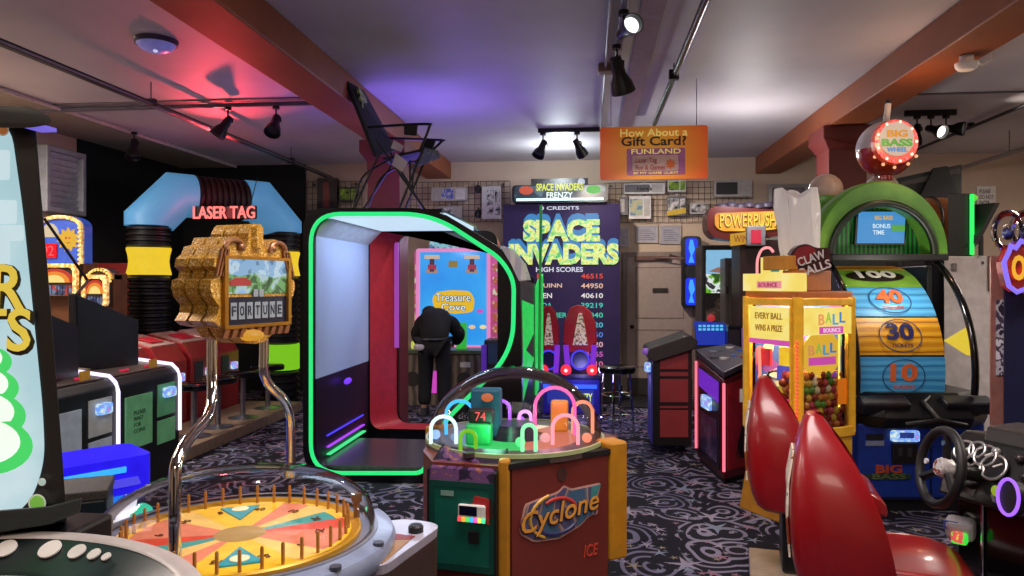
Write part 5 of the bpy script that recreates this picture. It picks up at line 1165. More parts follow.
for q, s in ((V[17], -1), (V[20], 1)):
    m2 = MB(); m2.loft([(q[0]+x, q[1]+y, 0) for x, y in rounded([(-.045, -.07), (.045, -.07), (.05, .16), (-.05, .16)], .04)], [(q[0]+x*.8, q[1]+y*.85, .085) for x, y in rounded([(-.045, -.07), (.045, -.07), (.05, .16), (-.05, .16)], .04)]); m2.build('shoe', mat('shoe_dark', '#2c2a2c', .5), t, smooth=True, bevel=.01)
m2 = MB(); c = Vector(V[6]); m2.ball((c.x, c.y-.01, c.z+.035), (.10, .115, .085), 20, z0=-.3); m2.cbox((c.x-.01, c.y+.12, c.z+.0), (.15, .12, .012), rot=Matrix.Rotation(-.5, 3, 'X')); m2.build('cap', mat('cap_charcoal', '#131316', .8), t, smooth=True)
m2 = MB(); m2.ball((c.x, c.y-.045, c.z-.035), (.092, .06, .07), 16); m2.build('hair', mat('hair_dark', '#120e0c', .7), t, smooth=True)
m2 = MB()
for s in (-1, 1): m2.ball((c.x+s*.095, c.y+.01, c.z-.025), (.014, .026, .034), 10)
m2.ball((c.x, c.y+.10, c.z-.04), (.016, .025, .02), 10); m2.build('face_features', SKIN, t, smooth=True)
MB().tube([(.19*math.cos(a), -.01+.175*math.sin(a), .955) for a in [2*PI*i/28 for i in range(28)]], .014, 8, True).build('belt', mat('belt_grey', '#2a2a30', .4), t, smooth=True)
MB().ball((-.15, -.15, .86), (.08, .035, .05), 14).build('white_cloth', mat('cloth_white', '#c8c4c8', .8, bump=.5), t, smooth=True)
# ------------------------------------------------------------------ back wall: wire grids and the toys hung on them
GRIDM = mat('grid_wire', '#3c342c', .4, .4)
def grid_panel(u0, u1, label):
    A = at(u0, 216, BACK-.05); B = at(u1, 181, BACK-.05); m = MB()
    n = int((B.x-A.x)/.085)
    for i in range(n+1): x = A.x+(B.x-A.x)*i/n; m.box((x-.004, BACK-.054, A.z-.1), (x+.004, BACK-.046, B.z))
    for i in range(8): z = A.z-.1+(B.z-A.z+.1)*i/7; m.box((A.x, BACK-.06, z-.004), (B.x, BACK-.052, z+.004))
    for x in (A.x+.1, B.x-.1): m.box((x-.015, BACK-.05, B.z-.06), (x+.015, BACK-.003, B.z-.03))
    return tag(m.build('wire_grid', GRIDM), label, 'display grid')
grid_panel(307, 362, 'dark wire grid on the back wall left of the red-brown column')
grid_panel(405, 510, 'dark wire grid on the back wall between the folding chair and the giant screen')
grid_panel(604, 753, 'dark wire grid on the back wall under the orange gift card sign')
def blob(name, stops, scale, em=0): return ramp_mat(name, stops, 'noise', scale, .5, emit=em)
PK = blob('pack_bw', [(0, '#1c1c20'), (.42, '#8a8888'), (.52, '#c8c4c4'), (.66, '#3c3a3e')], 12)
def pack(name, label, cat, u0, v0, u1, v1, body, art=None, inset=.12, art2=None, depth=.07, txt=None):
    Y = BACK-.06-depth; A = at(u0, v1, Y); B = at(u1, v0, Y)
    t = T(name, label, cat, ((A.x+B.x)/2, Y, A.z), 0, 'toys and prizes hung on the back wall')
    plate(MB(), rounded(rect(A.x, A.z, B.x, B.z), .02), XZ(Y), 0, depth).build('box_body', body, t, True, bevel=.004)
    w_, h_ = B.x-A.x, B.z-A.z
    if art: plate(MB(), rounded(rect(A.x+w_*inset, A.z+h_*.15, A.x+w_*.62, B.z-h_*.12), .015), XZ(Y), -.006, 0).build('front_picture', art, t, True)
    if art2: MB().box((A.x+w_*.68, Y-.005, A.z+h_*.12), (B.x-w_*.06, Y, B.z-h_*.12)).build('side_label', art2, t, True)
    if txt: text('pack_lettering', txt, mat('pack_ink', '#141416', .5), t, (A.x+w_*.5, Y-.008, A.z+h_*.5), (1,0,0), (0,0,1), h_*.4, w_*.36, .003, .03, world=True)
    MB().box(((A.x+B.x)/2-.02, Y+depth*.4, B.z), ((A.x+B.x)/2+.02, Y+depth*.5, B.z+.04)).build('hang_tab', mat('tab_clear', '#a8a4a0', .3), t, True)
    return t
LT = mat('pack_pale', '#a8a29e', .4); WH = mat('pack_white', '#c8c4c4', .4); GRD = mat('pack_grey', '#5c5a60', .5); DKP = mat('pack_dark', '#19181c', .5)
RDB = mat('pack_maroon', '#2a1618', .5)
GRN2 = blob('pack_green', [(0, '#1c2414'), (.4, '#6a8c1c'), (.55, '#98b830'), (.65, '#202018')], 10)
YLW = blob('pack_yellow', [(0, '#28261c'), (.45, '#b89820'), (.6, '#6a7830')], 9); BLP = blob('pack_blue', [(0, '#b0b0b8'), (.48, '#5060b8'), (.6, '#c8c8cc')], 14)
pack('boxed_toy', 'dark boxed toy with a red round picture, hung at the far left grid', 'toy box', 317, 178, 337, 212, RDB, mat('toy_red', '#7c3028', .5), .3, None)
pack('boxed_toy', 'bright green packaged toy hung left of the red-brown column', 'toy box', 339, 187, 357, 202, DKP, GRN2, .05, GRN2)
pack('boxed_toy', 'wide silver package with blue print on the grid right of the folding chair', 'toy box', 431, 187, 467, 201, LT, BLP, .3, WH)
pack('boxed_toy', 'silvery bag of small toys hung below the wide silver package', 'toy bag', 436, 206, 462, 220, LT, PK, .1, LT)
pack('boxed_toy', 'tall black and white packaged gun toy left of the giant screen', 'toy box', 482, 186, 501, 219, WH, PK, .25, PK)
pack('boxed_toy', 'wide white box with dark lettering hung directly below the gift card sign', 'toy box', 624, 183, 665, 194, WH, GRD, .02, LT, .07, "Here's")
pack('boxed_toy', 'square white box with a blue and tan picture on the wire grid', 'toy box', 629, 196, 651, 219, WH, blob('pack_bluetan', [(0, '#5c7890'), (.45, '#9aa48c'), (.56, '#b8a880'), (.66, '#4060a0')], 9), .04, LT)
pack('boxed_toy', 'small grey package left of the square white box', 'toy box', 619, 197, 628, 215, GRD, LT, .1, None)
pack('boxed_toy', 'green topped package hung above the yellow striped one', 'toy box', 668, 180, 686, 192, WH, GRN2, .05, GRN2)
pack('boxed_toy', 'grey package with a yellow stripe at its bottom on the wire grid', 'toy box', 667, 196, 686, 216, GRD, PK, .05, PK)
for q in ((2,),): 
    Y = BACK-.14; A = at(667, 216, Y); B = at(686, 209, Y)
    MB().slab([(A.x, Y, A.z), (B.x, Y, A.z+.04), (B.x, Y, B.z+.02), (A.x, Y, B.z-.03)], .004).build('yellow_stripe', mat('stripe_yellow', '#c8a828', .5), bpy.data.objects['boxed_toy.009'], True)
pack('boxed_toy', 'small black and white package left of the orange lit marquee', 'toy box', 690, 203, 708, 214, LT, PK, .05, PK)
pack('boxed_toy', 'wide pale package with a dark brush shape at the right end of the grid', 'toy box', 714, 180, 752, 197, LT, DKP, .06, LT)
for u, v in ((478, 189), (478, 214)):
    p = at(u, v, BACK-.09); o = MB().ball((0, 0, 0), (.05, .03, .07), 6).box((-.008, .0, .06), (.008, .03, .10)).build('hook_ornament', BLACK); o.location = p
    tag(o, 'black diamond shaped ornament on the grid, %s of two left of the giant screen' % ('upper' if v < 200 else 'lower'), 'ornament', 'toys and prizes hung on the back wall')
FRP = mat('frame_silver', '#a49c98', .4, .2)
def notice(u0, v0, u1, v1, label):
    Y = BACK-.025; A = at(u0, v1, Y); B = at(u1, v0, Y); t = T('wall_notice', label, 'notice', ((A.x+B.x)/2, Y, A.z), 0, 'notices on the back wall')
    MB().ring(rect(A.x, A.z, B.x, B.z), rect(A.x+.02, A.z+.02, B.x-.02, B.z-.02), XZ(Y), -.012, .02).build('notice_frame', FRP, t, True)
    MB().box((A.x+.02, Y, A.z+.02), (B.x-.02, Y+.01, B.z-.02)).build('paper', mat('notice_paper', '#9c98a4', .4), t, True)
    m = MB()
    for i in range(6): z = A.z+.05+(B.z-A.z-.1)*i/6; m.box((A.x+.05, Y-.003, z), (B.x-.05-.03*(i % 3), Y, z+.008))
    m.build('print_lines', mat('print_grey', '#5c5a68', .6), t, True)
notice(619, 228, 629, 247, 'narrow framed notice at the right edge of the giant screen game'); notice(636, 225, 658, 243, 'framed notice above the left part of the back door'); notice(660, 225, 681, 244, 'framed notice above the right part of the back door')

# blue lit board on the wall
YB = 10.9; A = at(684, 308, YB); B = at(700, 236, YB)
t = T('blue_lit_board', 'tall blue lit board with a dark centre on the wall right of the door', 'lit sign', ((A.x+B.x)/2, YB, A.z))
plate(MB(), rounded(rect(A.x-.03, A.z, B.x+.02, B.z), .07), XZ(YB), 0, .10).build('board_body', BLACK, t, True, bevel=.01)
BLG = glow('board_blue', '#2038e8', .95); bx = (A.x+B.x)/2; bh = B.z-A.z
for z0, z1 in ((.04, .42), (.60, .97)):
    plate(MB(), rounded(rect(A.x+.02, A.z+bh*z0, B.x-.03, A.z+bh*z1), .05), XZ(YB), -.012, 0).build('lit_panel', BLG, t, True)
    zc_ = A.z+bh*(z0+z1)/2
    plate(MB(), [(bx-.05, zc_-.16), (bx+.03, zc_-.16), (bx, zc_-.06), (bx+.04, zc_+.03), (bx+.01, zc_+.17), (bx-.03, zc_+.17), (bx-.05, zc_+.05), (bx-.02, zc_-.05)], XZ(YB), -.018, -.012).build('pale_motif', glow('motif_cyan', '#40a0ff', 1.1), t, True)
MB().cyl((bx, YB, A.z+bh*.51), .10, .03, 24, Matrix.Rotation(PI/2, 4, 'X')).build('dark_centre', DARKGREY, t, True, True)
MB().box((bx-.05, YB+.10, A.z+bh*.4), (bx+.05, BACK, A.z+bh*.6)).build('wall_mount', BLACK, t, True)

# ------------------------------------------------------------------ console with red slatted side
YL = 7.25
t = T('control_lectern', 'slanted console with dark framed red side panels, in front of the back door', 'arcade machine', (at(675, 440, YL).x, YL, 0))
side = px([(653, 446), (653, 356), (658, 352), (692, 340), (692, 446)], YL); side = [(x, max(z, 0)) for x, z in side]
plate(MB(), side, XZ(YL), 0, .55).build('console_body', mat('lectern_black', '#0c0b0d', .4), t, True, bevel=.006)
RP = ramp_mat('lectern_red', [(0, '#7c2028'), (1, '#9c3438')], 'noise', 5, .5, const=False)
def lq(v0, v1, v2, v3): return px([(660, v0), (688, v1), (688, v2), (660, v3)], YL)
for q in (lq(361, 352, 369, 369), lq(372, 372, 376, 376), lq(379, 379, 402, 402), lq(406, 406, 408, 408), lq(410, 410, 437, 437)): plate(MB(), q, XZ(YL), -.008, 0).build('red_panel', RP, t, True)
top = px([(647, 358), (649, 349), (690, 335), (698, 341), (696, 349), (655, 362)], YL-.05)
plate(MB(), top, XZ(YL-.06), 0, .68).build('console_top', mat('lectern_top', '#2a2224', .5, bump=.3), t, True, bevel=.012)
for i, (u, v, c, r) in enumerate(((646, 352, '#9060c8', .035), (658, 349, '#d02828', .03), (662, 351, '#c8b8b0', .03), (684, 339, '#5a5050', .03))): p = at(u, v, YL-.06); MB().ball((p.x, p.y+.06, p.z), r, 12).build('console_knob', mat('knob_'+c, c, .4, emit=.25), t, True, True)
MB().box((side[0][0]-.012, YL+.05, .1), (side[0][0], YL+.5, at(653, 365, YL).z)).build('front_face', mat('front_indigo', '#28246c', .4, emit=.3), t, True)
p = at(651, 369, YL); MB().cbox((p.x-.02, YL+.15, p.z), (.06, .10, .09)).build('card_reader', MULTI, t, True, bevel=.012)

# ------------------------------------------------------------------ red neon edged game
G0 = pd(724, 480, 6.05); G1 = pd(697, 450, 6.9); G2 = pd(760, 475, 6.35)
t = T('red_neon_game', 'knee high red game cabinet with pink neon edges and a button covered top', 'arcade machine', (G0.x, G0.y, 0))
g0, g1, g2 = [Vector((p.x, p.y, 0)) for p in (G0, G1, G2)]; g3 = g1 + (g2-g0)
zr_ = .86; zk = .96
MB().loft([up(p, .05) for p in (g0, g2, g3, g1)], [up(g0, zr_), up(g2, zk), up(g3, zk+.02), up(g1, zk)]).build('cabinet_body', mat('game_maroon', '#54121c', .35), t, True, bevel=.008)
c_ = (g0+g3)/2; MB().loft([up(c_+(p-c_)*.9, 0) for p in (g0, g2, g3, g1)], [up(c_+(p-c_)*.9, .06) for p in (g0, g2, g3, g1)]).build('plinth', BLACK, t, True)
ta = [up(c_+(p-c_)*1.05, z) for p, z in ((g0, zr_+.02), (g2, zk+.04), (g3, zk+.06), (g1, zk+.03))]
MB().loft(ta, [p+Vector((0, 0, .05)) for p in ta]).build('control_top', mat('game_top', '#3a3440', .4), t, True, bevel=.008)
bl = lambda s, r: (ta[0]*(1-s)+ta[1]*s)*(1-r)+(ta[3]*(1-s)+ta[2]*s)*r + Vector((0, 0, .05))
for s, r, c, rr in ((.3, .35, '#c0b8b8', .04), (.55, .3, '#3868c8', .035), (.5, .6, '#28242c', .05), (.8, .4, '#3060d0', .035), (.3, .7, '#8088a8', .04), (.75, .7, '#d0c8c8', .04), (.15, .5, '#484450', .04), (.65, .15, '#b03038', .03)):
    MB().cyl(bl(s, r), rr, .018, 16).build('push_button', mat('gb_'+c, c, .4, emit=0), t, True, True)
NP_ = glow('neon_pink', '#ff6a80', 1.5)
for p, z in ((g0, zr_-.02), (g1, zk-.03)): q = p + (p-c_)*.03; MB().tube([up(q, .12), up(q, z)], .012, 8).build('neon_edge', NP_, t, True, True)
fa = face(g1, g0); fb = face(g0, g2)
MB().loft([fa(.12, .1, 0), fa(.88, .1, 0), fa(.88, .84, 0), fa(.12, .90, 0)], [fa(.12, .1, .01), fa(.88, .1, .01), fa(.88, .84, .01), fa(.12, .90, .01)]).build('front_panel', mat('front_black', '#14101a', .3), t, True)
MB().loft([fa(.14, .72, .01), fa(.86, .66, .01), fa(.86, .83, .01), fa(.14, .88, .01)], [fa(.14, .72, .016), fa(.86, .66, .016), fa(.86, .83, .016), fa(.14, .88, .016)]).build('violet_panel', glow('panel_violet', '#7828d0', .75), t, True)
MB().loft([fa(.36, .56, .01), fa(.64, .56, .01), fa(.64, .67, .01), fa(.36, .67, .01)], [fa(.36, .56, .05), fa(.64, .56, .05), fa(.64, .67, .05), fa(.36, .67, .05)]).build('card_reader', MULTI, t, True, bevel=.01)
MB().loft([fa(.2, .15, .01), fa(.8, .15, .01), fa(.8, .5, .01), fa(.2, .5, .01)], [fa(.2, .15, .014), fa(.8, .15, .014), fa(.8, .5, .014), fa(.2, .5, .014)]).build('dark_door', ramp_mat('door_sheen', [(0, '#1c1428'), (.5, '#443058'), (.7, '#6a5078')], 'noise', 4, .25, const=False), t, True)
MB().loft([fb(.08, .12, 0), fb(.95, .12, 0), fb(.95, .9, 0), fb(.08, .82, 0)], [fb(.08, .12, .008), fb(.95, .12, .008), fb(.95, .9, .008), fb(.08, .82, .008)]).build('side_picture', mat('side_red', '#8c1c24', .4, emit=0), t, True)
plate(MB(), [(.3, .2), (.9, .2), (.9, .52), (.72, .58), (.5, .5), (.36, .36)], lambda x, y, d: fb(x, y, d), .008, .012).build('dark_figure_shape', ramp_mat('figure_art', [(0, '#1c0c10'), (.48, '#6a2428'), (.56, '#c0a8a0'), (.64, '#28181c')], 'noise', 8, .5), t, True)
text('side_lettering', 'II', mat('letters_cream', '#d8ccc0', .4, emit=.2), t, fb(.52, .72, .010), (fb(1, 0)-fb(0, 0)), (0,0,1), .11, .12, .003, .01, world=True)

# ------------------------------------------------------------------ cabinets at the back right
YK = 9.6
t = T('racing_screen_game', 'dark upright game with a sky blue landscape screen right of the blue board', 'arcade machine', (at(722, 350, YK).x, YK, 0))
mb = MB(); pbox(mb, 702, 245, 745, 600, YK, .6); mb.build('cabinet_body', mat('cab_dark', '#131214', .4), t, True, bevel=.015)
A = at(706, 293, YK); B = at(739, 250, YK)
MB().box((A.x, YK-.012, A.z), (B.x, YK, B.z)).build('screen', ramp_mat('landscape_green', [(0, '#2c5018'), (.42, '#6ab830'), (.5, '#e8f0f0'), (.56, '#2c2c30'), (.66, '#90a8b0')], 'noise', 7, .3, emit=.85), t, True)
MB().box((A.x, YK-.016, A.z+(B.z-A.z)*.45), (B.x, YK-.012, B.z)).build('sky_picture', glow('sky_pale', '#88c0e4', .9), t, True)
MB().loft([(A.x+.03, YK-.02, B.z-.27), (A.x+.25, YK-.02, B.z-.30), (A.x+.33, YK-.02, B.z-.20), (A.x+.14, YK-.02, B.z-.22)], [(A.x+.03, YK-.016, B.z-.27), (A.x+.25, YK-.016, B.z-.30), (A.x+.33, YK-.016, B.z-.20), (A.x+.14, YK-.016, B.z-.22)]).build('picture_shape', glow('brownish', '#a87868', .7), t, True)
MB().box((A.x, YK-.012, A.z-.42), (B.x, YK, A.z-.06)).build('lower_screen', ramp_mat('lower_art', [(0, '#18161a'), (.5, '#4a3c34'), (.6, '#6c5c50'), (.68, '#1a181a')], 'noise', 6, .4), t, True)
YQ = 9.2
t = T('grey_side_cabinet', 'grey brown plain cabinet side overlapping the landscape screen', 'cabinet', (at(735, 350, YQ).x, YQ, 0))
mb = MB(); pbox(mb, 725, 258, 748, 600, YQ, .35); mb.build('cabinet_body', mat('cab_greybrown', '#4a4240', .5), t, True, bevel=.012)
MB().cbox((at(727, 300, YQ).x, YQ-.01, at(727, 290, YQ).z), (.03, .02, .1)).build('latch', BLACK, t, True)
mb = MB(); mb.ring(px(rect(727.5, 398, 745.5, 264), YQ), px(rect(729, 396, 744, 266), YQ), XZ(YQ-.008), 0, .008); mb.build('panel_moulding', mat('cab_mould', '#3a3432', .5), t, True)
YI = 8.7
t = T('blue_icon_game', 'low arcade cabinet with a bright blue screen of small icons behind the red neon game', 'arcade machine', (at(712, 350, YI).x, YI, 0))
mb = MB(); mb.loft([at(u, v, YI) for u, v in ((694, 322), (727, 326), (731, 424), (702, 424))], [at(u, v, YI+.5) for u, v in ((698, 322), (727, 324), (731, 416), (704, 416))]); mb.build('cabinet_body', mat('cab_indigo', '#26222e', .4), t, True, bevel=.01)
sc = [(697, 345), (725, 345), (725, 323), (694, 321)]
MB().slab([at(u, v, YI-.01) for u, v in sc][::1], .01).build('blue_screen', glow('icon_blue', '#2038b8', .75), t, True)
for r_ in range(2):
    for i in range(6): q = at(700+4.3*i, 326+3.4*r_, YI-.014); MB().cbox(q, (.034, .006, .026)).build('screen_icon', glow('icon_cyan', '#60c0f0', .95), t, True)
q = at(711, 318, YI); MB().ball((q.x, q.y, q.z), .045, 12).build('red_knob', glow('knob_red_lit', '#c83038', .7), t, True, True)
mb = MB(); pbox(mb, 703, 352, 727, 372, YI-.25, .3); mb.build('control_panel', mat('panel_grey', '#3c3848', .4), t, True, bevel=.01)
mb = MB(); pbox(mb, 715, 348, 722, 354, YI-.2, .06); mb.build('control_stick_box', BLACK, t, True)
YJ = 8.2
t = T('slim_dark_cabinet', 'slim dark glossy cabinet standing behind the red neon game', 'cabinet', (at(735, 350, YJ).x, YJ, 0))
mb = MB(); pbox(mb, 728, 325, 746, 600, YJ, .15); mb.build('cabinet_body', mat('cab_gloss', '#17151b', .2), t, True, bevel=.012)
mb = MB(); pbox(mb, 729, 330, 740, 410, YJ-.01, .012); mb.build('front_panel', mat('cab_panel', '#2c2834', .3), t, True)
mb = MB(); pbox(mb, 741.5, 328, 743, 400, YJ-.012, .014); mb.build('violet_strip', mat('strip_violet', '#5a3a9c', .4, emit=.4), t, True)
# orange lit marquee game with its sub sign
YO = 8.4
t = T('orange_marquee_game', 'arcade game topped by an orange lit marquee with red rounded ends', 'arcade machine', (at(745, 300, YO).x, YO+.35, 0))
oc = px(rounded([(707, 214), (712, 206), (735, 207), (780, 210), (780, 236), (735, 240), (714, 238), (707, 230)], 6), YO)
plate(MB(), oc, XZ(YO), 0, .35).build('marquee_housing', mat('marquee_red', '#5c1814', .35), t, True, bevel=.02)
ol = px(rounded([(715, 213), (776, 211), (778, 229), (755, 231), (722, 231), (715, 226)], 4), YO-.02)
plate(MB(), ol, XZ(YO-.02), 0, .03).build('lit_panel', ramp_mat('marquee_orange', [(0, '#c04010'), (.4, '#f09020'), (.6, '#ffd040'), (1, '#e06818')], 'noise', 5, .3, emit=1.0, const=False), t, True)
a = at(719, 227, YO-.03); b = at(777, 215, YO-.03)
text('marquee_shadow', 'POWERPUSH', mat('marquee_brown', '#5c1c08', .5), t, ((a.x+b.x)/2, YO-.024, (a.z+b.z)/2), (1,0,0), (0,0,1), .155, b.x-a.x, .004, .05, world=True)
text('marquee_lettering', 'POWERPUSH', glow('marquee_gold', '#ffd850', 1.1), t, ((a.x+b.x)/2, YO-.03, (a.z+b.z)/2+.01), (1,0,0), (0,0,1), .145, b.x-a.x-.02, .004, .01, world=True)
ys = px([(731, 246), (731, 234), (752, 231), (752, 243)], YO-.06); plate(MB(), ys, XZ(YO-.06), 0, .06).build('yellow_subsign', glow('subsign_yellow', '#d8a020', .8), t, True)
a = at(741, 239, YO-.07); text('subsign_lettering', 'WIN', mat('subsign_ink', '#7c3c08', .5), t, (a.x, YO-.064, a.z), (1,0,0), (0,0,1), .08, .15, .003, .01, world=True)
mb = MB(); pbox(mb, 747, 226, 766, 246, YO-.12, .12); mb.build('counter_box', GREY_P, t, True, bevel=.012)
mb = MB(); pbox(mb, 751, 230, 761, 243, YO-.13, .014); mb.build('red_window', glow('window_red', '#e02848', .95), t, True)
mb = MB(); pbox(mb, 740, 240, 782, 600, YO+.0, .5); mb.build('cabinet_body', mat('cab_maroon', '#2a1012', .4), t, True, bevel=.012)
m = MB()
for i in range(6): q = at(722+9*i, 207-1.2*(i % 2), YO+.1); m.ball((q.x, q.y, q.z), (.08, .08, .05), 10)
m.build('topper_bumps', mat('bump_grey', '#3c3444', .5), t, True, True)

# ------------------------------------------------------------------ yellow gumball machine
H0 = pd(797, 525, 5.0); H1 = pd(745, 510, 5.45); H2 = pd(853, 515, 5.25)
h0, h1, h2 = [Vector((p.x, p.y, 0)) for p in (H0, H1, H2)]; h3 = h1 + (h2-h0); hc = (h0+h3)/2
t = T('yellow_prize_machine', 'yellow lit prize machine with two glass windows, full of coloured balls', 'arcade machine', (hc.x, hc.y, 0))
YEL = mat('machine_yellow', '#f0b82c', .4); YELD = mat('machine_orange', '#b06018', .4)
ztop = 1.60; zg0 = .60; zg1 = 1.5
quad = (h0, h2, h3, h1)
MB().loft([up(p, .06) for p in quad], [up(p, zg0) for p in quad]).build('lower_cabinet', YEL, t, True, bevel=.012)
MB().loft([up(hc+(p-hc)*1.12, 0) for p in quad], [up(hc+(p-hc)*1.0, .28) for p in quad]).build('flared_skirt', mat('skirt_ochre', '#a87018', .45), t, True, bevel=.01)
MB().loft([up(p, zg1+.05) for p in quad], [up(p, ztop) for p in quad]).build('roof', YELD, t, True, bevel=.01)
for p, nm in ((h0, 'corner_post'), (h1, 'corner_post'), (h2, 'corner_post'), (h3, 'corner_post')):
    c_ = p + (hc-p)*.05; MB().box((c_.x-.03, c_.y-.03, zg0), (c_.x+.03, c_.y+.03, zg1+.06)).build(nm, YEL, t, True, bevel=.006)
fL = face(h1, h0); fR = face(h0, h2)
ledr = glow('dot_red', '#ff5040', 1.5)
m = MB()
for i in range(24): q = h0+(h0-hc)*.07+Vector((0, 0, .66+.026*i)); m.ball(q, .009, 8)
m.build('red_light_dots', ledr, t, True)
zin = 1.34
for nm, f_, s0, s1 in (('window', fL, .10, .90), ('window', fR, .08, .97)):
    MB().ring(rect(s0-.06, zg0-.02, s1+.03, zg1+.05), rect(s0, zg0+.05, s1, zg1), lambda x, y, d, f_=f_: f_(x, y, d), 0, .02).build('window_frame', YEL, t, True, bevel=.004)
    MB().loft([f_(s0, zg0+.05, .0), f_(s1, zg0+.05, 0), f_(s1, zg1, 0), f_(s0, zg1, 0)], [f_(s0, zg0+.05, .004), f_(s1, zg0+.05, .004), f_(s1, zg1, .004), f_(s0, zg1, .004)]).build('glass_pane', GLASS, t, True)
# inner lit back walls
MB().loft([up(h1+(hc-h1)*.2, zg0), up(h3+(hc-h3)*.2, zg0), up(h2+(hc-h2)*.2, zg0)], [up(h1+(hc-h1)*.2, zg1), up(h3+(hc-h3)*.2, zg1), up(h2+(hc-h2)*.2, zg1)]).build('inner_back', ramp_mat('inner_prizes', [(0, '#8a4ca0'), (.4, '#c86878'), (.48, '#e8d8b0'), (.56, '#58a070'), (.66, '#4060b0')], 'voronoi', 9, .5, emit=.25), t, True)
def fq(f_, s0, z0, s1, z1, o0, o1, nm, m_, dz=0): return MB().loft([f_(s0, z0, o0), f_(s1, z0, o0), f_(s1, z1, o0), f_(s0, z1, o0)], [f_(s0, z0, o1), f_(s1, z0, o1), f_(s1, z1, o1), f_(s0, z1, o1)]).build(nm, m_, t, True)
YLIT = ramp_mat('lit_yellow_art', [(0, '#f0c030'), (.5, '#f8e070'), (1, '#fff4c0')], 'noise', 6, .3, emit=.95, const=False)
PKB = glow('banner_pink', '#d850b0', .9)
fq(fR, .10, 1.30, .95, 1.49, .006, .012, 'header_panel', YLIT); fq(fR, .36, 1.305, .78, 1.355, .012, .018, 'pink_banner', PKB)
fq(fL, .12, 1.26, .88, 1.49, .006, .012, 'header_panel', YLIT); fq(fL, .12, 1.225, .88, 1.26, .006, .014, 'pink_banner', PKB)
dR = (fR(1, 0)-fR(0, 0)); dL = (fL(1, 0)-fL(0, 0))
def logo(f_, d_, s, z, k):
    for i, (ch, c) in enumerate(zip('BALL', ('#f0a060', '#a8c850', '#50a8d0', '#3c88c8'))): text('logo_letter', ch, glow('lg_'+c, c, .9), t, f_(s-.16*k+.10*k*i, z+.012*(i % 2), .02), d_, (0,0,1), .06*k, .045*k, .004, .02, world=True)
logo(fR, dR, .58, 1.405, 1.25); text('banner_lettering', 'BOUNCE', glow('banner_cream', '#f8d0e8', .9), t, fR(.57, 1.33, .020), dR, (0,0,1), .03, .17, .003, .01, world=True)
for zl, sl in ((1.425, 'EVERY BALL'), (1.34, 'WINS A PRIZE')): text('header_lettering', sl, mat('header_brown', '#a86a10', .5), t, fL(.5, zl, .013), dL, (0,0,1), .045, .26, .003, .01, world=True)
# round yellow sign with logo in the right window
cs = [(.52+.34*math.cos(2*PI*i/28), 1.16+.165*math.sin(2*PI*i/28)) for i in range(28)]
plate(MB(), cs, lambda x, y, d: fR(x, y, d), -.06, -.04).build('round_sign', glow('sign_amber', '#f0b838', .9), t, True)
for i, (ch, c) in enumerate(zip('BALL', ('#f0a060', '#a8c850', '#50a8d0', '#3c88c8'))): text('logo_letter', ch, glow('lg2_'+c, c, .8), t, fR(.32+.13*i, 1.19+.012*(i % 2), -.036), dR, (0,0,1), .07, .06, .004, .02, world=True)
fq(fR, .28, 1.085, .76, 1.14, -.04, -.034, 'pink_banner', PKB)
fq(fR, .80, .92, .96, 1.29, -.035, -.025, 'orange_panel', mat('panel_orange_lit', '#e07818', .4, emit=.6), t) if False else fq(fR, .78, .80, .96, .98, -.03, -.02, 'orange_panel', mat('panel_orange_lit', '#e07818', .4, emit=.55))
fq(fR, .80, .78, .83, 1.3, -.035, -.03, 'light_tube', glow('tube_yellow', '#ffe060', 1.3)); fq(fR, .09, .98, .14, 1.28, -.06, -.05, 'light_tube', glow('tube_white', '#e8fff0', 1.3))
# left window contents
for s, z, w_, h_, c in ((.24, 1.12, .2, .12, '#c02838'), (.66, 1.14, .3, .13, '#f0d030'), (.62, 1.02, .3, .10, '#5050c8'), (.30, .96, .22, .06, '#e8e0d0'), (.66, .90, .3, .07, '#d8b030')):
    fq(fL, s-w_/2, z-h_/2, s+w_/2, z+h_/2, -.10, -.08, 'prize_card', mat('prize_'+c, c, .4, emit=.4))
MB().tube([fL(.18, 1.2, -.05), fL(.2, 1.0, -.05), fL(.13, .8, -.05)], .012, 8).build('neon_tube', glow('tube_pink', '#ff9080', 1.2), t, True, True)
q = fL(.45, 1.0, -.1); MB().tube([q+Vector((.07*math.cos(a), 0, .03*math.sin(a))) for a in [2*PI*i/18 for i in range(18)]], .01, 6, True).build('silver_ring', CHROME, t, True, True)
MB().tube([fL(.4, .72, .02), fL(.4, .70, .05)], .03, 12).build('green_knob', glow('knob_green', '#60d060', .8), t, True)
fq(fL, .14, .635, .86, .69, -.30, -.02, 'inner_tray', mat('tray_orange', '#b87020', .4)); 
fq(fR, .04, zg0, .98, zg0+.03, -.32, -.01, 'inner_tray', MATS['tray_orange'])
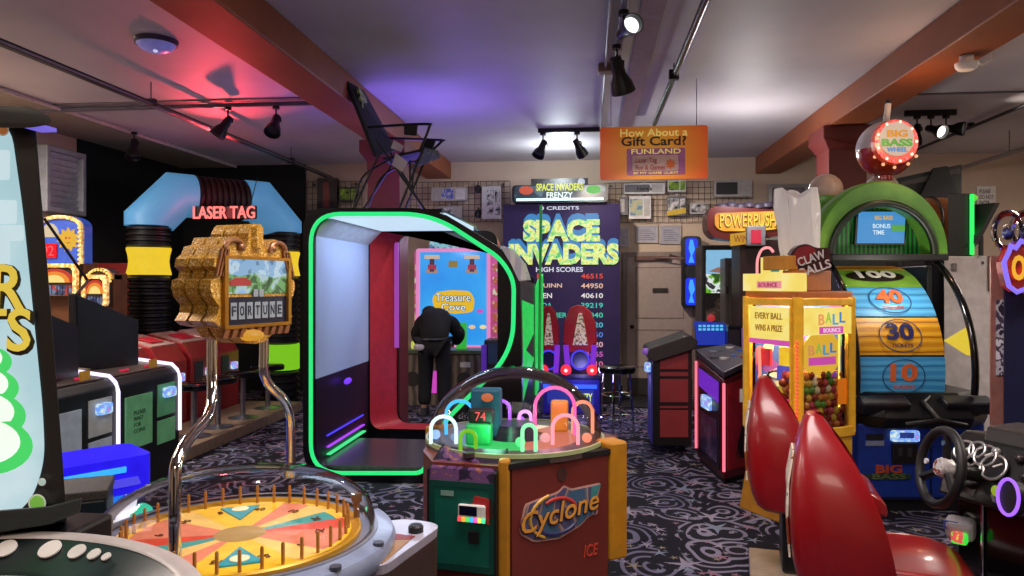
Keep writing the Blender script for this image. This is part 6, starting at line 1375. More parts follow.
# top marquee, sub cube
fq(fL, -.02, ztop, .98, ztop+.125, -.10, .01, 'top_marquee', YLIT); fq(fL, .28, ztop+.02, .74, ztop+.07, .01, .018, 'marquee_banner', mat('banner_rose', '#d88898', .4, emit=.5))
text('marquee_lettering', 'BOUNCE', mat('marq_rose', '#b04060', .4, emit=.3), t, fL(.5, ztop+.045, .02), dL, (0,0,1), .032, .18, .003, .01, world=True)
fq(fL, .32, ztop+.125, .72, ztop+.24, -.08, -.0, 'top_cube', YLIT); fq(fL, .53, ztop+.135, .68, ztop+.17, .0, .006, 'cube_mark', mat('mark_teal', '#50b8b0', .4, emit=.3))
tb = [(.92, ztop+.12), (.92, ztop+.24)]
MB().tube([fL(.78, ztop+.125, -.02), fL(.78, ztop+.25, -.02)], .008, 8).build('light_rod', glow('rod_cream', '#ffe8b0', 1.1), t, True)
ng = smooth_path([fL(.12, ztop+.125, -.06), fL(.13, ztop+.23, -.06), fL(.22, ztop+.30, -.06), fL(.36, ztop+.31, -.06), fL(.44, ztop+.28, -.06)], 5)
MB().tube(ng, .010, 8).build('neon_hook', glow('hook_pink', '#ff9ca0', 1.1), t, True, True)
# the balls: every one an object
bcols = ['#a81c1c', '#7c1418', '#c87828', '#c8a030', '#5c9030', '#d8c8a0', '#b03848', '#8a3010', '#d05838']
bm0 = {}
for c in bcols: 
    o = MB().ball((0, 0, 0), .031, 14).build('gumball', mat('ball_'+c, c, .3, coat=.3, emit=0), None, smooth=True); bm0[c] = o
used = set(); n = 0; random.seed(11)
base_c = (h0+h2)*.5
for layer in range(3):
    for row in range(8):
        for colm in range(9):
            s = .10+.098*colm+(.049 if (row+layer) % 2 else 0); z = zg0+.062+.050*row; o_ = -.055-.058*layer+.0
            if s > .93: continue
            if row == 7 and (colm+layer) % 3 == 0: continue
            c = random.choice(bcols if row < 5 else bcols[2:])
            src = bm0[c]; o = src if c not in used else src.copy()
            if c in used: COL.objects.link(o)
            used.add(c); p = fR(s+random.uniform(-.006, .006), z+random.uniform(-.004, .004), o_); o.location = p
            tag(o, 'coloured ball in the heap behind the right window of the yellow prize machine', 'ball', 'balls heaped in the yellow prize machine'); n += 1
pc = ['#d84880', '#40a8d8', '#e8d8e8', '#8858c8', '#e87838', '#58b858']; pm0 = {}
for c in pc: pm0[c] = MB().ball((0, 0, 0), (.032, .032, .026), 12).build('wrapped_sweet', mat('sweet_'+c, c, .3, emit=.25), None, smooth=True)
used = set()
for row in range(3):
    for colm in range(9):
        c = random.choice(pc); src = pm0[c]; o = src if c not in used else src.copy()
        if c in used: COL.objects.link(o)
        used.add(c); o.location = fL(.18+.08*colm, .725+.05*row, -.06-.05*(row % 2))
        tag(o, 'shiny pastel wrapped prize behind the left window of the yellow prize machine', 'prize', 'wrapped prizes in the yellow prize machine')
for c in pc:
    if c not in used: bpy.data.objects.remove(pm0[c])
for row in range(1):
    for colm in range(8):
        src = pm0[random.choice([c for c in pc if c in used])]; o = src.copy(); COL.objects.link(o); o.location = fR(.16+.09*colm, zg0+.062+.05*7, -.07)
        tag(o, 'shiny pastel wrapped prize lying on top of the ball heap in the right window', 'prize', 'wrapped prizes on the ball heap')
light('POINT', 'prize_machine_lamp', up(hc+(h0-hc)*.5, zg1-.06), (1, .78, .42), 24, .05)
light('POINT', 'ceiling_fill_light', (at(760, 200, 8.3).x-.2, 7.9, 2.75), (1, .95, .95), 40, .08)  # added white fill by the marquee, brightens the ceiling on the right
# things on its roof
def onroof(s, r): return h0*(1-s)*(1-r)+h2*s*(1-r)+h1*(1-s)*r+h3*s*r
bx = tag(MB().loft([up(onroof(a, b), ztop+.002) for a, b in ((.02, .02), (.62, .02), (.62, .5), (.02, .5))], [up(onroof(a, b), ztop+.145) for a, b in ((.02, .02), (.62, .02), (.62, .5), (.02, .5))]).build('cardboard_box', mat('box_orange', '#b4641c', .6), bevel=.006), 'orange cardboard box lying on the roof of the yellow prize machine', 'box')
b2 = tag(MB().loft([up(onroof(a, b), ztop+.147) for a, b in ((-.08, .10), (.30, .10), (.30, .55), (-.08, .55))], [up(onroof(a, b), ztop+.245) for a, b in ((-.08, .10), (.30, .10), (.30, .55), (-.08, .55))]).build('cardboard_box', mat('box_tan', '#c08024', .6), bevel=.006), 'smaller tan box stacked on the orange box of the yellow prize machine', 'box')
YCL = at(810, 260, 5.35).y
YW = 5.22
t2 = T('claw_balls_sign', 'dark red rounded sign with white lettering standing on the prize machine roof', 'sign', (at(812, 276, YW+.1).x, YW+.06, ztop+.147))
sh = px(rounded([(790, 290), (790, 257), (797, 246), (808, 243), (818, 248), (832, 247), (832, 290)], 6), YW); sh = [(x, max(z, ztop+.147)) for x, z in sh]
plate(MB(), sh, XZ(YW+.03), 0, .10).build('sign_body', mat('sign_maroon', '#3c1216', .4), t2, True, bevel=.012)
plate(MB(), px(rounded([(792, 266), (793, 256), (798, 248), (808, 245), (817, 250), (810, 262)], 4), YW+.02), XZ(YW+.02), 0, .012).build('red_patch', mat('sign_red_patch', '#7c1c20', .4), t2, True)
for s_, u, v, w_ in (('CLAW', 812, 258, .19), ('BALLS', 816, 268, .21)): p = at(u, v, YW); text('sign_lettering', s_, mat('sign_white', '#c8c0c0', .5), t2, (p.x, YW+.016, p.z), (1, 0, .35), (-.35, 0, 1), .06, w_, .004, .02, world=True)
# clear plastic bag
c0 = at(792, 258, 5.42); c0.z = ztop+.247; rb = .155
t3 = T('plastic_bag', 'translucent white plastic bag standing crumpled on the roof of the prize machine', 'bag', (at(798, 258, 5.62).x, 5.62, ztop+.003))
bag = MB(); N = 40; prof = []
Hb = at(795, 190, 5.45).z - (ztop+.01)
rings = []
for i in range(17):
    z = i/16; R0 = .085+.035*math.sin(z*PI*.75)+.035*z
    ring = []
    for j in range(N):
        a = 2*PI*j/N; w_ = 1+.10*math.sin(7*a+3*z)+.07*math.sin(13*a-5*z)+.05*math.sin(4*a+9*z)
        tz = z*Hb*(1-.06*math.sin(3*a)*(z > .9)); ring.append((R0*w_*math.cos(a)-.06*z+.04, R0*.62*w_*math.sin(a), tz))
    rings.append(ring)
vv = [p for r in rings for p in r]; vv.append((-.02, 0, Hb*.97))
fs = [(i*N+j, i*N+(j+1) % N, (i+1)*N+(j+1) % N, (i+1)*N+j) for i in range(16) for j in range(N)] + [(16*N+j, 16*N+(j+1) % N, 17*N) for j in range(N)]
bgm = bpy.data.materials.new('bag_film'); bgm.use_nodes = True; nt = bgm.node_tree; b = nt.nodes['Principled BSDF']; b.inputs['Base Color'].default_value = (.9, .89, .9, 1); b.inputs['Roughness'].default_value = .22; b.inputs['Alpha'].default_value = .72
tc = nt.nodes.new('ShaderNodeTexCoord'); nz = nt.nodes.new('ShaderNodeTexNoise'); nz.inputs['Scale'].default_value = 22; bp = nt.nodes.new('ShaderNodeBump'); bp.inputs['Strength'].default_value = .5
mpn = nt.nodes.new('ShaderNodeMapping'); mpn.inputs['Scale'].default_value = (1, 1, .25); nt.links.new(tc.outputs['Object'], mpn.inputs[0]); nt.links.new(mpn.outputs[0], nz.inputs['Vector']); nt.links.new(nz.outputs['Fac'], bp.inputs['Height']); nt.links.new(bp.outputs[0], b.inputs['Normal'])
bag.add(vv, fs); bag.build('bag_film', bgm, t3, smooth=True)
MB().box((-.06, -.012, .18), (-.02, .0, .30)).build('red_print', mat('print_red', '#b83040', .5), t3)
# ------------------------------------------------------------------ fish headed prize wheel
DB = 5.35
b0 = pd(858, 515, DB); b1 = pd(985, 515, DB); rzb = TH*.0
bc = (b0+b1)/2; bc.z = 0
WB = (b1-b0).length
ang = math.atan2((b1-b0).y, (b1-b0).x)
t = T('fish_prize_wheel', 'tall prize wheel game with a green fish head top and a blue base', 'arcade machine', (bc.x, bc.y, 0), ang)
hw = WB/2
NB = mat('base_blue', '#142c78', .4, emit=.10)  # slight emission stands in for light falling on the blue base
MB().box((-hw, 0, .09), (hw, .95, .64)).build('base_cabinet', NB, t, bevel=.012)
MB().box((-hw+.03, .03, 0), (hw-.03, .92, .09)).build('plinth', BLACK, t)
MB().box((.06, -.012, .11), (.068, .0, .62)).box((-hw+.0, -.01, .10), (hw, .0, .112)).build('panel_seam', mat('seam_dark', '#0a1638', .5), t)
led = [(-hw-.02, .02), (-hw+.14, -.14), (hw-.16, -.14), (hw+.04, .02), (hw+.04, .9), (-hw-.02, .9)]
MB().loft([(x, y+.05, .62) for x, y in led], [(x*(1 if y > 0 else 1), y, .70) for x, y in led]).build('ledge', mat('ledge_black', '#121216', .3), t, bevel=.01)
MB().loft([(x, y, .70) for x, y in led], [(x*.93, y*.8+.14, .86) for x, y in led]).build('ledge_hood', mat('hood_black', '#16161a', .28), t, bevel=.012)
for x in (-.30, .30): MB().cbox((x, -.03, .78), (.36, .12, .10), rot=Matrix.Rotation(.5, 3, 'X')).build('ledge_pad', mat('pad_black', '#1c1c22', .35), t, bevel=.02)
MB().tube([(-.20, -.16, .66), (.0, -.22, .70), (.2, -.2, .66)], .022, 10).build('pull_handle', BLACKMETAL, t, smooth=True)
MB().tube([(.0, -.22, .70), (-.02, -.05, .80), (.10, .05, .84)], .02, 10).build('handle_arm', BLACKMETAL, t, smooth=True)
MB().cbox((-.13, -.02, .555), (.20, .05, .08)).build('card_reader', MULTI, t, bevel=.014)
MB().cbox((-.13, -.047, .565), (.10, .006, .04)).build('reader_screen', mat('reader_blue', '#3048a0', .3, emit=.4), t)
MB().cbox((-.13, -.012, .43), (.18, .03, .15)).build('ticket_door', BLACK, t, bevel=.006)
for x in (-.17, -.10): MB().cbox((x, -.03, .44), (.03, .01, .06)).build('ticket_slot', DARKGREY, t)
MB().cbox((-.34, -.005, .50), (.13, .012, .035)).build('white_label', mat('label_grey', '#7c86a0', .5), t)
MB().cbox((-.34, -.005, .545), (.12, .01, .04)).build('dark_label', BLACK, t)
m = MB()
for i, x in enumerate((-.18, -.11, -.04, .02)): m.cbox((x-.02, -.008, .28+.01*(i % 2)), (.05, .012, .05))
m2 = plate(MB(), rounded([(-.43, .24), (-.09, .24), (-.07, .27), (-.16, .29), (-.30, .285), (-.43, .27)], .02), lambda x, y, d: Vector((x, d, y)), -.01, 0); m2.build('logo_grass', mat('logo_grass', '#24382c', .5), t)
text('logo_lettering', 'BIG', mat('logo_rust', '#b04828', .4, emit=0), t, (-.24, -.006, .315), (1,0,0), (0,0,1), .06, .19, .006, .03)
text('logo_lettering', 'BASS', mat('logo_moss', '#5a6a40', .4), t, (-.24, -.012, .262), (1,0,0), (0,0,1), .04, .24, .004, .02)
MB().box((-hw-.015, .10, .10), (-hw, .16, .86)).build('side_light', mat('side_blue_lit', '#2848c0', .4, emit=.5), t)
# wheel drum
zc = 1.0; RW = .80; yc = .88; w0, w1 = -hw+.0, -hw+.68
cols = [mat('seg_blue', '#4a98c0', .4, emit=.25), mat('seg_orange', '#c88a1c', .4, emit=.25), mat('seg_dark', '#241410', .4)]
WOODB = ramp_mat('plank_blue', [(0, '#2c6c98'), (.06, '#4498cc'), (.5, '#58acd8'), (1, '#3c8cc4')], 'wave_z', 3, .4, emit=.15, const=False, distort=1.2)
WOODO = ramp_mat('plank_orange', [(0, '#985c08'), (.06, '#d08c18'), (.5, '#e0a428'), (1, '#c07c14')], 'wave_z', 3, .4, emit=.15, const=False, distort=1.2)
GRNS = ramp_mat('seg_green_art', [(0, '#2c4818'), (.5, '#6a9430'), (1, '#90b048')], 'noise', 5, .4, emit=.25, const=False)
segs = [(-21, '20', WOODO), (-2, '10', WOODB), (19.5, '30', WOODO), (41, '40', WOODB), (62, '100', GRNS), (83, '25', WOODO), (105, '15', WOODB)]
def dr_(x, deg, r=RW): a = math.radians(deg); return Vector((x, yc-r*math.cos(a), zc+r*math.sin(a)))
OR_ = mat('num_orange', '#d06030', .4, emit=.2); NV = mat('num_navy', '#28285c', .4, emit=0); WHN = mat('num_white', '#c8c0b0', .4, emit=.2)
for a, s, m_ in segs:
    h_ = 10.2; mb = MB(); st = 4
    for i in range(st):
        a0 = a-h_+2*h_*i/st; a1 = a-h_+2*h_*(i+1)/st
        mb.loft([dr_(w0, a0), dr_(w1, a0), dr_(w1, a1), dr_(w0, a1)], [dr_(w0, a0, RW-.05), dr_(w1, a0, RW-.05), dr_(w1, a1, RW-.05), dr_(w0, a1, RW-.05)])
    mb.build('wheel_segment', m_, t)
    xm = (w0+w1)/2+.03; u_ = (dr_(xm, a+5)-dr_(xm, a-5)).normalized(); o_ = dr_(xm, a, RW+.008)
    if a > 70 or a < -10: continue
    if s == '100':
        MB().loft([o_ + Vector((.23*math.cos(q), 0, 0))+u_*.085*math.sin(q) for q in [2*PI*i/24 for i in range(24)]], [o_ + Vector((.23*math.cos(q), 0, 0))+u_*.085*math.sin(q)-u_.cross(Vector((1,0,0)))*-.004 for q in [2*PI*i/24 for i in range(24)]]).build('segment_oval', cols[2], t)
        text('segment_number', s, WHN, t, o_+Vector((0,-.012,.012)), (1,0,0), u_, .12, .30, .004, .03)
    else:
        MB().tube([o_ + Vector((.155*math.cos(q), 0, 0))+u_*.125*math.sin(q) for q in [2*PI*i/30 for i in range(30)]], .004, 6, True).build('segment_ring', mat('ring_navy', '#28507c', .5), t)
        text('segment_number', s, NV if s == '30' else OR_, t, o_+u_*.03, (1,0,0), u_, .13, .20, .006, .035)
        text('segment_caption', 'TICKETS', NV if s == '30' else OR_, t, o_-u_*.075, (1,0,0), u_, .026, .16, .004, .01)
MB().cyl((0, 0, 0), RW-.06, w1-w0-.02, 48, Matrix.Translation((w0+.01, yc, zc)) @ Matrix.Rotation(PI/2, 4, 'Y')).build('drum_core', mat('drum_dark', '#14120f', .5), t)
# enclosure hoops and curved glass
RH = .93; x_l, x_r = -hw-.03, hw-.10
def hp(x, deg, r=RH): a = math.radians(deg); return Vector((x, yc-r*math.cos(a)*1.0, zc+r*math.sin(a)))
for x in (x_l, x_r): MB().tube([hp(x, d) for d in range(-9, 78, 4)], .025, 10).build('hoop', GLOSSBLACK, t, smooth=True)
gm_ = MB()
D = list(range(-8, 76, 4))
for a, b in zip(D[:-1], D[1:]): gm_.add([hp(x_l, a, RH-.01), hp(x_r, a, RH-.01), hp(x_r, b, RH-.01), hp(x_l, b, RH-.01)], [(0, 1, 2, 3)])
gm_.build('curved_window', GLASS, t, smooth=True)
MB().box((x_r+.03, .62, .84), (x_r+.07, 1.3, 1.80)).build('rear_pillar', mat('pillar_dark', '#1c2226', .3), t, bevel=.01)
MB().loft([hp(x_l, d, RH-.03) for d in range(-8, 76, 6)] + [Vector((x_l, 1.5, zc+.9)), Vector((x_l, 1.5, .84))], [hp(x_l+.02, d, RH-.03) for d in range(-8, 76, 6)] + [Vector((x_l+.02, 1.5, zc+.9)), Vector((x_l+.02, 1.5, .84))]).build('side_wall', mat('sidewall_dark', '#121a1e', .3), t)
MB().box((x_l, 1.35, .84), (x_r+.07, 1.42, 1.95)).build('rear_wall', mat('rearwall', '#1a2024', .4), t)
MB().loft([(w1+.03, .10, 1.23), (w1+.20, .10, 1.33), (w1+.20, .10, 1.12)], [(w1+.03, .16, 1.23), (w1+.20, .16, 1.33), (w1+.20, .16, 1.12)]).build('yellow_pointer', glow('pointer_yellow', '#f0d040', .9), t, bevel=.004)
# green fish head
hx, hz, hy = -.11, 1.88, .62
GF = ramp_mat('fish_green', [(0, '#345820'), (.45, '#4c8428'), (.7, '#74a83c'), (1, '#94ac54')], 'noise', 3.2, .35, const=False, bump=.05)
rx, rz_ = .50, .55
hood = MB(); NA = 28
layers = [(0, 1.0), (.02, 1.03), (.10, 1.04), (.25, .98), (.42, .84), (.56, .58), (.62, .0)]
rings = []
for y, k in layers: rings.append([Vector((hx-.12*(y/.62)+rx*k*math.cos(PI*i/NA), hy-.28+y, hz+rz_*k*math.sin(PI*i/NA)*(1-.1*(y/.62)))) for i in range(NA+1)])
inner = [[Vector((hx+rx*.78*math.cos(PI*i/NA), hy-.28, hz+rz_*.70*math.sin(PI*i/NA))) for i in range(NA+1)], [Vector((hx+rx*.76*math.cos(PI*i/NA), hy-.10, hz+rz_*.68*math.sin(PI*i/NA))) for i in range(NA+1)]]
seq = [inner[1], inner[0]] + rings
vv = [p for r in seq for p in r]; n1 = NA+1
hood.add(vv, [(i*n1+j, i*n1+j+1, (i+1)*n1+j+1, (i+1)*n1+j) for i in range(len(seq)-1) for j in range(NA)])
hood.build('fish_head', GF, t, smooth=True)
MB().tube([Vector((hx+rx*.79*math.cos(PI*i/NA), hy-.285, hz+rz_*.71*math.sin(PI*i/NA))) for i in range(NA+1)], .028, 10).build('fish_lip', mat('fish_lip_dark', '#10200c', .4), t, smooth=True)
mouth = [Vector((hx+rx*.77*math.cos(PI*i/NA), hy-.11, hz+rz_*.69*math.sin(PI*i/NA))) for i in range(NA+1)]
MB().loft(mouth, [p+Vector((0, .02, 0)) for p in mouth]).build('mouth_curtain', ramp_mat('curtain_green', [(0, '#06240a'), (.5, '#0c4c14'), (1, '#187024')], 'wave_x', 9, .5, emit=.25, const=False), t)
MB().loft([(hx-.16, hy-.16, hz+.08), (hx+.24, hy-.16, hz+.08), (hx+.27, hy-.13, hz+.35), (hx-.13, hy-.13, hz+.35)], [(hx-.16, hy-.12, hz+.08), (hx+.24, hy-.12, hz+.08), (hx+.27, hy-.11, hz+.35), (hx-.13, hy-.11, hz+.35)]).build('head_screen', BLACK, t)
MB().loft([(hx-.145, hy-.164, hz+.09), (hx+.225, hy-.164, hz+.09), (hx+.255, hy-.134, hz+.34), (hx-.115, hy-.134, hz+.34)], [(hx-.145, hy-.16, hz+.09), (hx+.225, hy-.16, hz+.09), (hx+.255, hy-.13, hz+.34), (hx-.115, hy-.13, hz+.34)]).build('screen_picture', glow('screen_sky', '#4898d8', .85), t)
text('screen_logo', 'BIG BASS', glow('screen_amber', '#d8b040', .9), t, (hx+.07, hy-.155, hz+.29), (1,0,0), (0,.1,1), .035, .14, .003, .02)
text('screen_text', 'BONUS\nTIME', glow('screen_pale', '#d8f0ff', .9), t, (hx+.05, hy-.162, hz+.20), (1,0,0), (0,.1,1), .085, .14, .003, .01)
MB().cbox((hx+.18, hy-.166, hz+.21), (.10, .008, .05)).build('screen_fish', glow('screen_green', '#60b050', .8), t)
MB().box((x_l-.02, hy-.3, hz-.05), (x_r+.03, hy-.05, hz)).build('head_shelf', BLACK, t, bevel=.008)
for x, dy in ((hx-.26, .42), (hx+.20, .42)):
    MB().ball((x, hy-.28+dy, hz+.54), (.135, .14, .14), 22).build('fish_eye', mat('eye_clay', '#a89488', .45), t, smooth=True)
    MB().ball((x-.01, hy-.28+dy-.03, hz+.45), (.16, .14, .12), 20, z1=.3).build('eyelid', GF, t, smooth=True)
# bobber on a pole
bxp, byp = hx+.19, hy+.05; zb = at(888, 140, 5.9).z
MB().tube([(bxp-.03, byp, hz+.40), (bxp, byp, zb-.22)], .022, 12).build('bobber_pole', mat('pole_pink', '#c8a8a0', .4), t, smooth=True)
MB().tube([(bxp, byp, zb+.19), (bxp+.02, byp, zb+.37)], .024, 12).build('bobber_stem', WHITE_P, t, smooth=True)
MB().cyl((bxp, byp, zb+.19), .05, .03).build('bobber_collar', WHITE_P, t, smooth=True); MB().cyl((bxp+.018, byp, zb+.34), .022, .06).build('stem_tip', BLACK, t, smooth=True)
MB().ball((bxp, byp, zb), .225, 32, z0=-.02).build('bobber_top', mat('bobber_white', '#c4bcc0', .3), t, smooth=True)
MB().ball((bxp, byp, zb), .225, 32, z1=-.02).build('bobber_bottom', mat('bobber_red', '#a01418', .25, coat=.3), t, smooth=True)
MB().cyl((bxp, byp, zb-.25), .055, .05).build('bobber_neck', MATS['bobber_red'], t, smooth=True)
sx_, sy_, sz_ = bxp-.03, byp-.225, zb+.02
face_ = lambda x, y, d: Vector((sx_+x, sy_+d, sz_+y))
plate(MB(), disc(0, 0, .175, 32), face_, 0, .06).build('bobber_badge', mat('badge_red', '#b83018', .3, emit=.4), t, bevel=.006)
plate(MB(), disc(0, .02, .135, 32), face_, -.008, 0).build('badge_ground', glow('badge_cream_lit', '#e8c8b0', .75), t)
for i in range(18):
    a = 2*PI*i/18; MB().ball((sx_+.155*math.cos(a), sy_-.006, sz_+.155*math.sin(a)), .013, 8).build('badge_bulb', glow('bulb_rose' if i % 2 else 'bulb_cream', '#ff7070' if i % 2 else '#fff0d8', 1.2), t, smooth=True)
text('badge_lettering', 'BIG', glow('badge_orange_l', '#e09020', .9), t, (sx_, sy_-.010, sz_+.06), (1,0,0), (0,0,1), .055, .16, .006, .04)
text('badge_lettering', 'BASS', glow('badge_green', '#58a838', .9), t, (sx_, sy_-.010, sz_-.01), (1,0,0), (0,0,1), .06, .24, .006, .04)
text('badge_lettering', 'WHEEL', glow('badge_blue', '#4890c8', .9), t, (sx_, sy_-.010, sz_-.065), (1,0,0), (0,0,1), .035, .16, .006, .03)
for a in (-2.6, -2.1, -1.6, -1.0, -.5): MB().ball((bxp+.19*math.cos(a), byp-.15, zb+.17*math.sin(a)), .014, 8).build('red_bulb', glow('bulb_amber', '#ffb080', 1.2), t, smooth=True)
wl = TM[t.name] @ Vector((.0, .3, 1.75)); light('POINT', 'wheel_lamp', TM[t.name] @ Vector((-.05, -.02, 1.72)), (1, .92, .82), 9, .06)
light('POINT', 'badge_lamp', TM[t.name] @ Vector((sx_, sy_-.3, sz_+.05)), (1, .55, .3), 7, .05)

# ------------------------------------------------------------------ machines at the right edge
YG = 6.4
t = T('pale_grey_cabinet', 'tall pale grey cabinet side right of the prize wheel', 'cabinet', tuple(up(pd(972, 440, 6.4), 0)))
def vbox(u0, u1, z0, z1, d, dep):
    a = pd(u0, HZ, d); b = pd(u1, HZ, d); r = (b-a).normalized(); um = ((u0+u1)/2-512)/F; k_ = Vector((-ST+CT*um, CT+ST*um, 0)).normalized()
    k_ = Vector((-r.y, r.x, 0)); k_ = (k_*.85+r*.52).normalized()
    q = [a, b, b+k_*dep, a+k_*dep]
    return MB().loft([up(p, z0) for p in q], [up(p, z1) for p in q])
DG = 6.3; zG = pd(970, 256, DG).z
vbox(944, 993, 0, zG, DG, .6).build('cabinet_body', mat('cab_pale_grey', '#ccc6c8', .45), t, True, bevel=.01)
vbox(988, 993.5, zG-.3, zG, DG-.012, .02).build('corner_trim', mat('trim_brown', '#6a4438', .4), t, True)
vbox(952, 957, zG-.13, zG-.06, DG-.012, .03).build('hasp', STEEL, t, True, bevel=.004)
vbox(982, 984, zG-.07, zG-.045, DG-.01, .03).build('bolt', DARKGREY, t, True)
t = T('neon_top_box', 'black box with a green neon edge standing on the pale grey cabinet', 'box', tuple(up(pd(962, 256, DG+.2), zG)))
zf = zG+.002
B = pd(972, 193, DG+.02); zB = B.z; vbox(948, 972, zf, zB, DG+.04, .45).build('box_body', BLACK, t, True, bevel=.006)
MB().tube([up(B, zf+.01), up(B, zB-.01)], .018, 8).build('neon_edge', glow('neon_green_bright', '#30e860', 1.4), t, True, True)
MB().ball((B.x+.02, B.y+.02, zB-.04), (.035, .03, .03), 10).build('neon_cap', glow('neon_green_cap', '#60d820', 1.0), t, True, True)
t = T('angled_screen', 'thin dark triangular screen with a violet picture right of the green neon box', 'monitor', tuple(up(pd(981, 250, DG+.2), zf)))
P = [pd(973, 249, DG+.25), pd(975, 205, DG+.25), pd(1000, 203, DG-.05), pd(979, 243, DG-.05)]
MB().slab(P, .04).build('housing', DARKGREY, t, True); ce = sum(P, Vector())/4; nn = (P[1]-P[0]).cross(P[2]-P[0]).normalized()
P = P if nn.dot(Vector((0, 0, CH))-P[0]) > 0 else P[::-1]; nn = nn if nn.dot(Vector((0, 0, CH))-P[0]) > 0 else -nn
MB().slab([ce+(p-ce)*.86+nn*.006 for p in P], .004).build('violet_picture', ramp_mat('violet_art', [(0, '#2c1c40'), (.5, '#7c4890'), (1, '#a060a0')], 'noise', 6, .3, emit=.6, const=False), t, True)
MB().tube([up(P[0]+Vector((.03, .03, 0)), zf), P[0]+Vector((.03, .03, .06))], .02, 8).build('stand', BLACK, t, True)
YV = 7.4
t = T('brown_drum', 'brown rounded drum lying behind the fish head', 'drum', (at(932, 250, YV).x, YV, at(932, 256, YV).z))
dm_ = Matrix.Translation(at(930, 225, YV)) @ Matrix.Rotation(PI/2, 4, 'Y')
MB().lathe([(0, -.28), (.20, -.28), (.25, -.1), (.26, .1), (.22, .28), (0, .28)], (0, 0, 0), 32, dm_).build('drum_body', ramp_mat('drum_brown', [(0, '#6a3818'), (.5, '#a06434'), (1, '#b87c48')], 'noise', 3, .4, const=False), t, True, True)
MB().tube([at(930, 225, YV)+Vector((.262*0, .262*math.cos(a), .262*math.sin(a))) for a in [2*PI*i/28 for i in range(28)]], .012, 8, True).build('drum_band', mat('band_dark', '#28140a', .4), t, True, True)
MB().box((at(915, 250, YV).x, YV-.2, 0), (at(946, 250, YV).x, YV+.3, at(930, 250, YV).z+.01)).build('drum_stand', BLACK, t, True)
# black angular shapes high at the back right
YH = 8.9
t = T('black_overhead_cabinet', 'large black angular cabinet top high at the back right below the pale pipe', 'cabinet', (at(930, 300, YH).x, YH, 0))
plate(MB(), px([(897, 206), (898, 178), (962, 164), (962, 206), (962, 330), (897, 330)], YH), XZ(YH), 0, .5).build('cabinet_body', mat('overhead_black', '#0c0c0e', .5), t, True, bevel=.01)
plate(MB(), px([(918, 200), (934, 168), (947, 166), (960, 200)], YH-.05), XZ(YH-.06), 0, .06).build('angled_panel', mat('overhead_panel', '#050506', .6), t, True)
zz_ = at(930, 330, YH).z; MB().box((at(900, 300, YH).x, YH+.05, 0), (at(960, 300, YH).x, YH+.45, zz_+.02)).build('cabinet_base', BLACK, t, True)
plate(MB(), px([(900, 182), (960, 168), (961, 173), (900, 187)], YH-.03), XZ(YH-.03), 0, .04).build('sloped_rail', mat('overhead_rail', '#3c3634', .4), t, True)
Y = BACK-.02; A = at(977, 208, Y); B = at(996, 186, Y)
t = T('paper_sign', 'white paper notice on the tan wall at upper right', 'notice', ((A.x+B.x)/2, Y, A.z)); MB().box((A.x, Y, A.z), (B.x, Y+.015, B.z)).build('paper', WHITE_P, t, True)
text('print', 'PLEASE\nDO NOT\nENTER', mat('print_ink', '#3c3a3c', .5), t, ((A.x+B.x)/2, Y-.001, (A.z+B.z)/2), (1,0,0), (0,0,1), (B.z-A.z)*.7, (B.x-A.x)*.75, .002, .01, world=True)
A = at(858, 196, Y); B = at(906, 178, Y)
# framed boards on the wall by the right column
t = T('framed_board', 'grey framed board on the back wall left of the right column', 'picture frame', ((at(775, 190, Y).x+at(808, 190, Y).x)/2, Y, at(790, 240, Y).z)); A = at(768, 240, Y); B = at(808, 184, Y)
MB().ring(rect(A.x, A.z, B.x, B.z), rect(A.x+.05, A.z+.05, B.x-.05, B.z-.05), XZ(Y), -.03, .02).build('frame', STEEL, t, True); MB().box((A.x+.05, Y-.005, A.z+.05), (B.x-.05, Y+.01, B.z-.05)).build('board', mat('board_grey', '#6c6468', .5), t, True)
# clear skull jars on a chrome stand and flaming sign
YR = 4.75
for u, lab in ((1008, 'left clear glass globe with dark filling at the right edge'), (1026, 'right clear glass globe with dark filling at the right edge')):
    c = at(u, 231, YR); t = T('glass_globe', lab, 'globe', (c.x, c.y, c.z-.115), 0, 'glass globes at the right edge')
    MB().ball((0, 0, .115), (.085, .085, .115), 24).build('globe_shell', clear('globe_glass', (.97, .97, .98), .32), t, smooth=True)
    MB().ball((0, 0, .10), (.034, .03, .04), 14).build('dark_filling', ramp_mat('filling', [(0, '#0c0c14'), (.5, '#3848a0'), (.6, '#8890b0')], 'noise', 20, .3, emit=0), t, smooth=True)
    MB().tube([(.09*math.cos(a), -.0, .115+.122*math.sin(a)) for a in [2*PI*i/26 for i in range(26)]], .008, 8, True).build('chrome_band', CHROME, t, smooth=True)
t = T('flaming_sign_game', 'dark blue game with a jagged red sign outlined in violet neon at the right edge', 'arcade machine', (at(1030, 400, YR).x, YR+.3, 0))
vbox(1004, 1085, 0, at(1004, 252, YR).z, 4.52, .5).build('cabinet_body', mat('cab_navy', '#14183c', .35), t, True, bevel=.01)
fo = px([(u_f+4, v_f) for u_f, v_f in ((999, 262), (1004, 252), (1006, 246), (1011, 248), (1016, 241), (1022, 243), (1030, 236), (1060, 240), (1060, 292), (1030, 296), (1020, 289), (1012, 292), (1004, 286), (1001, 274))], YR-.06)
plate(MB(), fo, XZ(YR-.06), 0, .08).build('sign_plate', ramp_mat('flame_red', [(0, '#30080c'), (.45, '#6c1014'), (.58, '#b02820'), (1, '#40101c')], 'noise', 10, .4, emit=.45, const=False), t, True)
MB().tube([(x, YR-.07, z) for x, z in [(Vector((x, 0, z))).xz for x, z in fo]], .014, 8, True).build('neon_outline', glow('neon_lilac', '#8870f0', 1.1), t, True, True)
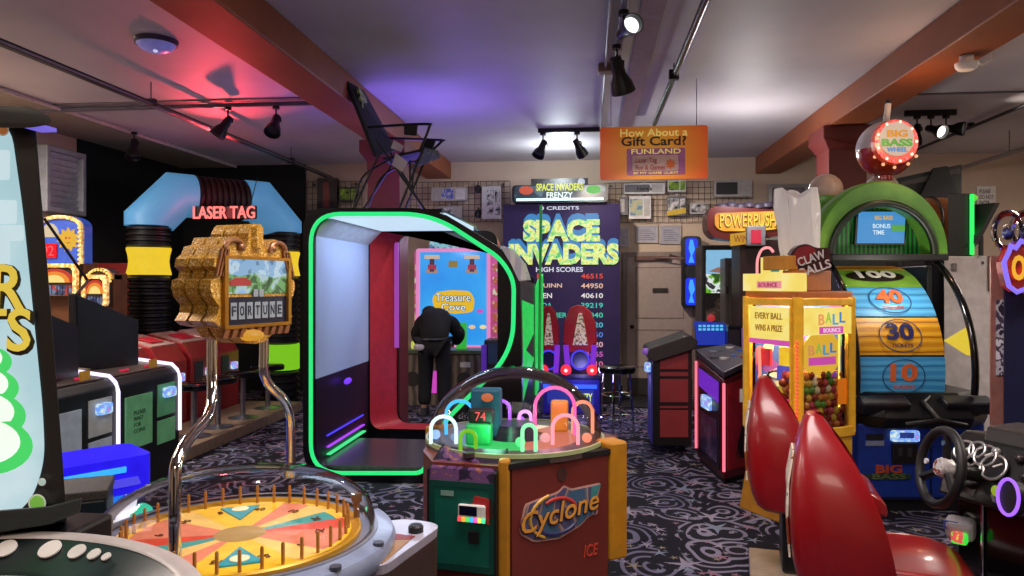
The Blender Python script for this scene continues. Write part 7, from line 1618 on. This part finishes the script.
p = at(1022, 268, YR); text('sign_lettering', 'OTB', glow('sign_gold', '#f0b030', 1.0), t, (p.x, YR-.068, p.z), (1,0,0), (0,0,1), .15, .19, .01, .03, world=True)
vbox(991, 1004, .3, pd(997, 256, 4.6).z, 4.6, .3).build('graphic_panel', mat('panel_rose', '#b07870', .4, emit=0), t, True)
vbox(996, 1003.5, pd(997, 375, 4.6).z, pd(997, 300, 4.6).z, 4.59, .01).build('graphic_strip', ramp_mat('strip_art', [(0, '#d8d0d8'), (.45, '#4c3c50'), (.55, '#b8b0b8'), (.65, '#302838')], 'noise', 14, .4, emit=.2), t, True)
# ------------------------------------------------------------------ racing seats
SEATR = mat('seat_red', '#8c0e16', .3, coat=.25, var=.05)
def seat(name, label, base, rz, k=1.0):
    t = T(name, label, 'chair', (base.x, base.y, 0), rz, 'red racing chairs')      # local +X = facing direction
    # backrest shell: cross sections along height
    secs = [(.40, -.14, .24, .33), (.55, -.18, .25, .35), (.70, -.19, .25, .33), (.85, -.185, .225, .27), (.97, -.165, .165, .18), (1.06, -.14, .09, .08), (1.125, -.12, .03, .02)]
    mb = MB(); rings = []; n = 22
    for z, x, hw_, dp in secs:
        r = []
        for j in range(n+1):
            a = -1 + 2*j/n; y = hw_*math.sin(a*PI/2*.98); d = dp*(abs(a)**3.5)
            r.append(Vector((x+d, y, z)))
        for j in range(n, -1, -1):
            a = -1 + 2*j/n; y = (hw_+.022)*math.sin(a*PI/2); d = dp*(abs(a)**4.5)*.9
            r.append(Vector((x+d-.05, y, z)))
        rings.append(r)
    m = 2*(n+1); vv = [p for r in rings for p in r]
    fs = [(i*m+j, i*m+(j+1) % m, (i+1)*m+(j+1) % m, (i+1)*m+j) for i in range(len(secs)-1) for j in range(m)]
    for i0, rev in ((0, 0), (len(secs)-1, 1)):
        for j in range(n): fs.append((i0*m+j, i0*m+j+1, i0*m+m-2-j, i0*m+m-1-j))
    mb.add(vv, fs); mb.build('backrest', SEATR, t, smooth=True, sub=1)
    # graphic on the back of the shell
    g0 = [Vector((x-.050, y*hw_*.5, z)) for z, x, hw_, dp in secs[1:5] for y in (-1, 1)]
    mb = MB()
    for i in range(3): a, b, c, d = g0[2*i], g0[2*i+1], g0[2*i+3], g0[2*i+2]; mb.loft([a, b, c, d], [p+Vector((-.008, 0, 0)) for p in (a, b, c, d)])
    mb.build('back_graphic', ramp_mat('seat_graphic', [(0, '#28100c'), (.42, '#8a3a20'), (.5, '#d8ccb8'), (.62, '#f0e8d8'), (.72, '#3c1c18')], 'noise', 7, .4), t)
    # pan
    mb = MB(); rings = []
    for x, hw_, z, up_ in ((-.12, .20, .55, .08), (.08, .235, .51, .08), (.26, .25, .54, .06), (.40, .245, .55, .02), (.47, .22, .50, .0)):
        r = []
        for j in range(n+1): a = -1+2*j/n; r.append(Vector((x, hw_*a, z+up_*abs(a)**3)))
        for j in range(n, -1, -1): a = -1+2*j/n; r.append(Vector((x, (hw_+.01)*a, z-.09+.0*abs(a))))
        rings.append(r)
    vv = [p for r in rings for p in r]; fs = [(i*m+j, i*m+(j+1) % m, (i+1)*m+(j+1) % m, (i+1)*m+j) for i in range(len(rings)-1) for j in range(m)]
    for i0 in (0, len(rings)-1):
        for j in range(n): fs.append((i0*m+j, i0*m+j+1, i0*m+m-2-j, i0*m+m-1-j))
    mb.add(vv, fs); mb.build('seat_pan', mat('seat_pan_red', '#8c161a', .3, coat=.3), t, smooth=True, sub=1)
    MB().box((-.05, -.16, .06), (.36, .16, .46)).build('pedestal', mat('pedestal_black', '#111113', .4), t, bevel=.015)
    MB().box((-.22, -.22, 0), (.50, .22, .06)).build('base_plate', mat('plate_pale', '#a89888', .35, .3), t, bevel=.008)
    return t
S1 = pd(850, 560, 3.02); S2 = pd(790, 520, 4.2)
seat('racing_chair', 'glossy red racing chair nearest the camera, facing the steering wheel', S1, math.radians(-13))
seat('racing_chair', 'glossy red racing chair farther back, in front of the yellow prize machine', S2, math.radians(-11))
# ------------------------------------------------------------------ steering wheel and dashboard
W0 = pd(940, 467, 3.02)
t = T('driving_console', 'black driving game dashboard with a steering wheel and chrome gauges at the right edge', 'arcade machine', (pd(1010, 570, 2.9).x, pd(1010, 570, 2.9).y, 0))
ax_ = Vector((-.98, -.06, .2)).normalized()     # towards the driver
Mw = Matrix.Translation(W0) @ ax_.to_track_quat('Z', 'Y').to_matrix().to_4x4()
wr = .150
MB().tube([Mw @ Vector((wr*math.cos(a), wr*math.sin(a), 0)) for a in [2*PI*i/40 for i in range(40)]], .0185, 12, True).build('steering_wheel', mat('wheel_rubber', '#101012', .5), t, True, True)
for a in (PI*.5, PI*1.17, PI*1.83): MB().tube([Mw @ Vector((.03*math.cos(a), .03*math.sin(a), -.02)), Mw @ Vector((wr*math.cos(a), wr*math.sin(a), 0))], .016, 8).build('wheel_spoke', BLACKMETAL, t, True, True)
MB().lathe([(0, .012), (.033, .01), (.043, -.01), (.04, -.04), (0, -.04)], (0,0,0), 28, Mw).build('wheel_hub', ramp_mat('hub_art', [(0, '#b8b0b0'), (.45, '#d8d4d4'), (.55, '#8a3030'), (.64, '#c8c4c0')], 'noise', 22, .3, metal=.3), t, True, True)
for a, c in ((PI*.5, '#405878'), (PI, '#b8b8c0')): MB().cyl((0, 0, 0), .012, .008, 16, Mw @ Matrix.Translation((.1*math.cos(a), .1*math.sin(a), 0))).build('wheel_button', mat('wb_'+c, c, .4, emit=0), t, True, True)
MB().tube([W0 - ax_*.02, W0 - ax_*.26], .03, 12).build('steering_column', BLACKMETAL, t, True, True)
# dash: faces the seat (left) ; runs from far-left corner towards the camera-right
d0 = pd(948, 437, 3.18); d1 = pd(1120, 520, 2.55)
u_ = Vector((d1.x-d0.x, d1.y-d0.y, 0)); Ld = u_.length; u_.normalize(); nrm = Vector((u_.y, -u_.x, 0))       # outward (towards the driver/camera)
if nrm.dot(Vector((-1, -.5, 0))) < 0: nrm = -nrm
def dsh(s, o, z): return Vector((d0.x, d0.y, 0)) + u_*(s*Ld) + nrm*o + Vector((0, 0, z))
zd = 1.02
prof = [(-.05, .74), (.06, .76), (.03, .86), (-.05, zd-.03), (-.10, zd), (-.34, zd-.03), (-.36, .74)]
MB().loft([dsh(0, o, z) for o, z in prof], [dsh(1.0, o, z) for o, z in prof]).build('dashboard', mat('dash_black', '#131314', .35), t, True, bevel=.012)
hump = [(-.06, zd-.03), (-.09, zd+.035), (-.28, zd+.04), (-.33, zd-.02)]
MB().loft([dsh(.16, o, z) for o, z in hump], [dsh(.55, o, z) for o, z in hump]).build('gauge_hood', mat('hood_grey', '#1e1c1c', .4), t, True, bevel=.012)
MB().loft([dsh(.62, o, z) for o, z in hump], [dsh(.95, o, z) for o, z in hump]).build('gauge_hood', MATS['hood_grey'], t, True, bevel=.012)
fd = lambda s, k: dsh(s, .03+(-.08)*(k), .86+(zd-.03-.86)*k)
fn = ((fd(.5, 0)-fd(.2, 0)).cross(fd(.2, 1)-fd(.2, 0))).normalized()
if fn.dot(nrm) < 0: fn = -fn
def gauge(s, k, r, ring, core, name='gauge', th=.008):
    c = fd(s, k)+fn*.008; M = Matrix.Translation(c) @ fn.to_track_quat('Z', 'Y').to_matrix().to_4x4()
    g = MB().tube([M @ Vector((r*math.cos(a), r*math.sin(a), .012)) for a in [2*PI*i/28 for i in range(28)]], th, 8, True).build(name+'_ring', ring, t, True, True)
    MB().cyl((0, 0, 0), r*.95, .01, 24, M).build(name+'_face', core, t, True, True)
    MB().tube([M @ Vector((0, 0, .014)), M @ Vector((r*.6, r*.4, .014))], .004, 6).build(name+'_needle', WHITE_P, t, True)
DKF = mat('gauge_face', '#16161a', .3)
for s, k, r in ((.11, .62, .042), (.19, .72, .034), (.255, .60, .045), (.33, .35, .052), (.24, .15, .03)): gauge(s, k, r, mat('gauge_silver', '#a8a6a4', .32, .8), DKF, th=.006)
for s, k, c in ((.16, .2, '#b8b0a8'), (.30, .8, '#a0a0a0'), (.45, .75, '#3c3434'), (.52, .3, '#2c2828')): c_ = fd(s, k)+fn*.012; MB().ball(c_, .018, 12).build('dash_knob', mat('dk_'+c, c, .3, .4), t, True, True)
c_ = fd(.40, -.25)+fn*.02; MB().ball(c_, (.016, .016, .022), 12).build('green_knob', glow('knob_lime', '#b0c830', .6), t, True, True)
for s in (.22, .38, .5): MB().box(tuple(dsh(s, .035, .80)-Vector((.02, .02, .012))), tuple(dsh(s, .035, .80)+Vector((.02, .02, .012)))).build('dash_switch', GREY_P, t, True)
# violet lit ring speaker
c_ = pd(1008, 497, 2.62); M = Matrix.Translation(c_) @ Vector((-.98, -.02, .12)).normalized().to_track_quat('Z', 'Y').to_matrix().to_4x4()
MB().tube([M @ Vector((.062*math.cos(a), .062*math.sin(a), 0)) for a in [2*PI*i/36 for i in range(36)]], .006, 8, True).build('violet_ring', glow('ring_violet', '#a060ff', 1.4), t, True, True)
MB().cyl((0, 0, 0), .058, .03, 28, M @ Matrix.Translation((0, 0, -.034))).build('speaker_cup', BLACK, t, True, True)
# pedestal below
MB().loft([dsh(.02, -.04, 0), dsh(1.0, -.04, 0), dsh(1.0, -.36, 0), dsh(.02, -.36, 0)], [dsh(.02, -.04, .75), dsh(1.0, -.04, .75), dsh(1.0, -.36, .75), dsh(.02, -.36, .75)]).build('console_pedestal', GLOSSBLACK, t, True, bevel=.008)
MB().tube([dsh(.20, -.03, .02), dsh(.20, -.03, .74)], .006, 6).build('chrome_strip', CHROME, t, True)
c_ = dsh(.09, .0, .62); MB().cbox(c_, (.11, .08, .085), rot=Matrix.Rotation(-.6, 3, 'Z') @ Matrix.Rotation(.3, 3, 'X')).build('card_reader', mat('reader_pale', '#b0b0b8', .3), t, True, bevel=.02)
c2 = dsh(.075, .045, .635); MB().cbox(c2, (.055, .01, .035), rot=Matrix.Rotation(-.6, 3, 'Z')).build('reader_screen', mat('reader_navy', '#303c78', .3, emit=.3), t, True)
c3 = dsh(.12, .03, .59); MB().cbox(c3, (.06, .05, .05), rot=Matrix.Rotation(-.6, 3, 'Z')).build('reader_light', ramp_mat('reader_rgb', [(0, '#30e040'), (.45, '#60d840'), (.55, '#e05050'), (.7, '#e0c040')], 'noise', 20, .3, emit=1.0), t, True, bevel=.01)
# carpet strip light etc: silver floor plate corner in the bottom right aisle

# ------------------------------------------------------------------ small pieces go under the part that carries them
CARRY = {'reader_screen': 'card_reader', 'reader_light': 'card_reader', 'score_digits': 'score_display', 'score_display': 'score_pod',
 'sun_face': 'sun_picture', 'counter_digits': 'counter_window', 'tile_letter': 'letter_tile', 'lamp_core': 'red_lamp', 'rail_picture': 'side_rail',
 'segment_number': 'wheel_segment', 'segment_caption': 'wheel_segment', 'segment_ring': 'wheel_segment', 'segment_oval': 'wheel_segment',
 'wheel_number': 'wheel_face', 'peg': 'wheel_face', 'teal_triangle': 'wheel_face', 'badge_ground': 'bobber_badge', 'badge_bulb': 'bobber_badge', 'badge_lettering': 'bobber_badge',
 'marquee_panel': 'marquee_box', 'marquee_lettering': ('marquee_box', 'lit_panel', 'top_marquee'), 'marquee_shadow': 'lit_panel', 'marquee_light_bar': 'marquee_box', 'marquee_blob': 'marquee_box', 'marquee_banner': 'top_marquee',
 'screen_text': ('screen', 'head_screen'), 'title_shadow': 'screen', 'title_lettering': 'screen', 'ship_picture': 'screen', 'chest_picture': 'screen', 'fish_picture': 'screen', 'sky_picture': 'screen', 'car_picture': 'screen', 'picture_shape': 'screen',
 'screen_icon': 'blue_screen', 'screen_picture': 'head_screen', 'screen_logo': 'head_screen', 'screen_fish': 'head_screen', 'screen_frame': 'gold_layer',
 'logo_ground': 'logo_outline', 'logo_arc': 'logo_outline', 'logo_star': 'logo_outline', 'logo_shadow': 'logo_outline', 'subsign_lettering': 'yellow_subsign', 'red_window': 'counter_box',
 'card_panel': 'card_picture', 'starburst': 'card_picture', 'gauge_needle': 'gauge_face', 'gauge_ring': 'gauge_face', 'wheel_spoke': 'steering_wheel', 'wheel_hub': 'steering_wheel', 'wheel_button': 'steering_wheel',
 'cube_mark': 'top_cube', 'pink_banner': 'header_panel', 'header_lettering': 'header_panel', 'gun_core': 'gun_body', 'pale_motif': 'lit_panel', 'print_lines': 'paper', 'print': 'paper', 'sensor': 'diffuser', 'door_border': 'green_door',
 'price_label': 'green_door', 'red_sticker': 'green_door', 'ticket_slot': ('ticket_door', 'green_door', 'coin_door'), 'pedestal_lettering': 'pedestal_panel', 'topper_swirl': 'topper', 'hoop_bolt': 'hoop', 'white_coil': 'green_coil', 'lettering': 'lit_panel', 'letter_shadow': 'lit_panel', 'badge': 'teal_triangle'}
def centre(o):
    me = o.data; n = len(me.vertices); return sum((v.co for v in me.vertices), Vector())/max(1, n) + o.location
stem_ = lambda o: o.name.split('.')[0]
for root in [o for o in bpy.data.objects if o.parent is None and o.type == 'EMPTY']:
    kids = [o for o in bpy.data.objects if o.parent == root and o.type == 'MESH']
    if root.name.startswith('clown') : pass
    moved = {}
    for k in kids:
        want = CARRY.get(stem_(k))
        if not want: continue
        want = (want,) if isinstance(want, str) else want
        for wn in want:
            c = [q for q in kids if stem_(q) == wn and q is not k]
            if c: moved[k] = min(c, key=lambda q: (centre(q)-centre(k)).length); break
    parents = set(moved.values())
    for k, p in moved.items():
        if p in moved: p = moved[p]                       # keep to thing > part > sub-part
        if any(moved.get(q) is k for q in kids) and p in moved: continue
        if p is k or p in moved: continue
        k.parent = p
